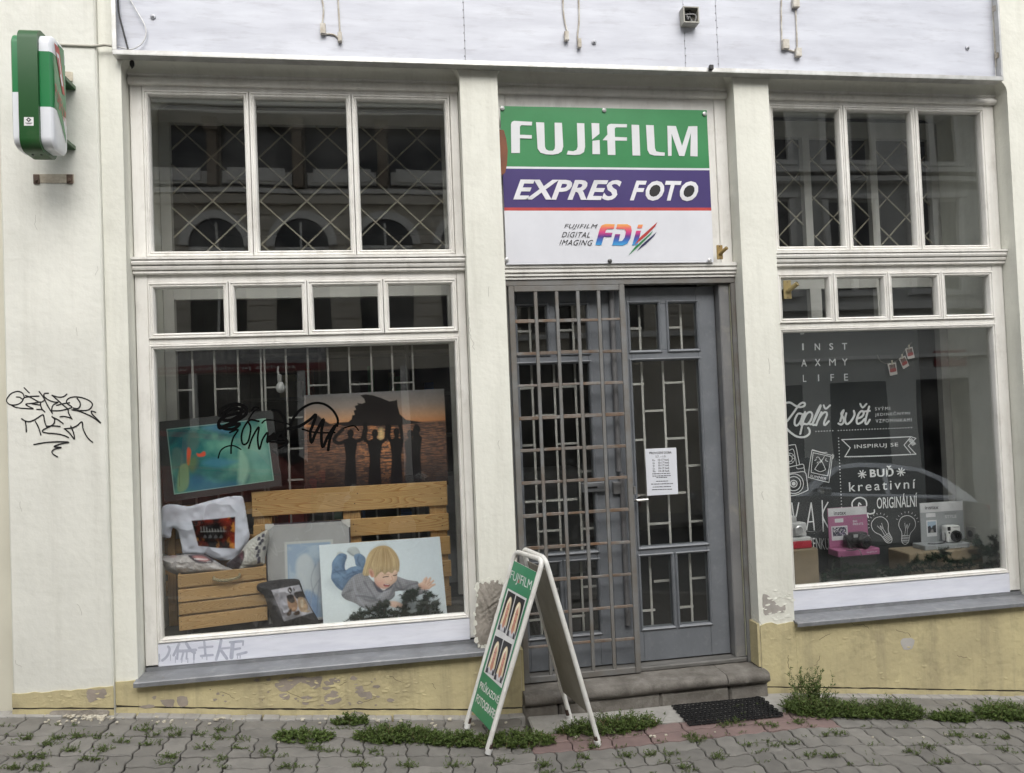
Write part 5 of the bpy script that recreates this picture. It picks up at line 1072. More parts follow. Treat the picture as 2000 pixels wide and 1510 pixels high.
def relief(name, poly, y0, dome, fold, mat_, t, paint=None, bg=(200, 203, 212), res=1.5, seed=1, fsc=9, back=.03, lab=None, tilt=0., fdir=None, gain=1.):
    P = np.asarray(poly, float); lo, hi = P.min(0)-1, P.max(0)+1
    W, H = int((hi[0]-lo[0])/res)+2, int((hi[1]-lo[1])/res)+2
    art = Art(W, H, bg, [(lo[0], lo[1]), (hi[0], lo[1]), (hi[0], hi[1]), (lo[0], hi[1])])
    if paint: paint(art)
    sdv = art.sdist(art.t(catmull(P, 5, True))); ins = sdv < .2
    dd = np.clip(-sdv, 0, None)*res; L_ = dd.max()
    y = y0-dome*np.sqrt(np.clip(1-(1-np.clip(dd/(L_*.8), 0, 1))**2, 0, 1))
    f1 = fbm(H, W, fsc, 3, seed); rid = 1-np.abs(2*f1-1); y = y-fold*(rid-.6)*np.clip(dd/6., 0, 1)
    y = y+tilt*(art.Y/H-.5)
    idx = -np.ones((H, W), int); V = []; cols = []
    for r in range(H):
        for c in range(W):
            if ins[r, c]: idx[r, c] = len(V); V.append(F(lo[0]+(hi[0]-lo[0])*c/(W-1), lo[1]+(hi[1]-lo[1])*r/(H-1), y[r, c])); cols.append(art.c[r, c]*gain)
    fc = []
    for r in range(H-1):
        for c in range(W-1):
            q = [idx[r, c], idx[r+1, c], idx[r+1, c+1], idx[r, c+1]]; g_ = [k for k in q if k >= 0]
            if len(g_) >= 3: fc.append(tuple(g_))
    n = len(V); V2 = [(p[0], max(p[1]+.004, y0+back*.3), p[2]) for p in V]; fb = [tuple(k+n for k in q[::-1]) for q in fc]
    # close the rim
    ec = {}
    for q in fc:
        for k in range(len(q)):
            e_ = (q[k], q[(k+1) % len(q)]); ec[e_] = 1
    rim = [(a, a+n, b_+n, b_) for (a, b_) in ec if (b_, a) not in ec]
    org = np.array(ORG[t.name]); me = bpy.data.meshes.new(name); me.from_pydata((np.array(V+V2)-org).tolist(), [], fc+fb+rim); me.materials.append(mat_)
    ca = me.color_attributes.new('Col', 'FLOAT_COLOR', 'POINT'); cc = np.ones((2*n, 4), np.float32); cc[:, :3] = np.clip(np.array(cols+cols), 0, .9); ca.data.foreach_set('color', cc.ravel())
    me.polygons.foreach_set('use_smooth', [True]*len(me.polygons)); me.set_sharp_from_angle(angle=R_(70)); me.update()
    o = bpy.data.objects.new(name, me); COL.objects.link(o); o.parent = t; ORG[o.name] = tuple(org); return o
def foot(poly, y): p = max(poly, key=lambda a: a[1]); return F(*p, y)
CLOTH = art_mat('printed_cloth', .8, .2); WRAP = art_mat('wrapped_cloth', .3, .5)
PINE = wood_mat('pine_board', (.50, .315, .13), (.33, .165, .05), 'x'); PINEV = wood_mat('pine_post', (.44, .27, .11), (.29, .145, .045), 'z')
CRW = wood_mat('crate_pine', (.47, .30, .13), (.30, .16, .055), 'x', .12, 1.3)
KNOT = mat('nail_head', (.05, .03, .02), .6)

# --- pallet used as a backboard
c3 = crop(250, 640, .4769); YPA = .33
pa0, pa1 = F(493, 1000, YPA)[0], F(876, 1000, YPA)[0]
pal = thing('wooden_pallet', ((pa0+pa1)/2, YPA, ZF), 'varnished pine pallet stood on edge behind the framed prints', 'pallet')
def plank(z0, z1, name='plank', x0=pa0, x1=pa1, y=YPA, m=PINE, t=None, th=.02):
    j = random.uniform(-.004, .004); b = B(); b.cbox(x0+j, x1+j, y, y+th, z0, z1, .003); b.build(name, m, t or pal)
    for px in (x0+.035, (x0+x1)/2+.02, x1-.05):
        for dz in (.3, .7): nb.lathe([(.0035, 0), (.001, -.001)], (px+random.uniform(-.02, .02), y-.0002, z0+(z1-z0)*dz), 'y', 6)
nb = B(); zz = lambda py: F(690, py, YPA)[2]
tops_ = [(950, 998), (1014, 1048), (1060, 1096), (1108, 1140), (1160, 1205)]
for a, c_ in tops_: plank(max(zz(c_), ZF+.001), zz(a))
for xq in (pa0+.002, (pa0+pa1)/2-.055, pa1-.11): b = B(); b.cbox(xq, xq+.10, YPA+.0205, YPA+.10, ZF+.001, zz(954), .003); b.build('stringer', PINEV, pal)
nb.build('nail_heads', KNOT, pal, kind='stuff')
nb = B(); YQ = .40; x0 = F(309, 1050, YQ)[0]; x1 = F(500, 1050, YQ)[0]
pal2 = thing('wooden_pallet', ((x0+x1)/2, YQ, ZF), 'small pine slat rack half hidden behind the white printed shirt', 'pallet')
for a, c_ in ((985, 1010), (1050, 1078), (1090, 1118), (1130, 1160)):
    za, zb2 = F(400, a, YQ)[2], F(400, c_, YQ)[2]; plank(zb2, za, 'plank', x0, x1, YQ, PINE, pal2)
for xq in (x0+.05, x1-.12): b = B(); b.cbox(xq, xq+.045, YQ-.022, YQ-.0005, ZF+.001, F(400, 990, YQ)[2], .003); b.build('post', PINEV, pal2)
nb.build('nail_heads', KNOT, pal2, kind='stuff')

# --- pictures
def picture(name, label, quad, yt, yb, art, th, edge, inner_q=None, wrap=False, matm=None, gain=1., cat='picture'):
    C = lean(quad, yt, yb); t = thing(name, (C[2]+C[3])/2, label, cat)
    board('backing', C, th, edge, t)
    D_ = C if inner_q is None else [PL(C[0], C[1], C[3], .0015)(*a) for a in inner_q]
    art_mesh('print', art, D_, ARTM, t, gain=gain); return t, C
# beach silhouettes at sunset
s2 = crop(580, 740, .331); qs = s2([(42, 97), (868, 58), (893, 625), (45, 668)])
qd = [(42, 97), (868, 58), (893, 625), (45, 668)]; A = Art(250, 170, (120, 116, 118), qd)
v = A.Y/A.H; u = A.X/A.W
skyc = np.stack([np.interp(v, [0, .14, .26, .33], srgb([c0, c1, c2, c3])) for c0, c1, c2, c3 in ((150, 176, 214, 222), (148, 160, 166, 150), (150, 150, 128, 98))], -1); A.c = skyc.copy()
A.c *= (.82+.3*np.exp(-((u-.5)/.45)**2))[..., None]; A.c *= (.93+.14*fbm(170, 250, 5, 4, 44))[..., None]
HZ_ = .325; sea = np.clip((v-HZ_)*70, 0, 1); A.mix(sea, (112, 88, 78)); rip = fbm(170, 250, 70, 3, 4); rip2 = np.zeros_like(rip)
for k in range(170): rip2[k] = fbm(1, 250, 22, 2, k+500)[0] if True else 0
rp_ = np.clip((rip2*.6+rip*.4-.5)*7, 0, 1); band = np.exp(-((u-.53)/.13)**2)
A.mix(np.clip(rp_*sea*(.25+.9*band), 0, 1), (232, 158, 102)); A.mix(np.clip((.5-rip2)*4, 0, 1)*sea*.6, (58, 46, 46)); A.mix(np.clip((v-.55)*1.6, 0, .75)*sea, (40, 34, 38))
A.poly([(480, 300), (500, 296), (505, 350), (478, 352)], (255, 222, 160), 8, op=.8)
DK = (27, 23, 24)
A.poly([(200, 262), (240, 256), (300, 252), (318, 236), (322, 214), (336, 210), (330, 186), (344, 180), (336, 160), (356, 152), (352, 142), (378, 146), (398, 138), (392, 118), (370, 97), (400, 92), (440, 96), (490, 112), (540, 132), (572, 128), (586, 122), (590, 160), (602, 206), (640, 240), (700, 248), (745, 254), (640, 268), (560, 276), (400, 274), (280, 278)], (42, 36, 35), 1.2, sm=False); A.poly([(60, 268), (100, 225), (124, 214), (150, 238), (190, 262), (250, 272), (160, 282)], (62, 52, 50), 2, sm=False)
for cx, w_, h0, hd in ((312, 40, 350, 320), (455, 44, 356, 320), (583, 40, 350, 312), (664, 34, 356, 322), (706, 28, 330, 296)):
    A.poly([(cx-w_, h0+16), (cx-w_*.55, h0), (cx, h0-8), (cx+w_*.55, h0), (cx+w_, h0+16), (cx+w_*.86, h0+60), (cx+w_*.72, h0+120), (cx+w_*.8, 640), (cx-w_*.8, 640), (cx-w_*.72, h0+120), (cx-w_*.86, h0+60)], DK, 1.5); A.poly([(cx+19*math.cos(t), hd+25*math.sin(t)) for t in np.linspace(0, 6.2, 12)[:-1]], DK, 1.4); A.poly([(cx-9, hd+15), (cx+9, hd+15), (cx+12, h0+6), (cx-12, h0+6)], DK, 1.4)
for P_ in ([(278, 366), (240, 378), (216, 356), (240, 322), (266, 296)], [(348, 366), (380, 350), (394, 300), (396, 268)], [(418, 372), (396, 352), (402, 300), (398, 262)], [(494, 370), (520, 350), (524, 306), (530, 272)], [(548, 362), (536, 336), (542, 280)], [(618, 362), (612, 310), (604, 274)], [(690, 345), (690, 300), (700, 276)]): A.line(P_, 6.5, DK, 1.6)
A.mix(np.clip((v-.66)*2.4, 0, .85), (30, 26, 30)); A.c *= (.92+.16*fbm(170, 250, 80, 2, 45))[..., None]
pic_sun, _ = picture('canvas_print', 'large beach sunset canvas with dark figures standing behind the pallet', qs, .40, .375, A, .03, BLACK, gain=.95)
# turquoise underwater print in a black mount
c5 = crop(300, 670, .2186); qm = [(35, 705), (1062, 600), (1148, 1275), (95, 1425)]; qi = [(113, 768), (1003, 672), (1077, 1228), (182, 1355)]
A = Art(220, 150, (24, 120, 118), qi); u = A.X/A.W; v = A.Y/A.H
n1, n2 = fbm(150, 220, 4, 5, 11), fbm(150, 220, 7, 5, 12)
A.mix(np.clip((n1-.42)*3.2, 0, 1), (98, 170, 150)); A.mix(np.clip((.5-n2)*3, 0, .8), (14, 92, 104)); A.mix(np.clip((u-.35)*1.6, 0, 1)*np.clip(n1*2-.7, 0, 1), (150, 205, 178))
A.poly([(800, 790), (850, 740), (960, 760), (1020, 840), (1010, 930), (950, 1000), (860, 1010), (815, 930)], (168, 216, 190), 30, op=.5); A.poly([(770, 940), (800, 960), (860, 1100), (800, 1290), (755, 1285), (765, 1150)], (176, 222, 196), 8, op=.7); A.poly([(860, 980), (1010, 940), (1050, 1120), (960, 1180), (880, 1100)], (132, 190, 178), 16, op=.6)
A.poly([(130, 900), (190, 800), (280, 760), (330, 790), (250, 830), (180, 900)], (16, 70, 80), 10, op=.8); A.poly([(440, 760), (560, 720), (600, 740), (700, 800), (560, 790)], (92, 150, 190), 10, op=.6); A.poly([(320, 1200), (420, 1190), (600, 1240), (760, 1240), (740, 1290), (330, 1330)], (34, 108, 150), 14, op=.7); A.poly([(520, 1030), (680, 1040), (760, 1060), (600, 1110), (440, 1080)], (70, 140, 176), 10, op=.6)
A.poly([(320, 930), (340, 960), (335, 1010), (325, 1085), (305, 1080), (303, 960)], (232, 90, 52), 3); A.poly([(390, 985), (420, 990), (455, 968), (472, 985), (460, 1010), (405, 1015)], (230, 84, 50), 3); A.poly([(310, 1040), (380, 1010), (400, 1060), (360, 1150), (300, 1110)], (120, 128, 50), 12, op=.6)
A.poly([(160, 1090), (170, 960), (215, 935), (255, 965), (270, 1060), (250, 1110), (180, 1130)], (96, 128, 118), 6, op=.7); A.poly([(235, 1110), (310, 1095), (312, 1285), (215, 1320)], (150, 176, 120), 4, op=.65); A.poly([(320, 810), (380, 790), (415, 880), (370, 960), (310, 920)], (92, 122, 112), 8, op=.7); A.line([(230, 1100), (235, 1280)], 1, (90, 110, 80), 1.5)  # grey figure and bag: a passer-by's pane reflection painted into the print
A.line([(118, 772), (1000, 677), (1072, 1226), (186, 1350), (118, 772)], 1.6, (200, 220, 210), 1, .6, sm=False)
MOUNT = mat('black_mount', (.03, .031, .032), .5)
picture('framed_print', 'turquoise underwater print in a black mount leaning at the left', c5(qm), .37, .31, A, .015, MOUNT, inner_q=c5(qi), gain=.8)
# wrapped tulip picture
c2 = crop(300, 950, .2053); C = lean(c2([(1060, 358), (1868, 313), (1893, 1290), (1088, 1330)]), .29, .225); C = rest_on_floor(C)
tp = thing('framed_print', (C[2]+C[3])/2, 'pale blue tulip picture in a thin frame still in clear wrapping', 'picture'); board('backing', C, .018, mat('dark_frame', (.05, .045, .06), .4), tp)
A = Art(120, 140, (168, 168, 168), [(0, 0), (100, 0), (100, 120), (0, 120)]); n1 = fbm(140, 120, 6, 4, 21); A.c *= (.86+.28*n1)[..., None]
A.poly([(21, 22), (80, 22), (80, 118), (21, 118)], (196, 198, 196), 1, sm=False); A.poly([(24, 25), (77, 25), (77, 117), (24, 117)], (158, 178, 200), 1.2, sm=False); A.mix(np.clip((fbm(140, 120, 5, 4, 22)-.5)*4, 0, .6)*(A.X > 30)*(A.X < 90)*(A.Y > 32), (190, 204, 214))
for P_, cc in (([(36, 44), (46, 38), (56, 50), (60, 80), (54, 92), (42, 84), (34, 62)], (206, 212, 214)), ([(56, 60), (66, 46), (75, 56), (72, 84), (60, 92)], (190, 196, 202)), ([(28, 70), (38, 66), (44, 92), (36, 110), (26, 96)], (186, 196, 206)), ([(44, 84), (58, 90), (60, 116), (46, 116)], (130, 160, 200)), ([(66, 90), (76, 86), (76, 116), (66, 116)], (196, 196, 200))): A.poly(P_, cc, 5, op=.8)
for P_ in ([(58, 52), (52, 70), (56, 92)], [(70, 50), (62, 74), (58, 112)], [(66, 66), (54, 84), (48, 112)]): A.line(P_, .8, (110, 116, 130), 1.6, .6)
for k in range(26): x = random.uniform(2, 98); y = random.uniform(2, 116); A.line([(x, y), (x+random.uniform(-8, 8), y+random.uniform(-10, 10)), (x+random.uniform(-14, 14), y+random.uniform(-16, 16))], .7, (214, 216, 216), 1.6, .35)
art_mesh('print', A, [c_+(np.mean(C, 0)-c_)*.03 for c_ in C], art_mat('wrapped_print', .22, .6), tp, gain=.95)
PLf = PL(C[0], C[1], C[3], .004); b = B(); CARD = mat('corner_card', (.6, .59, .56), .7)
for P_ in ([(1058, 360), (1142, 356), (1146, 374), (1085, 425), (1062, 425)], [(1786, 318), (1870, 311), (1870, 388), (1858, 388), (1790, 336)]): b.flat([PLf(*a) for a in c2(P_)])
b.build('corner_protector', CARD, tp)
# toddler photo canvas
c8 = crop(620, 1040, .13); qd = [(25, 190), (1838, 62), (1950, 1240), (90, 1395)]; A = Art(270, 178, (222, 233, 241), qd); u = A.X/A.W; v = A.Y/A.H
A.mix(np.clip(.9-u*1.2+v*.5, 0, 1), (232, 242, 246)); A.mix(np.clip((v-.72)*2, 0, .5), (240, 246, 248))
A.poly([(200, 760), (420, 900), (620, 1110), (900, 1180), (1250, 1130), (1150, 1040), (600, 1000), (360, 860)], (150, 162, 172), 40, op=.6)
SK, SK2 = (234, 198, 176), (212, 160, 140)
A.poly([(285, 360), (300, 300), (350, 288), (420, 330), (400, 380), (330, 390)], (200, 207, 208), 2, rd=8); A.poly([(445, 280), (470, 235), (540, 215), (600, 235), (640, 320), (560, 360), (490, 320)], (196, 203, 205), 2, rd=8); A.poly([(445, 285), (480, 300), (550, 350), (520, 350), (470, 315)], (150, 158, 160), 4)
den = (.72+.5*fbm(178, 270, 30, 4, 31)); den2 = (.6+.75*fbm(178, 270, 22, 4, 32))
A.poly([(290, 350), (350, 312), (430, 330), (440, 380), (415, 450), (418, 560), (500, 520), (640, 500), (690, 530), (690, 620), (560, 660), (480, 720), (430, 790), (385, 875), (300, 830), (230, 740), (203, 680), (215, 560), (220, 450)], (116, 142, 172), 1.6, sh=den, rd=16)
A.poly([(548, 345), (620, 315), (680, 340), (720, 390), (715, 480), (690, 530), (620, 510), (575, 490), (560, 420)], (122, 148, 178), 1.6, sh=den, rd=12)
for P_ in ([(240, 600), (320, 580), (400, 570)], [(250, 560), (330, 620), (400, 690)], [(420, 420), (380, 500), (412, 570)], [(620, 350), (600, 420), (640, 490)], [(440, 640), (520, 600), (600, 590)], [(430, 700), (480, 660), (560, 640)], [(240, 720), (300, 780), (380, 850)], [(520, 560), (540, 600), (600, 620)], [(330, 340), (400, 360), (430, 390)], [(600, 560), (640, 580), (690, 560)]): A.line(P_, 2.5, (54, 78, 116), 3, .55)
for P_ in ([(270, 440), (300, 380), (360, 350)], [(250, 660), (320, 650), (380, 640)], [(460, 590), (540, 550), (620, 530)]): A.line(P_, 5, (140, 172, 204), 6, .5)
sh_body = [(470, 720), (560, 640), (700, 600), (760, 650), (850, 750), (930, 830), (1010, 860), (1090, 790), (1150, 740), (1185, 660), (1260, 680), (1350, 710), (1450, 725), (1510, 740), (1540, 830), (1600, 850), (1670, 870), (1590, 920), (1500, 935), (1400, 890), (1300, 870), (1200, 880), (1165, 890), (1160, 950), (1100, 1010), (1000, 1050), (860, 1140), (720, 1150), (560, 1060), (430, 1010), (360, 940), (380, 860), (430, 780)]
am = A.poly(sh_body, (150, 150, 156), 1.6, sh=den2, rd=18, rs=.5); gridl = np.clip(np.sin(A.X*1.5+A.Y*.5)*.5+np.sin(A.Y*1.6-A.X*.4)*.5, -1, 1)*.22
A.c *= (1+gridl*am)[..., None]
for P_, cc in (([(540, 700), (560, 850), (620, 1000), (720, 1130)], (176, 178, 186)), ([(580, 950), (700, 960), (860, 990)], (72, 72, 84)), ([(700, 740), (780, 860), (850, 960)], (80, 80, 92)), ([(840, 740), (900, 860), (960, 890)], (60, 60, 74)), ([(900, 990), (1000, 900), (1040, 870)], (186, 188, 194)), ([(1180, 700), (1240, 780), (1260, 860)], (78, 78, 90)), ([(1290, 870), (1380, 790), (1490, 760)], (84, 84, 96)), ([(1330, 870), (1420, 820), (1500, 790)], (172, 174, 182)), ([(1160, 760), (1190, 830), (1280, 860)], (66, 66, 78)), ([(520, 860), (430, 900), (380, 940)], (90, 92, 96)), ([(700, 1000), (800, 1040), (900, 1010)], (88, 88, 100)), ([(1080, 960), (1120, 900), (1150, 820)], (92, 92, 104))): A.line(P_, 3, cc, 4, .6)
A.poly([(840, 760), (890, 740), (960, 860), (990, 880), (960, 900), (900, 880)], (76, 78, 92), 2.5); A.poly([(1080, 800), (1150, 745), (1110, 830), (1000, 880)], (84, 86, 98), 3)
A.poly([(1510, 770), (1570, 745), (1600, 690), (1640, 660), (1656, 690), (1638, 724), (1690, 664), (1711, 680), (1688, 742), (1742, 705), (1757, 725), (1708, 772), (1770, 765), (1778, 785), (1720, 818), (1680, 850), (1600, 855), (1525, 830)], SK, 1.4, sm=False, rd=5, rs=.3); A.poly([(1530, 800), (1600, 790), (1680, 840), (1600, 856), (1530, 832)], SK2, 6, op=.6)
for P_ in ([(1642, 720), (1612, 760)], [(1690, 742), (1650, 780)], [(1708, 774), (1668, 800)]): A.line(P_, 1.2, (176, 118, 104), 1.6, .8)
A.poly([(1070, 1040), (1150, 1030), (1250, 1060), (1310, 1110), (1200, 1130), (1100, 1110)], (232, 196, 176), 3)
A.poly([(850, 700), (840, 620), (900, 560), (1000, 550), (1120, 560), (1205, 560), (1196, 640), (1185, 720), (1110, 790), (1060, 830), (990, 845), (915, 805), (860, 745)], SK, 1.8, rd=16, rs=.35)
A.poly([(870, 690), (900, 760), (960, 820), (1010, 840), (960, 838), (880, 770)], SK2, 8, op=.8); A.poly([(930, 740), (980, 730), (990, 780), (950, 800), (915, 775)], (226, 150, 138), 14, op=.55); A.poly([(1060, 690), (1110, 640), (1130, 690), (1115, 730), (1080, 735)], (238, 202, 182), 8, op=.7)
hair = [(690, 640), (678, 590), (715, 470), (740, 370), (800, 275), (890, 215), (1000, 196), (1100, 230), (1180, 310), (1225, 410), (1232, 500), (1212, 590), (1160, 560), (1120, 610), (1060, 590), (1010, 625), (960, 590), (900, 640), (860, 680), (840, 620), (800, 545), (770, 560), (775, 640), (740, 650)]
hm = A.poly(hair, (204, 180, 136), 2.2, rd=22, rs=.42); A.poly([(840, 330), (920, 240), (1020, 230), (1060, 300), (1050, 400), (960, 420), (860, 400)], (150, 122, 84), 26, op=.75)
for k in range(150):
    a = random.uniform(-1, 1); x0 = 980+a*120; P_ = [(x0, 230+abs(a)*40), (980+a*210, 380+random.uniform(-20, 20)), (975+a*245+random.uniform(-14, 14), 520+random.uniform(-20, 80)-abs(a)*0)]
    A.line(P_, .7, random.choice([(226, 202, 158), (150, 118, 76), (210, 184, 138), (172, 140, 96)]), 1.2, .5*1)
for k in range(24):
    x0 = random.uniform(760, 840); A.line([(x0+40, 330), (x0-20, 470), (x0-70+random.uniform(-10, 20), 640)], .7, random.choice([(222, 198, 152), (148, 116, 76)]), 1.2, .5)
A.poly([(766, 560), (800, 546), (838, 580), (850, 650), (824, 676), (785, 640)], (216, 166, 142), 2); A.poly([(785, 590), (810, 580), (830, 630), (815, 655)], (178, 118, 98), 4, op=.8)
A.line([(985, 672), (1020, 664), (1062, 660)], 2.2, (70, 46, 40), 1.6); A.line([(1140, 646), (1165, 644), (1186, 634)], 2.2, (70, 46, 40), 1.6); A.line([(980, 640), (1030, 628), (1070, 632)], 1.2, (170, 134, 100), 2, .7)
A.line([(1112, 660), (1126, 700), (1112, 722), (1092, 726)], 1.1, (190, 128, 110), 2, .8); A.poly([(986, 786), (1022, 770), (1086, 780), (1066, 812), (1012, 812)], (134, 48, 54), 1.8); A.poly([(1010, 800), (1050, 798), (1060, 812), (1015, 814)], (206, 120, 116), 2); A.line([(1010, 776), (1070, 782)], 1.2, (236, 226, 220), 1)
A.c *= (.96+.08*fbm(178, 270, 70, 2, 40))[..., None]
picture('canvas_print', 'white photo canvas of a laughing fair-haired toddler in jeans', c8(qd), .2, .125, A, .02, mat('canvas_edge', (.72, .74, .75), .7), gain=.88)

# --- slatted crate on castors
zc0 = ZF+.045; A0, A1, A2 = HZ(350, 1233, zc0), HZ(523, 1211, zc0), HZ(320, 1210, zc0)
ux = A1-A0; Lx = np.linalg.norm(ux); ux /= Lx; uy = np.array([-ux[1], ux[0], 0.]); Ly = .30; CH = F(350, 1124, A0[1])[2]-zc0
cr = thing('storage_crate', A0+ux*Lx/2+uy*Ly/2-np.array([0, 0, .045]), 'slatted pine crate on castors with a rope handle, filled with pillows', 'crate')
def ct(x, y, z): p = A0+ux*x+uy*y; return (p[0], p[1], zc0+z)
CRWL = CRW
hs_ = [(0, .245), (.285, .485), (.515, .735), (.775, 1.)]
nb = B()
for a, c_ in hs_:
    z0, z1 = a*CH, c_*CH
    b = B(); b.cbox(0, Lx, 0, .014, z0, z1, .002, T=ct); b.build('slat', CRW, cr)
    b = B(); b.cbox(0, Lx, Ly-.014, Ly, z0, z1, .002, T=ct); b.build('slat', CRW, cr)
    b = B(); b.cbox(-.0005, .0135, .0145, Ly-.0145, z0, z1, .002, T=ct); b.build('slat', CRW, cr)
    b = B(); b.cbox(Lx-.0135, Lx+.0005, .0145, Ly-.0145, z0, z1, .002, T=ct); b.build('slat', CRW, cr)
    for x in (.012, Lx-.012):
        for dz in (.3, .7): p = ct(x, -.0003, z0+(z1-z0)*dz); nb.lathe([(.0025, 0), (.001, -.0008)], p, 'y', 5)
for x, y in ((.0145, .0145), (Lx-.0395, .0145), (.0145, Ly-.0395), (Lx-.0395, Ly-.0395)): b = B(); b.cbox(x, x+.025, y, y+.025, .002, CH*.99, .002, T=ct); b.build('corner_post', CRW, cr)
b = B(); b.cbox(.0145, Lx-.0145, .0145, Ly-.0145, .004, .016, .002, T=ct); b.build('bottom_board', CRW, cr); nb.build('nail_heads', KNOT, cr, kind='stuff')
ROPE = mat('jute_rope', (.34, .29, .18), .9, (.22, .18, .10), 90, bump=.5, bsc=200)
rp_ = catmull([ct(Lx*.40, .004, CH*.90), ct(Lx*.40, -.02, CH*.885), ct(Lx*.47, -.026, CH*.845), ct(Lx*.58, -.028, CH*.84), ct(Lx*.68, -.024, CH*.87), ct(Lx*.69, .004, CH*.91)], 8)
b = B()
for s_ in range(3):
    pts = []
    for i, p in enumerate(rp_): a = i*.75+s_*2.094; pts.append(np.array(p)+.0042*np.array([math.sin(a)*.3, math.cos(a), math.sin(a)]))
    b.tube(pts, .0048, 6)
b.build('rope_handle', ROPE, cr, smooth=70)
b = B(); p0 = ct(-.004, Ly*.45, CH*.88); b.tube([np.array(p0)+.012*np.array([-.3*abs(math.cos(t)), math.cos(t)*.8, math.sin(t)*.8]) for t in np.linspace(0, 2*math.pi, 12)[:-1]], .003, 6, closed=True); b.build('side_ring', ROPE, cr, smooth=70)
for x, y in ((.05, .05), (Lx-.06, .05), (.05, Ly-.05), (Lx-.06, Ly-.05)):
    p = np.array(ct(x, y, 0)); b = B(); b.lathe([(.004, -.009), (.019, -.009), (.021, -.006), (.021, .006), (.019, .009), (.004, .009)], (p[0], p[1], ZF+.022), 'x', 14); b.cbox(p[0]-.014, p[0]-.0105, p[1]-.012, p[1]+.012, ZF+.018, zc0-.001, .001); b.cbox(p[0]+.0105, p[0]+.014, p[1]-.012, p[1]+.012, ZF+.018, zc0-.001, .001); b.build('castor', mat('castor_grey', (.16, .16, .17), .4), cr, smooth=40)
# --- shirt, pillows, cushion
def tee(a):
    a.c *= 1.; q = c2([(360, 326), (560, 312), (776, 290), (772, 592), (600, 586), (425, 566)])
    m_ = a.poly(q, (16, 13, 14), 1.2, sm=False); nn = fbm(a.H, a.W, 10, 4, 51); nn2 = fbm(a.H, a.W, 16, 4, 52)
    cx = a.t(c2([(570, 440)]))[0]; rr = np.hypot((a.X-cx[0])/38., (a.Y-cx[1])/24.)
    fire = np.clip((nn-.45)*4, 0, 1)*np.clip(rr*1.5-.6, 0, 1)*m_; a.mix(fire*.9, (150, 42, 14)); a.mix(np.clip((nn2-.56)*6, 0, 1)*np.clip(rr*1.4-.6, 0, 1)*m_, (226, 150, 60))
    for k in range(9): x = 450+k*27; a.line(c2([(x, 400+random.uniform(-18, 10)), (x+4, 432)]), 1.3, (150, 150, 150), 1, .8)
    a.line(c2([(445, 432), (690, 425)]), 1.2, (140, 140, 140), 1, .8)
    for k in range(4): x = 488+k*52; a.poly(c2([(x-18, 488), (x, 458), (x+18, 486), (x, 494)]), (96, 96, 98), 1.2, op=.8)
tpoly = c2([(75, 215), (110, 178), (200, 172), (330, 190), (430, 165), (560, 130), (700, 100), (830, 92), (860, 150), (880, 260), (895, 360), (912, 470), (890, 540), (830, 620), (760, 690), (640, 705), (500, 660), (380, 640), (285, 650), (262, 560), (232, 430), (185, 398), (168, 430), (158, 490), (100, 488), (52, 468), (60, 330)])
t = thing('t_shirt', F(420, 1090, .27), 'white T-shirt with a fiery black chest print draped over the crate back', 'T-shirt'); relief('cloth', tpoly, .275, .018, .03, CLOTH, t, tee, (214, 217, 230), 1.2, 5, 4, gain=.9)
def pil1(a):
    n = fbm(a.H, a.W, 14, 4, 61); a.mix(np.clip(1-np.abs(n-.5)*26, 0, 1)*.5, (130, 126, 130)); a.mix(np.clip((fbm(a.H, a.W, 8, 3, 62)-.6)*6, 0, .5), (206, 160, 160))
    a.poly(c2([(330, 655), (470, 648), (560, 690), (560, 725), (470, 735), (400, 720)]), (58, 44, 52), 2); a.poly(c2([(370, 665), (460, 660), (530, 695), (500, 715), (420, 700)]), (182, 128, 128), 3); a.line(c2([(390, 690), (510, 695)]), 1.6, (230, 225, 225), 1.5)
    for k in range(12): x = random.uniform(80, 640); y = random.uniform(690, 810); a.line(c2([(x, y), (x+random.uniform(20, 60), y-random.uniform(-8, 14))]), 1.2, (240, 240, 242), 1.5, .6)
p1_ = c2([(36, 682), (100, 666), (220, 660), (330, 650), (480, 652), (570, 705), (660, 762), (752, 796), (600, 830), (400, 850), (300, 850), (200, 835), (120, 800), (90, 750)])
t = thing('pillow', F(380, 1115, .17), 'pale floral pillow in clear plastic lying in the crate', 'pillow'); relief('cover', p1_, .2, .075, .014, WRAP, t, pil1, (198, 192, 190), 1.2, 8, 12, gain=.8)
def pil2(a):
    a.poly(c2([(680, 745), (760, 680), (850, 610), (858, 690), (800, 800), (740, 800)]), (44, 30, 36), 2); a.poly(c2([(815, 650), (850, 620), (852, 690), (838, 700)]), (90, 50, 62), 3)
    for x, y in ((1040, 470), (1000, 500), (1010, 545), (980, 590), (1000, 620), (985, 660), (1000, 690), (1030, 520), (1050, 590), (1000, 720)): a.poly(c2([(x-14, y+16), (x-6, y-16), (x+16, y-20), (x+14, y+10)]), (64, 62, 78), 1.4)
    for k in range(10): x = random.uniform(880, 1040); y = random.uniform(480, 740); a.line(c2([(x, y), (x+random.uniform(-20, 20), y+random.uniform(20, 60))]), .9, (150, 148, 150), 2, .6)
p2_ = c2([(690, 742), (760, 680), (830, 620), (900, 525), (1000, 455), (1080, 420), (1092, 500), (1075, 600), (1058, 690), (1050, 745), (960, 770), (880, 800), (830, 830), (760, 820)])
t = thing('pillow', F(490, 1115, .2), 'white pillow with dark leaf border propped up at the crate end', 'pillow'); relief('cover', p2_, .235, .06, .012, WRAP, t, pil2, (206, 204, 198), 1.2, 9, 10, gain=.8)
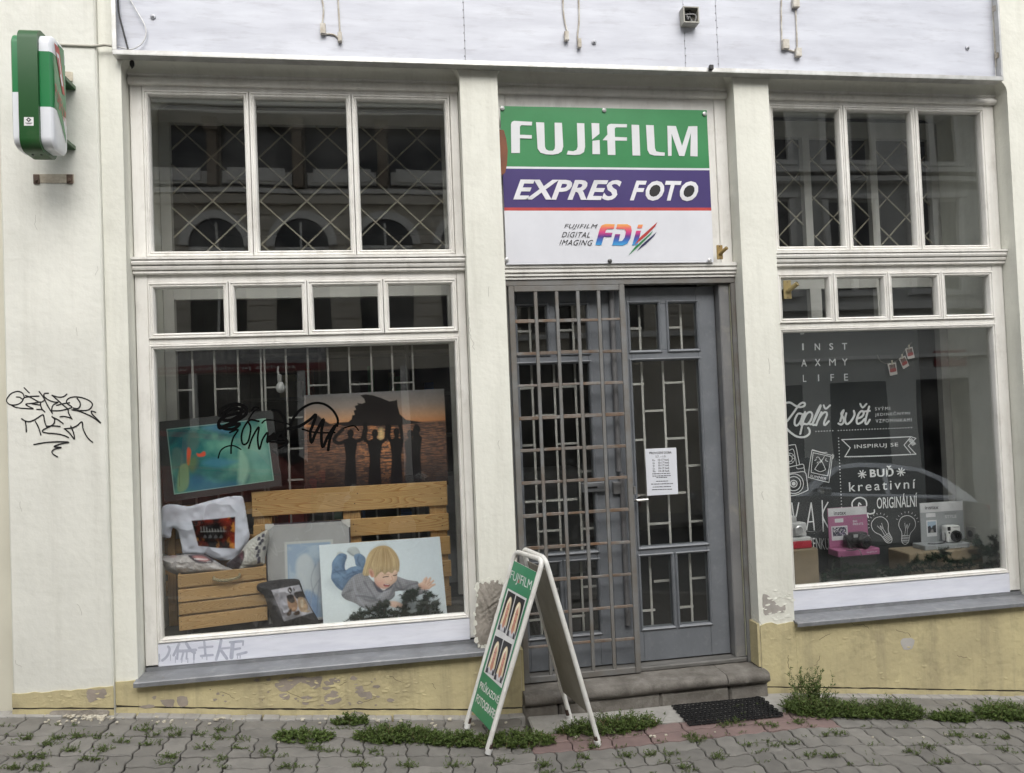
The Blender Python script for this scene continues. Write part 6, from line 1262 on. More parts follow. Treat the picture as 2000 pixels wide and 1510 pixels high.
def cush(a):
    q = c2([(1120, 988), (1385, 936), (1440, 1060), (1515, 1200), (1240, 1285), (1190, 1150)]); a.poly(q, (196, 194, 202), 1.2, sm=False)
    for P_, cc in (([(1270, 1050), (1330, 1040), (1370, 1120), (1350, 1190), (1290, 1170)], (176, 140, 112)), ([(1268, 1040), (1320, 1030), (1345, 1090), (1310, 1110), (1275, 1080)], (54, 44, 42)), ([(1340, 1010), (1420, 1000), (1440, 1060), (1400, 1080), (1350, 1060)], (60, 52, 50)), ([(1370, 1070), (1430, 1060), (1470, 1150), (1440, 1190), (1390, 1180)], (186, 158, 128)), ([(1275, 985), (1300, 960), (1318, 990), (1300, 1020)], (48, 40, 40)), ([(1325, 960), (1345, 985), (1335, 1000)], (60, 54, 54)), ([(1265, 1210), (1310, 1160), (1310, 1215), (1280, 1235)], (80, 62, 52)), ([(1330, 1210), (1380, 1180), (1390, 1215), (1350, 1228)], (96, 74, 60)), ([(1395, 1090), (1420, 1080), (1425, 1140), (1405, 1150)], (214, 196, 172)), ([(1410, 1190), (1450, 1180), (1490, 1180), (1470, 1200)], (200, 178, 150))): a.poly(c2(P_), cc, 1.6)
    a.line(c2([(1290, 985), (1300, 1000)]), 1.4, (210, 205, 205), 1); a.poly(c2([(1150, 1080), (1240, 1060), (1260, 1160), (1230, 1240)]), (164, 162, 172), 10, op=.6)
pc_ = c2([(985, 935), (1075, 910), (1230, 890), (1365, 890), (1398, 935), (1430, 1030), (1490, 1150), (1575, 1312), (1480, 1330), (1380, 1345), (1250, 1362), (1150, 1358), (1120, 1270), (1085, 1150), (1050, 1040), (990, 990)])
t = thing('cushion', F(560, 1222, .14), 'dark grey cushion printed with two pug dogs on the display floor', 'cushion'); relief('cover', pc_, .165, .085, .028, CLOTH, t, cush, (58, 56, 58), 1.2, 10, 6, gain=.75)
# --- artificial fir twigs
NEED = mat('fir_needle', (.012, .038, .018), .55, (.006, .02, .010), 40, spec=.3); TWIG = mat('fir_twig', (.05, .035, .02), .8)
def twig(b, p, d, L_, nl, nn=60):
    d = np.asarray(d)/np.linalg.norm(d); b.tube([p, p+d*L_*.5+np.array([0, 0, .004]), p+d*L_], .0016, 4, 1)
    for i in range(nn):
        t = random.uniform(.02, 1.0); a = p+d*L_*t; v = np.cross(d, RNG.normal(0, 1, 3)); v /= np.linalg.norm(v)+1e-9; v = v*.85+d*.55; v /= np.linalg.norm(v); s = np.cross(v, RNG.normal(0, 1, 3)); s = s/(np.linalg.norm(s)+1e-9)*.0011
        l = nl*random.uniform(.7, 1.15); b.add([a-s, a+s, a+v*l], [(0, 1, 2)], 0)
def garland(name, paths, label, y, nl=.020, dens=1.):
    b = B()
    for P_ in paths:
        Q = catmull(P_, 4)
        for i in range(len(Q)-1):
            p = F(*Q[i], y+random.uniform(-.02, .02)); q_ = F(*Q[i+1], y+random.uniform(-.02, .02)); dd = q_-p; L_ = np.linalg.norm(dd)
            twig(b, p, dd+RNG.normal(0, .004, 3), L_*1.25+.008, nl, int(90*dens))
            for k in range(2): twig(b, p, RNG.normal(0, 1, 3)*np.array([1, .35, .8])+dd/L_*.6, random.uniform(.02, .05), nl, int(60*dens))
    return b.build(name, [NEED, TWIG], None, label, 'garland')
garland('fir_garland', [[c8([q])[0] for q in P_] for P_ in ([(480, 1300), (700, 1230), (900, 1160), (1100, 1200), (1350, 1230), (1600, 1240), (1860, 1230)], [(560, 1310), (800, 1290), (1100, 1290), (1400, 1290), (1800, 1260)], [(900, 1150), (1000, 1090), (1060, 1060)], [(1290, 1220), (1320, 1080), (1330, 960), (1380, 900), (1450, 920)], [(1330, 1000), (1420, 960), (1470, 900)], [(1520, 1220), (1560, 1080), (1620, 980), (1690, 930)], [(1600, 1200), (1720, 1090), (1790, 1060)], [(620, 1240), (640, 1160)])], 'dark green artificial fir twigs lying before the toddler canvas', .085)
# --- clear bulb lamp on the inner window
p = F(549, 748, .44); t = thing('spot_lamp', p, 'small clear-glass bulb lamp clipped to the inner window bar', 'lamp')
b = B(); b.tube([p+np.array([-.025, .08, .10]), p+np.array([-.02, .02, .07]), p+np.array([-.012, 0, .045])], .006, 8); b.lathe([(.010, .0), (.014, .01), (.014, .04), (.008, .045)], (p[0]-.008, p[1], p[2]+.005), 'z', 12); b.build('socket', mat('lamp_grey', (.45, .45, .44), .4), t, smooth=40)
b = B(); b.lathe([(.012, .004), (.022, -.012), (.028, -.032), (.022, -.052), (.006, -.062)], (p[0]-.004, p[1], p[2]+.002), 'z', 14); b.build('bulb', mat('frosted_bulb', (.55, .56, .56), .15, (.5, .5, .5), 3), t, smooth=60)
# ================================================================== right display window
c7 = crop(1500, 630, .4174); c6 = crop(1530, 880, .225); cz = crop(1520, 780, .15); cs = crop(1530, 640, .225)
YBD = .43; bxr = F(1803, 850, YBD)[0]
wb_ = thing('lettered_backdrop', ((2.25+bxr)/2, YBD, ZF), 'charcoal backdrop board with white hand lettering in the right display', 'backdrop')
b = B(); b.cbox(2.242, bxr, YBD, YBD+.018, ZF+.001, 2.125, .002); b.build('board', mat('charcoal_board', (.030, .034, .036), .55, (.025, .028, .030), 3), wb_)
CH_ = mat('white_vinyl', (.82, .83, .84), .5, (.78, .79, .80), 6); pw = PY(YBD-.0012)
b = B()
def T(s_, q, m_=c7, **k): text(b, s_, m_(q), pw, 0, **k)
for s_, x0, x1, y0, y1 in (('#', 150, 170, 38, 58), ('I', 159, 167, 98, 130), ('N', 218, 243, 98, 130), ('S', 286, 305, 97, 128), ('T', 346, 370, 96, 127), ('A', 155, 181, 173, 206), ('X', 219, 245, 171, 204), ('M', 286, 316, 170, 202), ('Y', 346, 372, 169, 201), ('L', 163, 179, 245, 278), ('I', 233, 239, 244, 275), ('F', 292, 309, 242, 273), ('E', 356, 374, 240, 272)):
    T(s_, [(x0, y0), (x1, y0-.5), (x1+1, y1-.5), (x0+1, y1)], bold=.012 if s_ in 'AXINST' and y0 < 200 else .002)
T('SVÝMI', [(1258, 92), (1455, 86), (1456, 140), (1260, 146)], cz, sp=1.25, bold=.003); T('JEDINEČNÝMI', [(1260, 168), (1712, 150), (1714, 211), (1262, 230)], cz, sp=1.25, bold=.003); T('VZPOMÍNKAMI', [(1266, 248), (1738, 232), (1738, 290), (1270, 305)], cz, sp=1.25, bold=.003)
T('INSPIRUJ SE', [(990, 592), (1560, 564), (1562, 626), (994, 656)], cz, sp=1.1, bold=.006); T('BUĎ', [(1188, 880), (1502, 862), (1502, 1004), (1196, 1016)], cz, bold=.03, sp=1.1)
T('kreativní', [(378, 748), (690, 732), (690, 776), (380, 792)], c7, sp=1.3, bold=.004); T('ORIGINÁLNÍ', [(508, 806), (697, 796), (698, 862), (510, 872)], c7, bold=.008); T('VENKU', [(215, 756), (392, 764), (398, 862), (225, 852)], c6, bold=.0); T('SUMMER', [(415, 980), (628, 1018), (618, 1052), (408, 1012)], cz, shear=.2)
b.build('lettering', CH_, wb_)
b = B(); SW = [
 (4.0, cz([(60, 60), (110, 45), (160, 45), (225, 85), (285, 102), (338, 85), (345, 52), (312, 45), (265, 78), (215, 150), (160, 225), (110, 290)])), (4.0, cz([(60, 300), (100, 370), (170, 440), (250, 487), (340, 490), (400, 452), (408, 405), (388, 372)])),
 (4.0, cz([(300, 188), (255, 190), (218, 258), (214, 325), (245, 340), (290, 285), (325, 180), (296, 290), (300, 335), (340, 318)])), (4.0, cz([(348, 165), (322, 290), (286, 450)])), (4.0, cz([(330, 262), (372, 185), (420, 166), (442, 205), (420, 275), (380, 322), (338, 318)])), (4.0, cz([(400, 318), (440, 320), (485, 235), (535, 130), (552, 75), (520, 130), (465, 260), (448, 330), (480, 330)])),
 (4.0, cz([(560, 168), (520, 262), (492, 338)])), (4.0, cz([(510, 285), (570, 192), (618, 166), (632, 205), (596, 300), (606, 336), (656, 286)])), (3.6, cz([(590, 78), (616, 124), (672, 78)])),
 (4.0, cz([(782, 314), (820, 328), (850, 290), (842, 232), (818, 190), (852, 140), (830, 200), (806, 285)])), (4.0, cz([(884, 182), (868, 262), (888, 322), (940, 292), (990, 205), (982, 150)])), (4.0, cz([(1030, 250), (1084, 228), (1112, 182), (1090, 152), (1050, 182), (1020, 262), (1030, 318), (1080, 300), (1122, 256)])), (3.6, cz([(1066, 60), (1096, 108), (1146, 60)])), (4.0, cz([(1182, 95), (1146, 220), (1132, 300), (1152, 322), (1190, 266)])), (3.6, cz([(1112, 160), (1190, 150)])),
 (1.8, cz([(825, 525), (1270, 507), (1725, 487)])), (1.8, cz([(825, 525), (880, 578), (935, 630)])), (1.8, cz([(935, 630), (900, 690), (865, 748)])), (1.8, cz([(865, 748), (1330, 735), (1790, 714)])), (1.5, cz([(1725, 487), (1680, 541), (1635, 595)])), (1.5, cz([(1635, 595), (1678, 648), (1720, 700)])), (1.5, cz([(1725, 487), (1790, 508)])), (1.5, cz([(1790, 508), (1740, 558), (1690, 605)])), (1.5, cz([(1690, 605), (1740, 660), (1790, 714)])),
 (2.4, c6([(72, 455), (98, 600), (132, 455)])), (2.4, c6([(195, 715), (218, 580), (240, 455)])), (2.4, c6([(240, 455), (256, 580), (270, 715)])), (2.4, c6([(212, 620), (260, 616)])), (2.4, c6([(335, 435), (340, 570), (345, 700)])), (2.4, c6([(385, 450), (338, 560), (390, 670)])),
 (2.6, c6([(600, 500), (595, 455), (625, 418), (670, 408), (712, 430), (720, 480), (690, 500)])), (2.4, c6([(650, 490), (655, 455), (672, 470)])), (2.6, c6([(735, 580), (725, 545), (750, 550), (785, 540), (788, 515)]))]
for k in range(14): x = 1650+k*8; SW.append((.8, cz([(x+28-k*3.2+60, 510+k*6.5), (x-2-k*3+40, 530+k*6.5)]))) if k < 12 else None
for k in range(30): x = 900+k*28; SW.append((.7, cz([(x, 742-k*.9), (x+10, 762-k*1.2)])))
def circ(c, r, m_, w_, squ=1., a0=0, a1=2*math.pi, n=14): return (w_, m_([(c[0]+r*math.cos(t), c[1]+r*squ*math.sin(t)) for t in np.linspace(a0, a1, n)]))
for cx, cy in ((1090, 975), (1595, 945)):
    for k in range(4): a = k*math.pi/4+.2; SW.append((2.1, cz([(cx-52*math.cos(a), cy-52*math.sin(a)), (cx+52*math.cos(a), cy+52*math.sin(a))])))
for r, w_ in ((14, 3.5), (44, 1.8), (92, 1.6), (128, 1.5)): SW.append(circ((198, 1098), r, cz, w_))
SW += [(1.5, cz([(120, 885), (230, 862), (318, 845), (335, 900), (345, 955)])), (1.5, cz([(120, 965), (240, 950), (345, 950), (372, 1070), (385, 1180)])), (1.5, cz([(110, 1260), (250, 1240), (385, 1180)])), (1.2, cz([(235, 880), (250, 905), (325, 892)])), (1.5, cz([(135, 600), (205, 590), (225, 610), (252, 740), (275, 850)])), (1.2, cz([(140, 665), (190, 650), (215, 740), (235, 850)])), circ((140, 770), 40, cz, 1.2), circ((140, 770), 70, cz, 1.0)]
for k in range(8): a = k*.8; SW.append((.9, cz([(140+42*math.cos(a), 770+42*math.sin(a)), (140+68*math.cos(a), 770+68*math.sin(a))])))
SW += [(1.3, cz(P_)) for P_ in ([(435, 662), (560, 695), (700, 732)], [(700, 732), (680, 900), (655, 1082)], [(655, 1082), (520, 1050), (385, 1015)], [(385, 1015), (405, 840), (435, 662)], [(450, 695), (565, 720), (680, 748)], [(680, 748), (662, 870), (640, 995)], [(640, 995), (530, 975), (425, 950)], [(425, 950), (435, 820), (450, 695)], [(555, 790), (510, 850), (470, 910)], [(555, 790), (585, 850), (612, 915)], [(520, 750), (560, 815)], [(595, 745), (545, 825)], [(470, 910), (540, 942), (612, 915)], [(620, 770), (612, 795), (640, 808)], [(470, 795), (490, 785)], [(490, 765), (505, 750)], [(500, 830), (515, 815)], [(440, 655), (560, 690), (630, 690)], [(700, 715), (718, 735), (705, 770)])]
for (cx, cy), tilt in (((835, 650), -.55), ((1070, 640), .12)):
    ca, sa = math.cos(tilt), math.sin(tilt); R2 = lambda pts: c6([(cx+x*ca-y*sa, cy+x*sa+y*ca) for x, y in pts])
    SW.append((1.1, R2([(-34, 96), (-40, 70), (-66, 30), (-72, -10), (-52, -56), (0, -76), (52, -56), (72, -10), (66, 30), (40, 70), (34, 96)])))
    for k in range(5): SW.append((1.1, R2([(-34+k*2, 100+k*14), (34-k*2, 96+k*14)])))
    SW.append((1.0, R2([(-34, 96), (-30, 150), (-10, 172), (10, 172), (30, 150), (34, 96)]))); SW.append((.8, R2([(-22, -10), (-8, 40), (0, 0), (8, 40), (22, -10)]))); SW.append((.8, R2([(-8, 40), (-10, 96)]))); SW.append((.8, R2([(8, 40), (10, 96)])))
    for k in range(9): a = -math.pi*(.08+.84*k/8); SW.append((.8, R2([(90*math.cos(a), 90*math.sin(a)-10), (102*math.cos(a), 102*math.sin(a)-10)])))
b.strokes(SW, pw, 2, off=.0009, n=4); b.build('hand_drawn_lines', CH_, wb_)
b = B()
def dot(p, r=1.15): b.add([pw(p[0]+r*math.cos(t), p[1]+r*math.sin(t))-np.array([0, .0003, 0]) for t in np.linspace(0, 2*math.pi, 9)[:-1]], [tuple(range(7, -1, -1))])
for k in range(35):
    x = 490+k*36.6
    if not 725 < x < 765: dot(cz([(x, 418-.040*(x-490))])[0])
for k in range(25): dot(cz([(785+k*1.8, 505+k*41)])[0])
b.build('dotted_lines', CH_, wb_)
# string with three instant photos
ph_ = thing('photo_string', F(1760, 720, .405), 'thin string with three small instant photos clipped to it', 'photo string'); PS = lambda px, py: F(px, py, .405)
b = B(); b.tube([PS(*q) for q in catmull(cs([(815, 235), (845, 290), (900, 312), (960, 300), (1012, 262), (1058, 190), (1115, 128)]), 6)], .0016, 5); b.build('string', mat('twine', (.30, .29, .26), .9), ph_)
for i, q in enumerate(([(903, 315), (975, 302), (988, 405), (925, 418)], [(1000, 270), (1055, 243), (1090, 331), (1040, 361)], [(1055, 183), (1118, 166), (1138, 261), (1080, 276)])):
    A = Art(26, 34, (202, 198, 194), [(0, 0), (1, 0), (1, 1), (0, 1)]); A.poly([(.12, .1), (.88, .1), (.88, .74), (.12, .74)], (120, 96, 90), .8, sm=False); A.mix((fbm(34, 26, 6, 3, i) > .52)*(A.Y < 24)*(A.Y > 4)*(A.X > 4)*(A.X < 22)*.8, (70, 52, 50)); A.poly([(.15, .5), (.85, .46), (.85, .72), (.15, .73)], (150, 40, 42), 2)
    C = [PS(*a)-np.array([0, .003, 0]) for a in cs(q)]; b = B(); b.add([*[c_+np.array([0, .0004, 0]) for c_ in C], *[c_+np.array([0, .0015, 0]) for c_ in C]], [(3, 2, 1, 0), (4, 5, 6, 7), (0, 1, 5, 4), (1, 2, 6, 5), (2, 3, 7, 6), (3, 0, 4, 7)]); pp = b.build('instant_photo', mat('photo_card', (.62, .61, .59), .5), ph_); art_mesh('image', A, C, ARTM, pp)
    m_ = (C[0]+C[1])/2; b = B(); b.cbox(m_[0]-.004, m_[0]+.004, m_[1]-.006, m_[1]+.002, m_[2]-.012, m_[2]+.02, .001); b.build('peg', mat('pale_peg', (.55, .50, .40), .7), ph_)
# paper-wrapped blocks
KRAFT = mat('kraft_paper', (.27, .215, .145), .75, (.21, .165, .11), 6, bump=.5, bsc=14, rnd=.06)
def block(name, q, y0, y1, m, label, cat, zb=None, split=True):       # front quad picked at y0, depth to y1
    C = [F(*a, y0) for a in q]
    xl, xr = min(C[0][0], C[3][0]), max(C[1][0], C[2][0]); zt = (C[0][2]+C[1][2])/2; z0 = zb if zb is not None else (C[2][2]+C[3][2])/2
    b = B(); b.cbox(xl, xr, y0, y1, z0, zt, .006); return b.build(name, m, None, label, cat), (xl, xr, z0, zt)
_, K1 = block('wrapped_block', c6([(90, 862), (290, 852), (318, 1135), (100, 1160)]), .09, .26, KRAFT, 'kraft paper wrapped block at the left edge of the right display', 'display block', ZF+.001)
_, K2 = block('wrapped_block', c6([(1090, 885), (1725, 858), (1740, 1000), (1100, 1010)]), .15, .36, KRAFT, 'kraft paper wrapped block under the grey camera stand', 'display block', ZF+.001)
PINK = mat('pink_card', (.36, .125, .235), .5, (.32, .11, .21), 5); GRC = mat('grey_card', (.30, .315, .325), .5, (.27, .285, .295), 5); WCARD = mat('white_card', (.66, .66, .68), .5); DKT = mat('card_text', (.06, .05, .06), .5)
def stand(label, cardq, baseq, ycard, ybase, m, zfloor, hdr_h, texts, photo, n_):
    C = [F(*a, ycard) for a in cardq]; Bc = [F(*a, ybase) for a in baseq]
    xl, xr = (Bc[0][0]+Bc[3][0])/2, (Bc[1][0]+Bc[2][0])/2; z0 = zfloor; z1 = z0+(Bc[0][2]+Bc[1][2]-Bc[2][2]-Bc[3][2])/2
    t = thing('camera_stand', ((xl+xr)/2, ybase+.04, z0), label, 'display stand')
    b = B(); b.cbox(xl, xr, ybase, ycard+.012, z0, z1, .003); b.build('base', m, t)
    zc1 = (C[0][2]+C[1][2])/2; cx0, cx1 = (C[0][0]+C[3][0])/2, (C[1][0]+C[2][0])/2
    b = B(); b.cbox(cx0, cx1, ycard, ycard+.006, z1+.0005, zc1, .001); b.build('back_card', m, t)
    pl_ = PY(ycard-.001); b = B(); zh = zc1-hdr_h; b.add([(cx0+.002, ycard-.0006, zh), (cx1-.002, ycard-.0006, zh), (cx1-.002, ycard-.0006, zc1-.001), (cx0+.002, ycard-.0006, zc1-.001)], [(0, 1, 2, 3)])
    for q in photo: b.add([pl_(*a) for a in c6(q)], [(3, 2, 1, 0)])
    b.build('header', WCARD, t)
    b = B()
    for s_, q, mi in texts: text(b, s_, c6(q), PY(ycard-.0018), 0, m=mi, bold=.012)
    text(b, 'FUJIFILM', c6(n_), PY(ybase-.001), 0, m=1, bold=.015); b.build('lettering', [DKT, WCARD, mat('grey_text', (.25, .25, .26), .5)], t)
    return t, (xl, xr, z0, z1)
zped = F(*c6([(655, 915)])[0], .2)[2]
b = B(); b.cbox(F(1640, 1085, .2)[0], F(1712, 1085, .2)[0], .2, .34, ZF+.001, zped, .004); b.build('pedestal', mat('dark_pedestal', (.03, .028, .028), .6), None, 'dark pedestal block under the pink camera stand', 'display block')
ps, PS_ = stand('pink instant camera card stand on a dark pedestal', c6([(386, 502), (722, 482), (742, 832), (400, 870)]), c6([(470, 868), (838, 843), (836, 895), (478, 925)]), .30, .20, PINK, zped+.001, .052,
 [('instax', [(437, 528), (545, 522), (545, 556), (439, 560)], 0), ('INSTANT', [(602, 580), (690, 574), (690, 592), (603, 598)], 2), ('BIG', [(603, 606), (640, 604), (641, 622), (604, 625)], 1), ('PRINTS', [(604, 632), (692, 625), (693, 644), (605, 650)], 1)], [[(445, 594), (520, 588), (521, 622), (447, 627)], [(415, 660), (556, 650), (560, 775), (422, 783)]], [(725, 880), (812, 872), (812, 884), (726, 893)])
A = Art(40, 30, (40, 42, 60), [(0, 0), (1, 0), (1, 1), (0, 1)]); A.mix(np.clip((fbm(30, 40, 10, 3, 71)-.5)*8, 0, 1), (190, 186, 190)); A.mix(np.clip((fbm(30, 40, 8, 3, 72)-.6)*8, 0, 1), (90, 70, 110)); art_mesh('photo', A, [F(*a, .2985) for a in c6([(426, 670), (546, 662), (549, 738), (431, 746)])], ARTM, ps)
gs, GS_ = stand('grey instant camera card stand on the kraft block', c6([(1178, 452), (1556, 440), (1578, 790), (1206, 822)]), c6([(1230, 824), (1620, 800), (1618, 845), (1232, 862)]), .30, .19, GRC, K2[3]+.001, .062,
 [('instax', [(1228, 482), (1348, 477), (1348, 508), (1230, 512)], 0), ('INSTANT', [(1400, 540), (1500, 536), (1500, 553), (1401, 557)], 2), ('STYLE', [(1402, 562), (1503, 558), (1503, 583), (1403, 587)], 1)], [[(1237, 546), (1320, 542), (1321, 576), (1238, 580)], [(1240, 608), (1330, 602), (1336, 742), (1248, 748)]], [(1494, 836), (1588, 830), (1588, 842), (1495, 850)])
A = Art(26, 36, (150, 168, 186), [(0, 0), (1, 0), (1, 1), (0, 1)]); A.poly([(0, .45), (.3, .35), (.45, .6), (.6, .4), (1, .3), (1, 1), (0, 1)], (46, 46, 52), 1.2, sm=False); A.poly([(.4, .75), (.6, .7), (.7, 1), (.3, 1)], (130, 128, 126), 1.5); art_mesh('photo', A, [F(*a, .2985) for a in c6([(1250, 618), (1323, 613), (1328, 712), (1256, 717)])], ARTM, gs)
# instant cameras
BKP = mat('black_camera_plastic', (.012, .012, .013), .35, (.018, .018, .019), 20); WHP = mat('white_camera_plastic', (.70, .70, .69), .25, (.66, .66, .65), 5, coat=.3); SIL = mat('silver_plastic', (.55, .55, .56), .3, metal=.5); LENS = mat('lens_glass', (.005, .005, .008), .05)
def rbox(b, x0, x1, y0, y1, z0, z1, r, m=0):
    pts = [(a, c_) for a, c_ in rrect(x0, x1, z0, z1, r)]; rings = []
    for y, ins in ((y1, .004), (y1-.004, 0), (y0+.006, 0), (y0+.002, .002), (y0, .006)): rings.append([(min(max(p[0], x0+ins), x1-ins), y, min(max(p[1], z0+ins), z1-ins)) for p in pts])
    rloft(b, rings[::-1], m)
def camera(label, q, yb, zfloor, big):
    p = F(*c6([q])[0], yb); t = thing('instant_camera', (p[0], yb, zfloor), label, 'camera')
    if big:
        w_, h_ = .155, .098; x0 = p[0]-w_/2; z0 = zfloor+.0; b = B(); rbox(b, x0, x0+w_, yb, yb+.05, z0+.002, z0+h_*.82, .018); rbox(b, x0+.03, x0+w_-.02, yb-.012, yb+.04, z0+h_*.3, z0+h_, .012); b.build('body', BKP, t, smooth=40)
        lx, lz = x0+w_*.66, z0+h_*.45; b = B(); b.lathe([(.044, .0), (.044, -.018), (.040, -.022), (.036, -.034), (.032, -.036), (.024, -.034), (.001, -.034)], (lx, yb-.012, lz), 'y', 24); b.build('lens_barrel', BKP, t, smooth=40)
        b = B(); b.lathe([(.018, 0), (.012, -.003), (.001, -.004)], (lx, yb-.0465, lz), 'y', 18); b.build('lens', LENS, t, smooth=60)
        b = B(); b.cbox(x0+.035, x0+.065, yb-.0145, yb-.0122, z0+h_*.72, z0+h_*.92, .001); b.cbox(x0+w_*.86, x0+w_*.93, yb-.014, yb-.0005, z0+h_*.66, z0+h_*.8, .001); b.build('silver_trim', SIL, t)
        b = B(); b.tube(catmull([(x0+.004, yb+.02, z0+h_*.7), (x0-.012, yb-.02, z0+h_*.5), (x0-.004, yb-.05, z0+.012), (x0+.03, yb-.07, z0+.006), (x0+.035, yb-.09, z0-.03)], 6), .003, 6); b.tube(catmull([(x0+.004, yb+.02, z0+h_*.7), (x0+.012, yb-.03, z0+h_*.4), (x0+.02, yb-.06, z0+.006), (x0-.05, yb-.06, z0+.006)], 6), .003, 6); b.build('strap', BKP, t, smooth=60)
    else:
        w_, h_ = .098, .108; x0 = p[0]-w_/2; z0 = zfloor; b = B(); rbox(b, x0, x0+w_, yb, yb+.05, z0+.001, z0+h_, .016); b.build('body', WHP, t, smooth=40)
        lx, lz = x0+w_*.62, z0+h_*.38; b = B(); b.lathe([(.037, 0), (.037, -.014), (.034, -.018), (.026, -.018), (.024, -.010), (.001, -.010)], (lx, yb-.0005, lz), 'y', 24); b.build('lens_ring', BKP, t, smooth=40)
        b = B(); b.lathe([(.016, 0), (.010, -.003), (.001, -.004)], (lx, yb-.0108, lz), 'y', 16); b.build('lens', LENS, t, smooth=60)
        b = B(); b.cbox(x0+.006, x0+.028, yb-.002, yb+.001, z0+h_*.72, z0+h_*.95, .001); b.lathe([(.006, 0), (.005, -.004), (.001, -.005)], (x0+.016, yb-.0005, z0+h_*.6), 'y', 10); b.build('viewfinder', BKP, t, smooth=40)
        b = B(); b.cbox(x0+w_*.5, x0+w_*.9, yb-.0015, yb+.001, z0+h_*.86, z0+h_*.95, .001); b.build('flash', SIL, t)
        b = B(); b.tube(catmull([(x0+.002, yb+.02, z0+h_*.6), (x0-.012, yb+.0, z0+h_*.3), (x0-.03, yb-.01, z0+.008), (x0-.10, yb-.02, z0+.005), (x0-.14, yb+.0, z0+.005)], 6), .003, 6); b.build('strap', BKP, t, smooth=60)
    return t
camera('wide black instant camera on the pink stand', (655, 790), .235, PS_[3]+.0005, True)
camera('white instant camera with black lens ring on the grey stand', (1480, 730), .225, GS_[3]+.0005, False)
# red box and pale camera on the left block
zr = K1[3]+.001; xr0, xr1 = K1[0]+.01, F(*c6([(242, 830)])[0], .12)[0]
t = thing('camera_stand', ((xr0+xr1)/2, .17, zr), 'red and white camera box on the kraft block at the far left', 'display stand'); b = B(); b.cbox(xr0, xr1, .11, .24, zr, zr+.044, .004); b.build('red_base', mat('red_card', (.40, .03, .05), .45), t); b = B(); b.cbox(xr0, xr1-.002, .112, .24, zr+.0445, zr+.066, .003); b.build('clear_tray', mat('tray_white', (.6, .6, .6), .25), t)
zr += .067; t = thing('instant_camera', (xr0+.06, .17, zr), 'pale translucent instant camera on the red box with a dark strap', 'camera'); xm = F(*c6([(130, 680)])[0], .15)[0]
b = B(); rbox(b, xm-.055, xm+.05, .14, .19, zr, zr+.085, .016); rbox(b, xm-.05, xm-.008, .145, .185, zr+.08, zr+.125, .01); b.build('body', mat('pale_plastic', (.55, .55, .55), .25, coat=.3), t, smooth=40)
b = B(); b.lathe([(.030, 0), (.030, -.02), (.024, -.024), (.001, -.02)], (xm-.01, .1395, zr+.04), 'y', 20); b.build('lens_barrel', SIL, t, smooth=40)
b = B(); b.tube(catmull([(xm+.04, .15, zr+.03), (xm+.08, .13, zr+.022), (xm+.13, .14, zr+.03), (xm+.17, .18, zr+.045)], 6), [.008]*19, 8); b.build('strap', BKP, t, smooth=60)
garland('fir_garland', [c6(P_) for P_ in ([(330, 1100), (450, 1050), (600, 1010), (750, 1000), (900, 1030), (1010, 1050)], [(340, 1120), (600, 1080), (900, 1080), (1020, 1070)], [(420, 1060), (440, 980)], [(560, 1050), (520, 960)])], 'dark fir garland on the floor below the pink stand', .11, .022)
garland('fir_garland', [c6(P_) for P_ in ([(1010, 1050), (1130, 980), (1250, 960), (1340, 920), (1390, 880), (1430, 950), (1550, 970), (1680, 930), (1790, 880), (1850, 900)], [(1020, 1060), (1250, 1020), (1500, 1010), (1750, 980), (1880, 960)], [(1640, 800), (1700, 790), (1760, 850), (1860, 850)], [(1840, 900), (1850, 820), (1815, 765)], [(1130, 980), (1150, 920)], [(1290, 960), (1300, 900)], [(1730, 900), (1700, 830)])], 'long dark fir garland in front of the kraft block and right corner', .10, .022)
# wall socket on the right cheek of the display
d = ray(1898, 1042); t_ = 3.7975/d[0]; p = CAMP+d*t_; yy = min(max(p[1], .1), .44)
b = B(); b.cbox(3.788, 3.7995, yy-.04, yy+.04, p[2]-.045, p[2]+.045, .003); so_ = b.build('wall_socket', mat('socket_plastic', (.45, .44, .40), .5), shop)
b = B(); b.lathe([(.022, 0), (.022, -.004), (.018, -.0045), (.001, -.0045)], (3.7878, yy, p[2]), 'x', 16); b.build('socket_face', BLACK, so_)
# ================================================================== across the street (seen mirrored in the panes)
YO = -9.8
def opp(px, py, y=9.8): p = F(px, py, y); return p[0], p[2]
ob = thing('town_house', (-1, YO, 0), 'beige town house with arched ground floor windows across the street, mirrored in the left panes', 'building')
OB = mat('beige_render', (.60, .56, .48), .9, (.52, .48, .41), 2, bump=.3, bsc=20); OT = mat('pale_stone_trim', (.80, .79, .76), .8, (.72, .71, .68), 5); OG = mat('dark_opposite_glass', (.02, .022, .026), .08); OBr = mat('brown_panel', (.28, .23, .18), .8)
def fb(b, x0, x1, y0, y1, z0, z1, m=0): b.box(x0, x1, YO+y0, YO+y1, z0, z1, m)
b = B(); fb(b, -14, 6.2, -.5, 0, -.5, 8.3); b.build('wall', OB, ob)
b = B()
for k in range(9): fb(b, -14, 6.2, 0, .03, 3.1+k*.27, 3.1+k*.27+.24)
b.build('rusticated_courses', OB, ob)
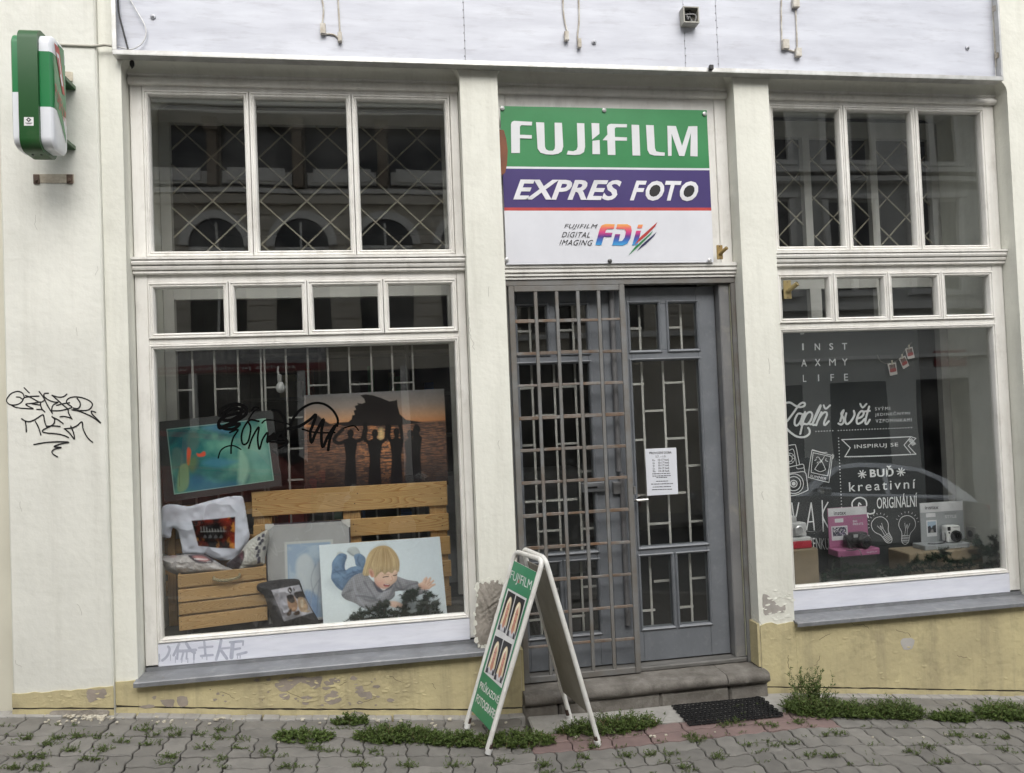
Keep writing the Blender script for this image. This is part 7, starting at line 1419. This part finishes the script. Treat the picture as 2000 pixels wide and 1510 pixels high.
for k in range(-5, 4):
    cx = .0+k*1.46+.02; r = .47
    pts = [(cx-r, 3.05)]+[(cx+r*math.cos(t), 4.70+r*math.sin(t)) for t in np.linspace(math.pi, 0, 13)]+[(cx+r, 3.05)]
    w_ = B().prism(pts, YO+.031, YO+.04).build('arched_window', OG, ob)
    n = 14; ring = B(); V = []
    for t in np.linspace(math.pi, 0, n):
        for rr_, yy_ in ((r, .031), (r, .10), (r+.14, .10), (r+.14, .031)): V.append((cx+rr_*math.cos(t), YO+yy_, 4.70+rr_*math.sin(t)))
    ring.add(V, [(i*4+j, i*4+(j+1) % 4, (i+1)*4+(j+1) % 4, (i+1)*4+j) for i in range(n-1) for j in range(4)]); ring.build('arch_moulding', OT, w_)
    g_ = B(); fb(g_, cx-.02, cx+.02, .04, .06, 3.05, 5.1); fb(g_, cx-r, cx+r, .041, .058, 4.62, 4.68); g_.build('mullion', OT, w_)
for z0, z1, d_, m in ((5.42, 5.58, .16, OB), (5.60, 5.68, .2, OT), (6.88, 6.98, .55, OT), (6.99, 7.06, .62, OT), (8.1, 8.3, .35, OT), (2.90, 3.0, .16, OT)): b = B(); fb(b, -14, 6.2, .0305, d_, z0, z1); b.build('cornice_band', m, ob)
for k in range(-8, 5):
    cx = k*1.46-.7
    b = B(); fb(b, cx-.62, cx+.62, .031, .036, 5.75, 6.86); w_ = b.build('bay_window', OG, ob)
    b = B(); fb(b, cx-.60, cx+.60, .037, .12, 5.78, 6.0); fb(b, cx-.5, cx+.5, .12, .16, 5.82, 6.05); b.build('pale_apron', OT, w_)
    b = B(); fb(b, cx+.64, cx+.80, .031, .30, 5.7, 6.87); fb(b, cx+.60, cx+.84, .031, .38, 6.66, 6.871); b.build('bracket_pier', OBr, ob)
    b = B(); fb(b, cx-.45, cx+.45, .031, .036, 7.12, 8.0); w2 = b.build('upper_window', OG, ob)
    b = B()
    for x in (-.45, 0, .45): fb(b, cx+x-.04, cx+x+.04, .0365, .08, 7.10, 8.0)
    b.build('window_frame', OT, w2)
# ground floor shopfront and its signs
b = B(); fb(b, -5.2, 4.2, .031, .036, .3, 2.45); b.build('shopfront_glass', OG, ob)
b = B()
for x in (-5.2, -3.4, -1.6, .2, 2.0, 4.1): fb(b, x, x+.14, .0365, .12, .2, 2.5)
b.build('shopfront_post', OT, ob)
sx0, sz0 = opp(300, 712); sx1, sz1 = opp(598, 675)
sg = thing('shop_sign', ((sx0+sx1)/2, YO+.13, 2.5), 'grey shop sign with a red lower strip across the street, mirrored in the left pane', 'sign')
b = B(); fb(b, sx0-.2, sx1+.35, .05, .13, 2.62, 3.02); b.build('sign_panel', mat('sign_grey', (.42, .42, .42), .5), sg); b = B(); fb(b, sx0-.2, sx1+.35, .05, .131, 2.48, 2.618); b.build('red_strip', mat('sign_red', (.22, .02, .025), .5), sg)
def otext(b, s_, x0, x1, z0, z1, y): text(b, s_, [(x1, y, z1), (x0, y, z1), (x0, y, z0), (x1, y, z0)], None, bold=.012)
b = B(); otext(b, 'OPTIMUS', sx0+.3, sx1-.25, 2.70, 2.93, YO+.132); otext(b, 'servis a prodej foto video', sx0+.1, sx1-.2, 2.51, 2.59, YO+.133); b.build('lettering', mat('sign_pale', (.62, .62, .60), .5), sg)
# grey house to the right
oc = thing('town_house', (12, YO-.02, -1), 'grey house with pale horizontal cornices across the street, mirrored in the right panes', 'building')
OGY = mat('grey_render', (.60, .60, .58), .9, (.53, .53, .51), 2, bump=.3, bsc=20)
b = B(); fb(b, 6.21, 26, -.5, -.02, -2, 8.3); b.build('wall', OGY, oc)
for z0, z1, d_ in ((3.30, 3.45, .28), (3.12, 3.2, .16), (5.86, 5.96, .2), (6.02, 6.12, .3), (8.1, 8.3, .4), (2.35, 2.42, .12)): b = B(); fb(b, 6.21, 26, -.0195, d_, z0, z1); b.build('cornice_band', OT, oc)
for k in range(9):
    cx = 7.4+k*1.85
    for z0, z1 in ((3.75, 5.5), (6.35, 7.9)):
        b = B(); fb(b, cx-.5, cx+.5, -.0195, -.015, z0, z1); w_ = b.build('window', OG, oc); b = B()
        for x in (-.56, 0, .56): fb(b, cx+x-.06, cx+x+.06, -.0145, .06, z0-.05, z1+.05)
        fb(b, cx-.66, cx+.66, -.0145, .12, z0-.14, z0-.055); fb(b, cx-.66, cx+.66, -.0145, .10, z1+.055, z1+.15); b.build('window_frame', OT, w_)
    b = B(); fb(b, cx-.6, cx+.6, -.0195, -.012, -.6, 1.9); b.build('door_window', OG, oc)
px0, pz0 = opp(1828, 716); px1, pz1 = opp(1886, 682)
st_ = thing('street_sign', ((px0+px1)/2, YO+.02, pz0), 'red enamel street name plate on the grey house, mirrored in the right pane', 'sign')
b = B(); b.cbox(px0-.05, px1+.05, YO-.018, YO+.012, pz0, pz1, .006); b.build('plate', mat('enamel_red', (.28, .025, .03), .3), st_); b = B(); otext(b, 'SEZIMOVA', px0+.03, px1-.03, pz0+.12, pz1-.08, YO+.0135); b.build('lettering', mat('enamel_white', (.7, .7, .7), .3), st_)
# gable ends so the street closes in the distance
for x, nm, lb_ in ((-16, 'corner_house', 'plain pale house closing the street on the left'), (21, 'corner_house', 'plain pale house closing the street on the right')):
    b = B(); b.box(x-.5, x+.5, -8.4, -.3, -3, 7); hb = thing(nm, (x, -4, 0), lb_, 'building'); b.build('wall', OGY, hb)
    for k in range(3):
        for z in (1.5, 4.2): b = B(); s_ = 1 if x < 0 else -1; b.box(x+s_*.501-.004, x+s_*.501+.004, -7.5+k*2.2, -6.3+k*2.2, z, z+1.5); b.build('window', OG, hb)
# parked cars
TYRE = mat('tyre', (.02, .02, .02), .8); RIM = mat('rim', (.4, .4, .42), .3, metal=.8); CGL = mat('car_glass', (.012, .014, .016), .04); TAIL = mat('tail_lamp', (.35, .01, .01), .2); HEAD = mat('head_lamp', (.7, .7, .7), .1)
def car(paint, x, y, label, flip=1):
    t = thing('parked_car', (0, 0, 0), label, 'car', 'cars parked across the street')
    low = [(.06, .32), (0, .45), (.02, .60), (.14, .72), (.6, .82), (1.05, .90), (2.2, .95), (3.6, .98), (4.05, .95), (4.18, .80), (4.22, .5), (4.12, .30), (3.55, .25), (.75, .25)]
    gr = [(.98, .88), (1.35, 1.15), (1.72, 1.36), (2.1, 1.435), (2.6, 1.45), (3.1, 1.42), (3.55, 1.28), (3.9, 1.06), (4.02, .94)]
    b = B(); rings = []
    for y_, ins in ((-.86, .05), (-.80, .0), (0, -.012), (.80, .0), (.86, .05)): rings.append([(min(max(a, ins), 4.22-ins), y_, max(min(c_, .99-ins*.6), .25+ins)) for a, c_ in low])
    rloft(b, rings); b.build('body', paint, t, smooth=45)
    wy = lambda z: .80-.34*max(0, z-.9)
    b = B(); rings = [[(a, s_*wy(c_)*f_, c_+(.0 if abs(f_) == 1 else .012)) for a, c_ in gr] for s_, f_ in ((-1, 1), (-1, .5), (1, .5), (1, 1))]; rloft(b, rings); b.build('roof', paint, t, smooth=45)
    for s_ in (-1, 1):
        for P_ in ([(1.28, .97), (1.78, 1.32), (2.12, 1.37), (2.42, 1.38), (2.45, .99)], [(2.53, .99), (2.52, 1.385), (3.05, 1.36), (3.4, 1.24), (3.62, 1.03)]):
            b = B(); b.flat([(a, s_*(wy(c_)+.006), c_) for a, c_ in P_]); b.build('side_window', CGL, t)
        for xx in (.82, 3.42):
            b = B(); b.lathe([(.18, -.10), (.29, -.10), (.315, -.08), (.315, .08), (.29, .10), (.18, .10)], (xx, s_*.76, .315), 'y', 24); w_ = b.build('wheel', TYRE, t, smooth=40)
            b = B(); b.lathe([(.19, -.105), (.16, -.112), (.05, -.108), (.02, -.112)] if s_ < 0 else [(.02, .112), (.05, .108), (.16, .112), (.19, .105)], (xx, s_*.76, .315), 'y', 20); b.build('rim', RIM, w_, smooth=40)
        b = B(); b.cbox(.01, .10, s_*.70-.13, s_*.70+.1, .60, .70, .02); b.build('headlight', HEAD, t); b = B(); b.cbox(4.12, 4.225, s_*.70-.1, s_*.70+.1, .74, .92, .02); b.build('tail_lamp', TAIL, t)
        b = B(); b.cbox(1.32, 1.48, s_*.86-.06, s_*.86+.1*s_, .93, 1.05, .02); b.build('mirror', paint, t)
    b = B(); b.flat([(a-.008, s2_*wy(c_)*.9, c_+.012) for a, c_, s2_ in ((1.08, .96, -1), (1.66, 1.33, -1), (1.66, 1.33, 1), (1.08, .96, 1))]); b.build('windscreen', CGL, t)
    b = B(); b.flat([(a+.008, s2_*wy(c_)*.85, c_+.012) for a, c_, s2_ in ((3.56, 1.275, -1), (3.88, 1.07, -1), (3.88, 1.07, 1), (3.56, 1.275, 1))]); b.build('rear_window', CGL, t)
    t.location = (x, y, G(x, y)-.172); t.rotation_euler = (0, math.atan(.11)*1., 0) if flip == 1 else (0, -math.atan(.11), math.pi); return t
car(mat('silver_paint', (.80, .81, .83), .2, metal=.75, coat=.6), 4.75, -7.1, 'silver hatchback parked across the street, mirrored in the right display pane')
car(mat('dark_blue_paint', (.02, .025, .035), .25, coat=.6), -.75, -7.2, 'dark hatchback parked across the street, mirrored in the left display pane')
car(mat('red_paint', (.22, .015, .012), .25, coat=.6), -5.3, -7.2, 'red hatchback parked across the street left of the dark car')
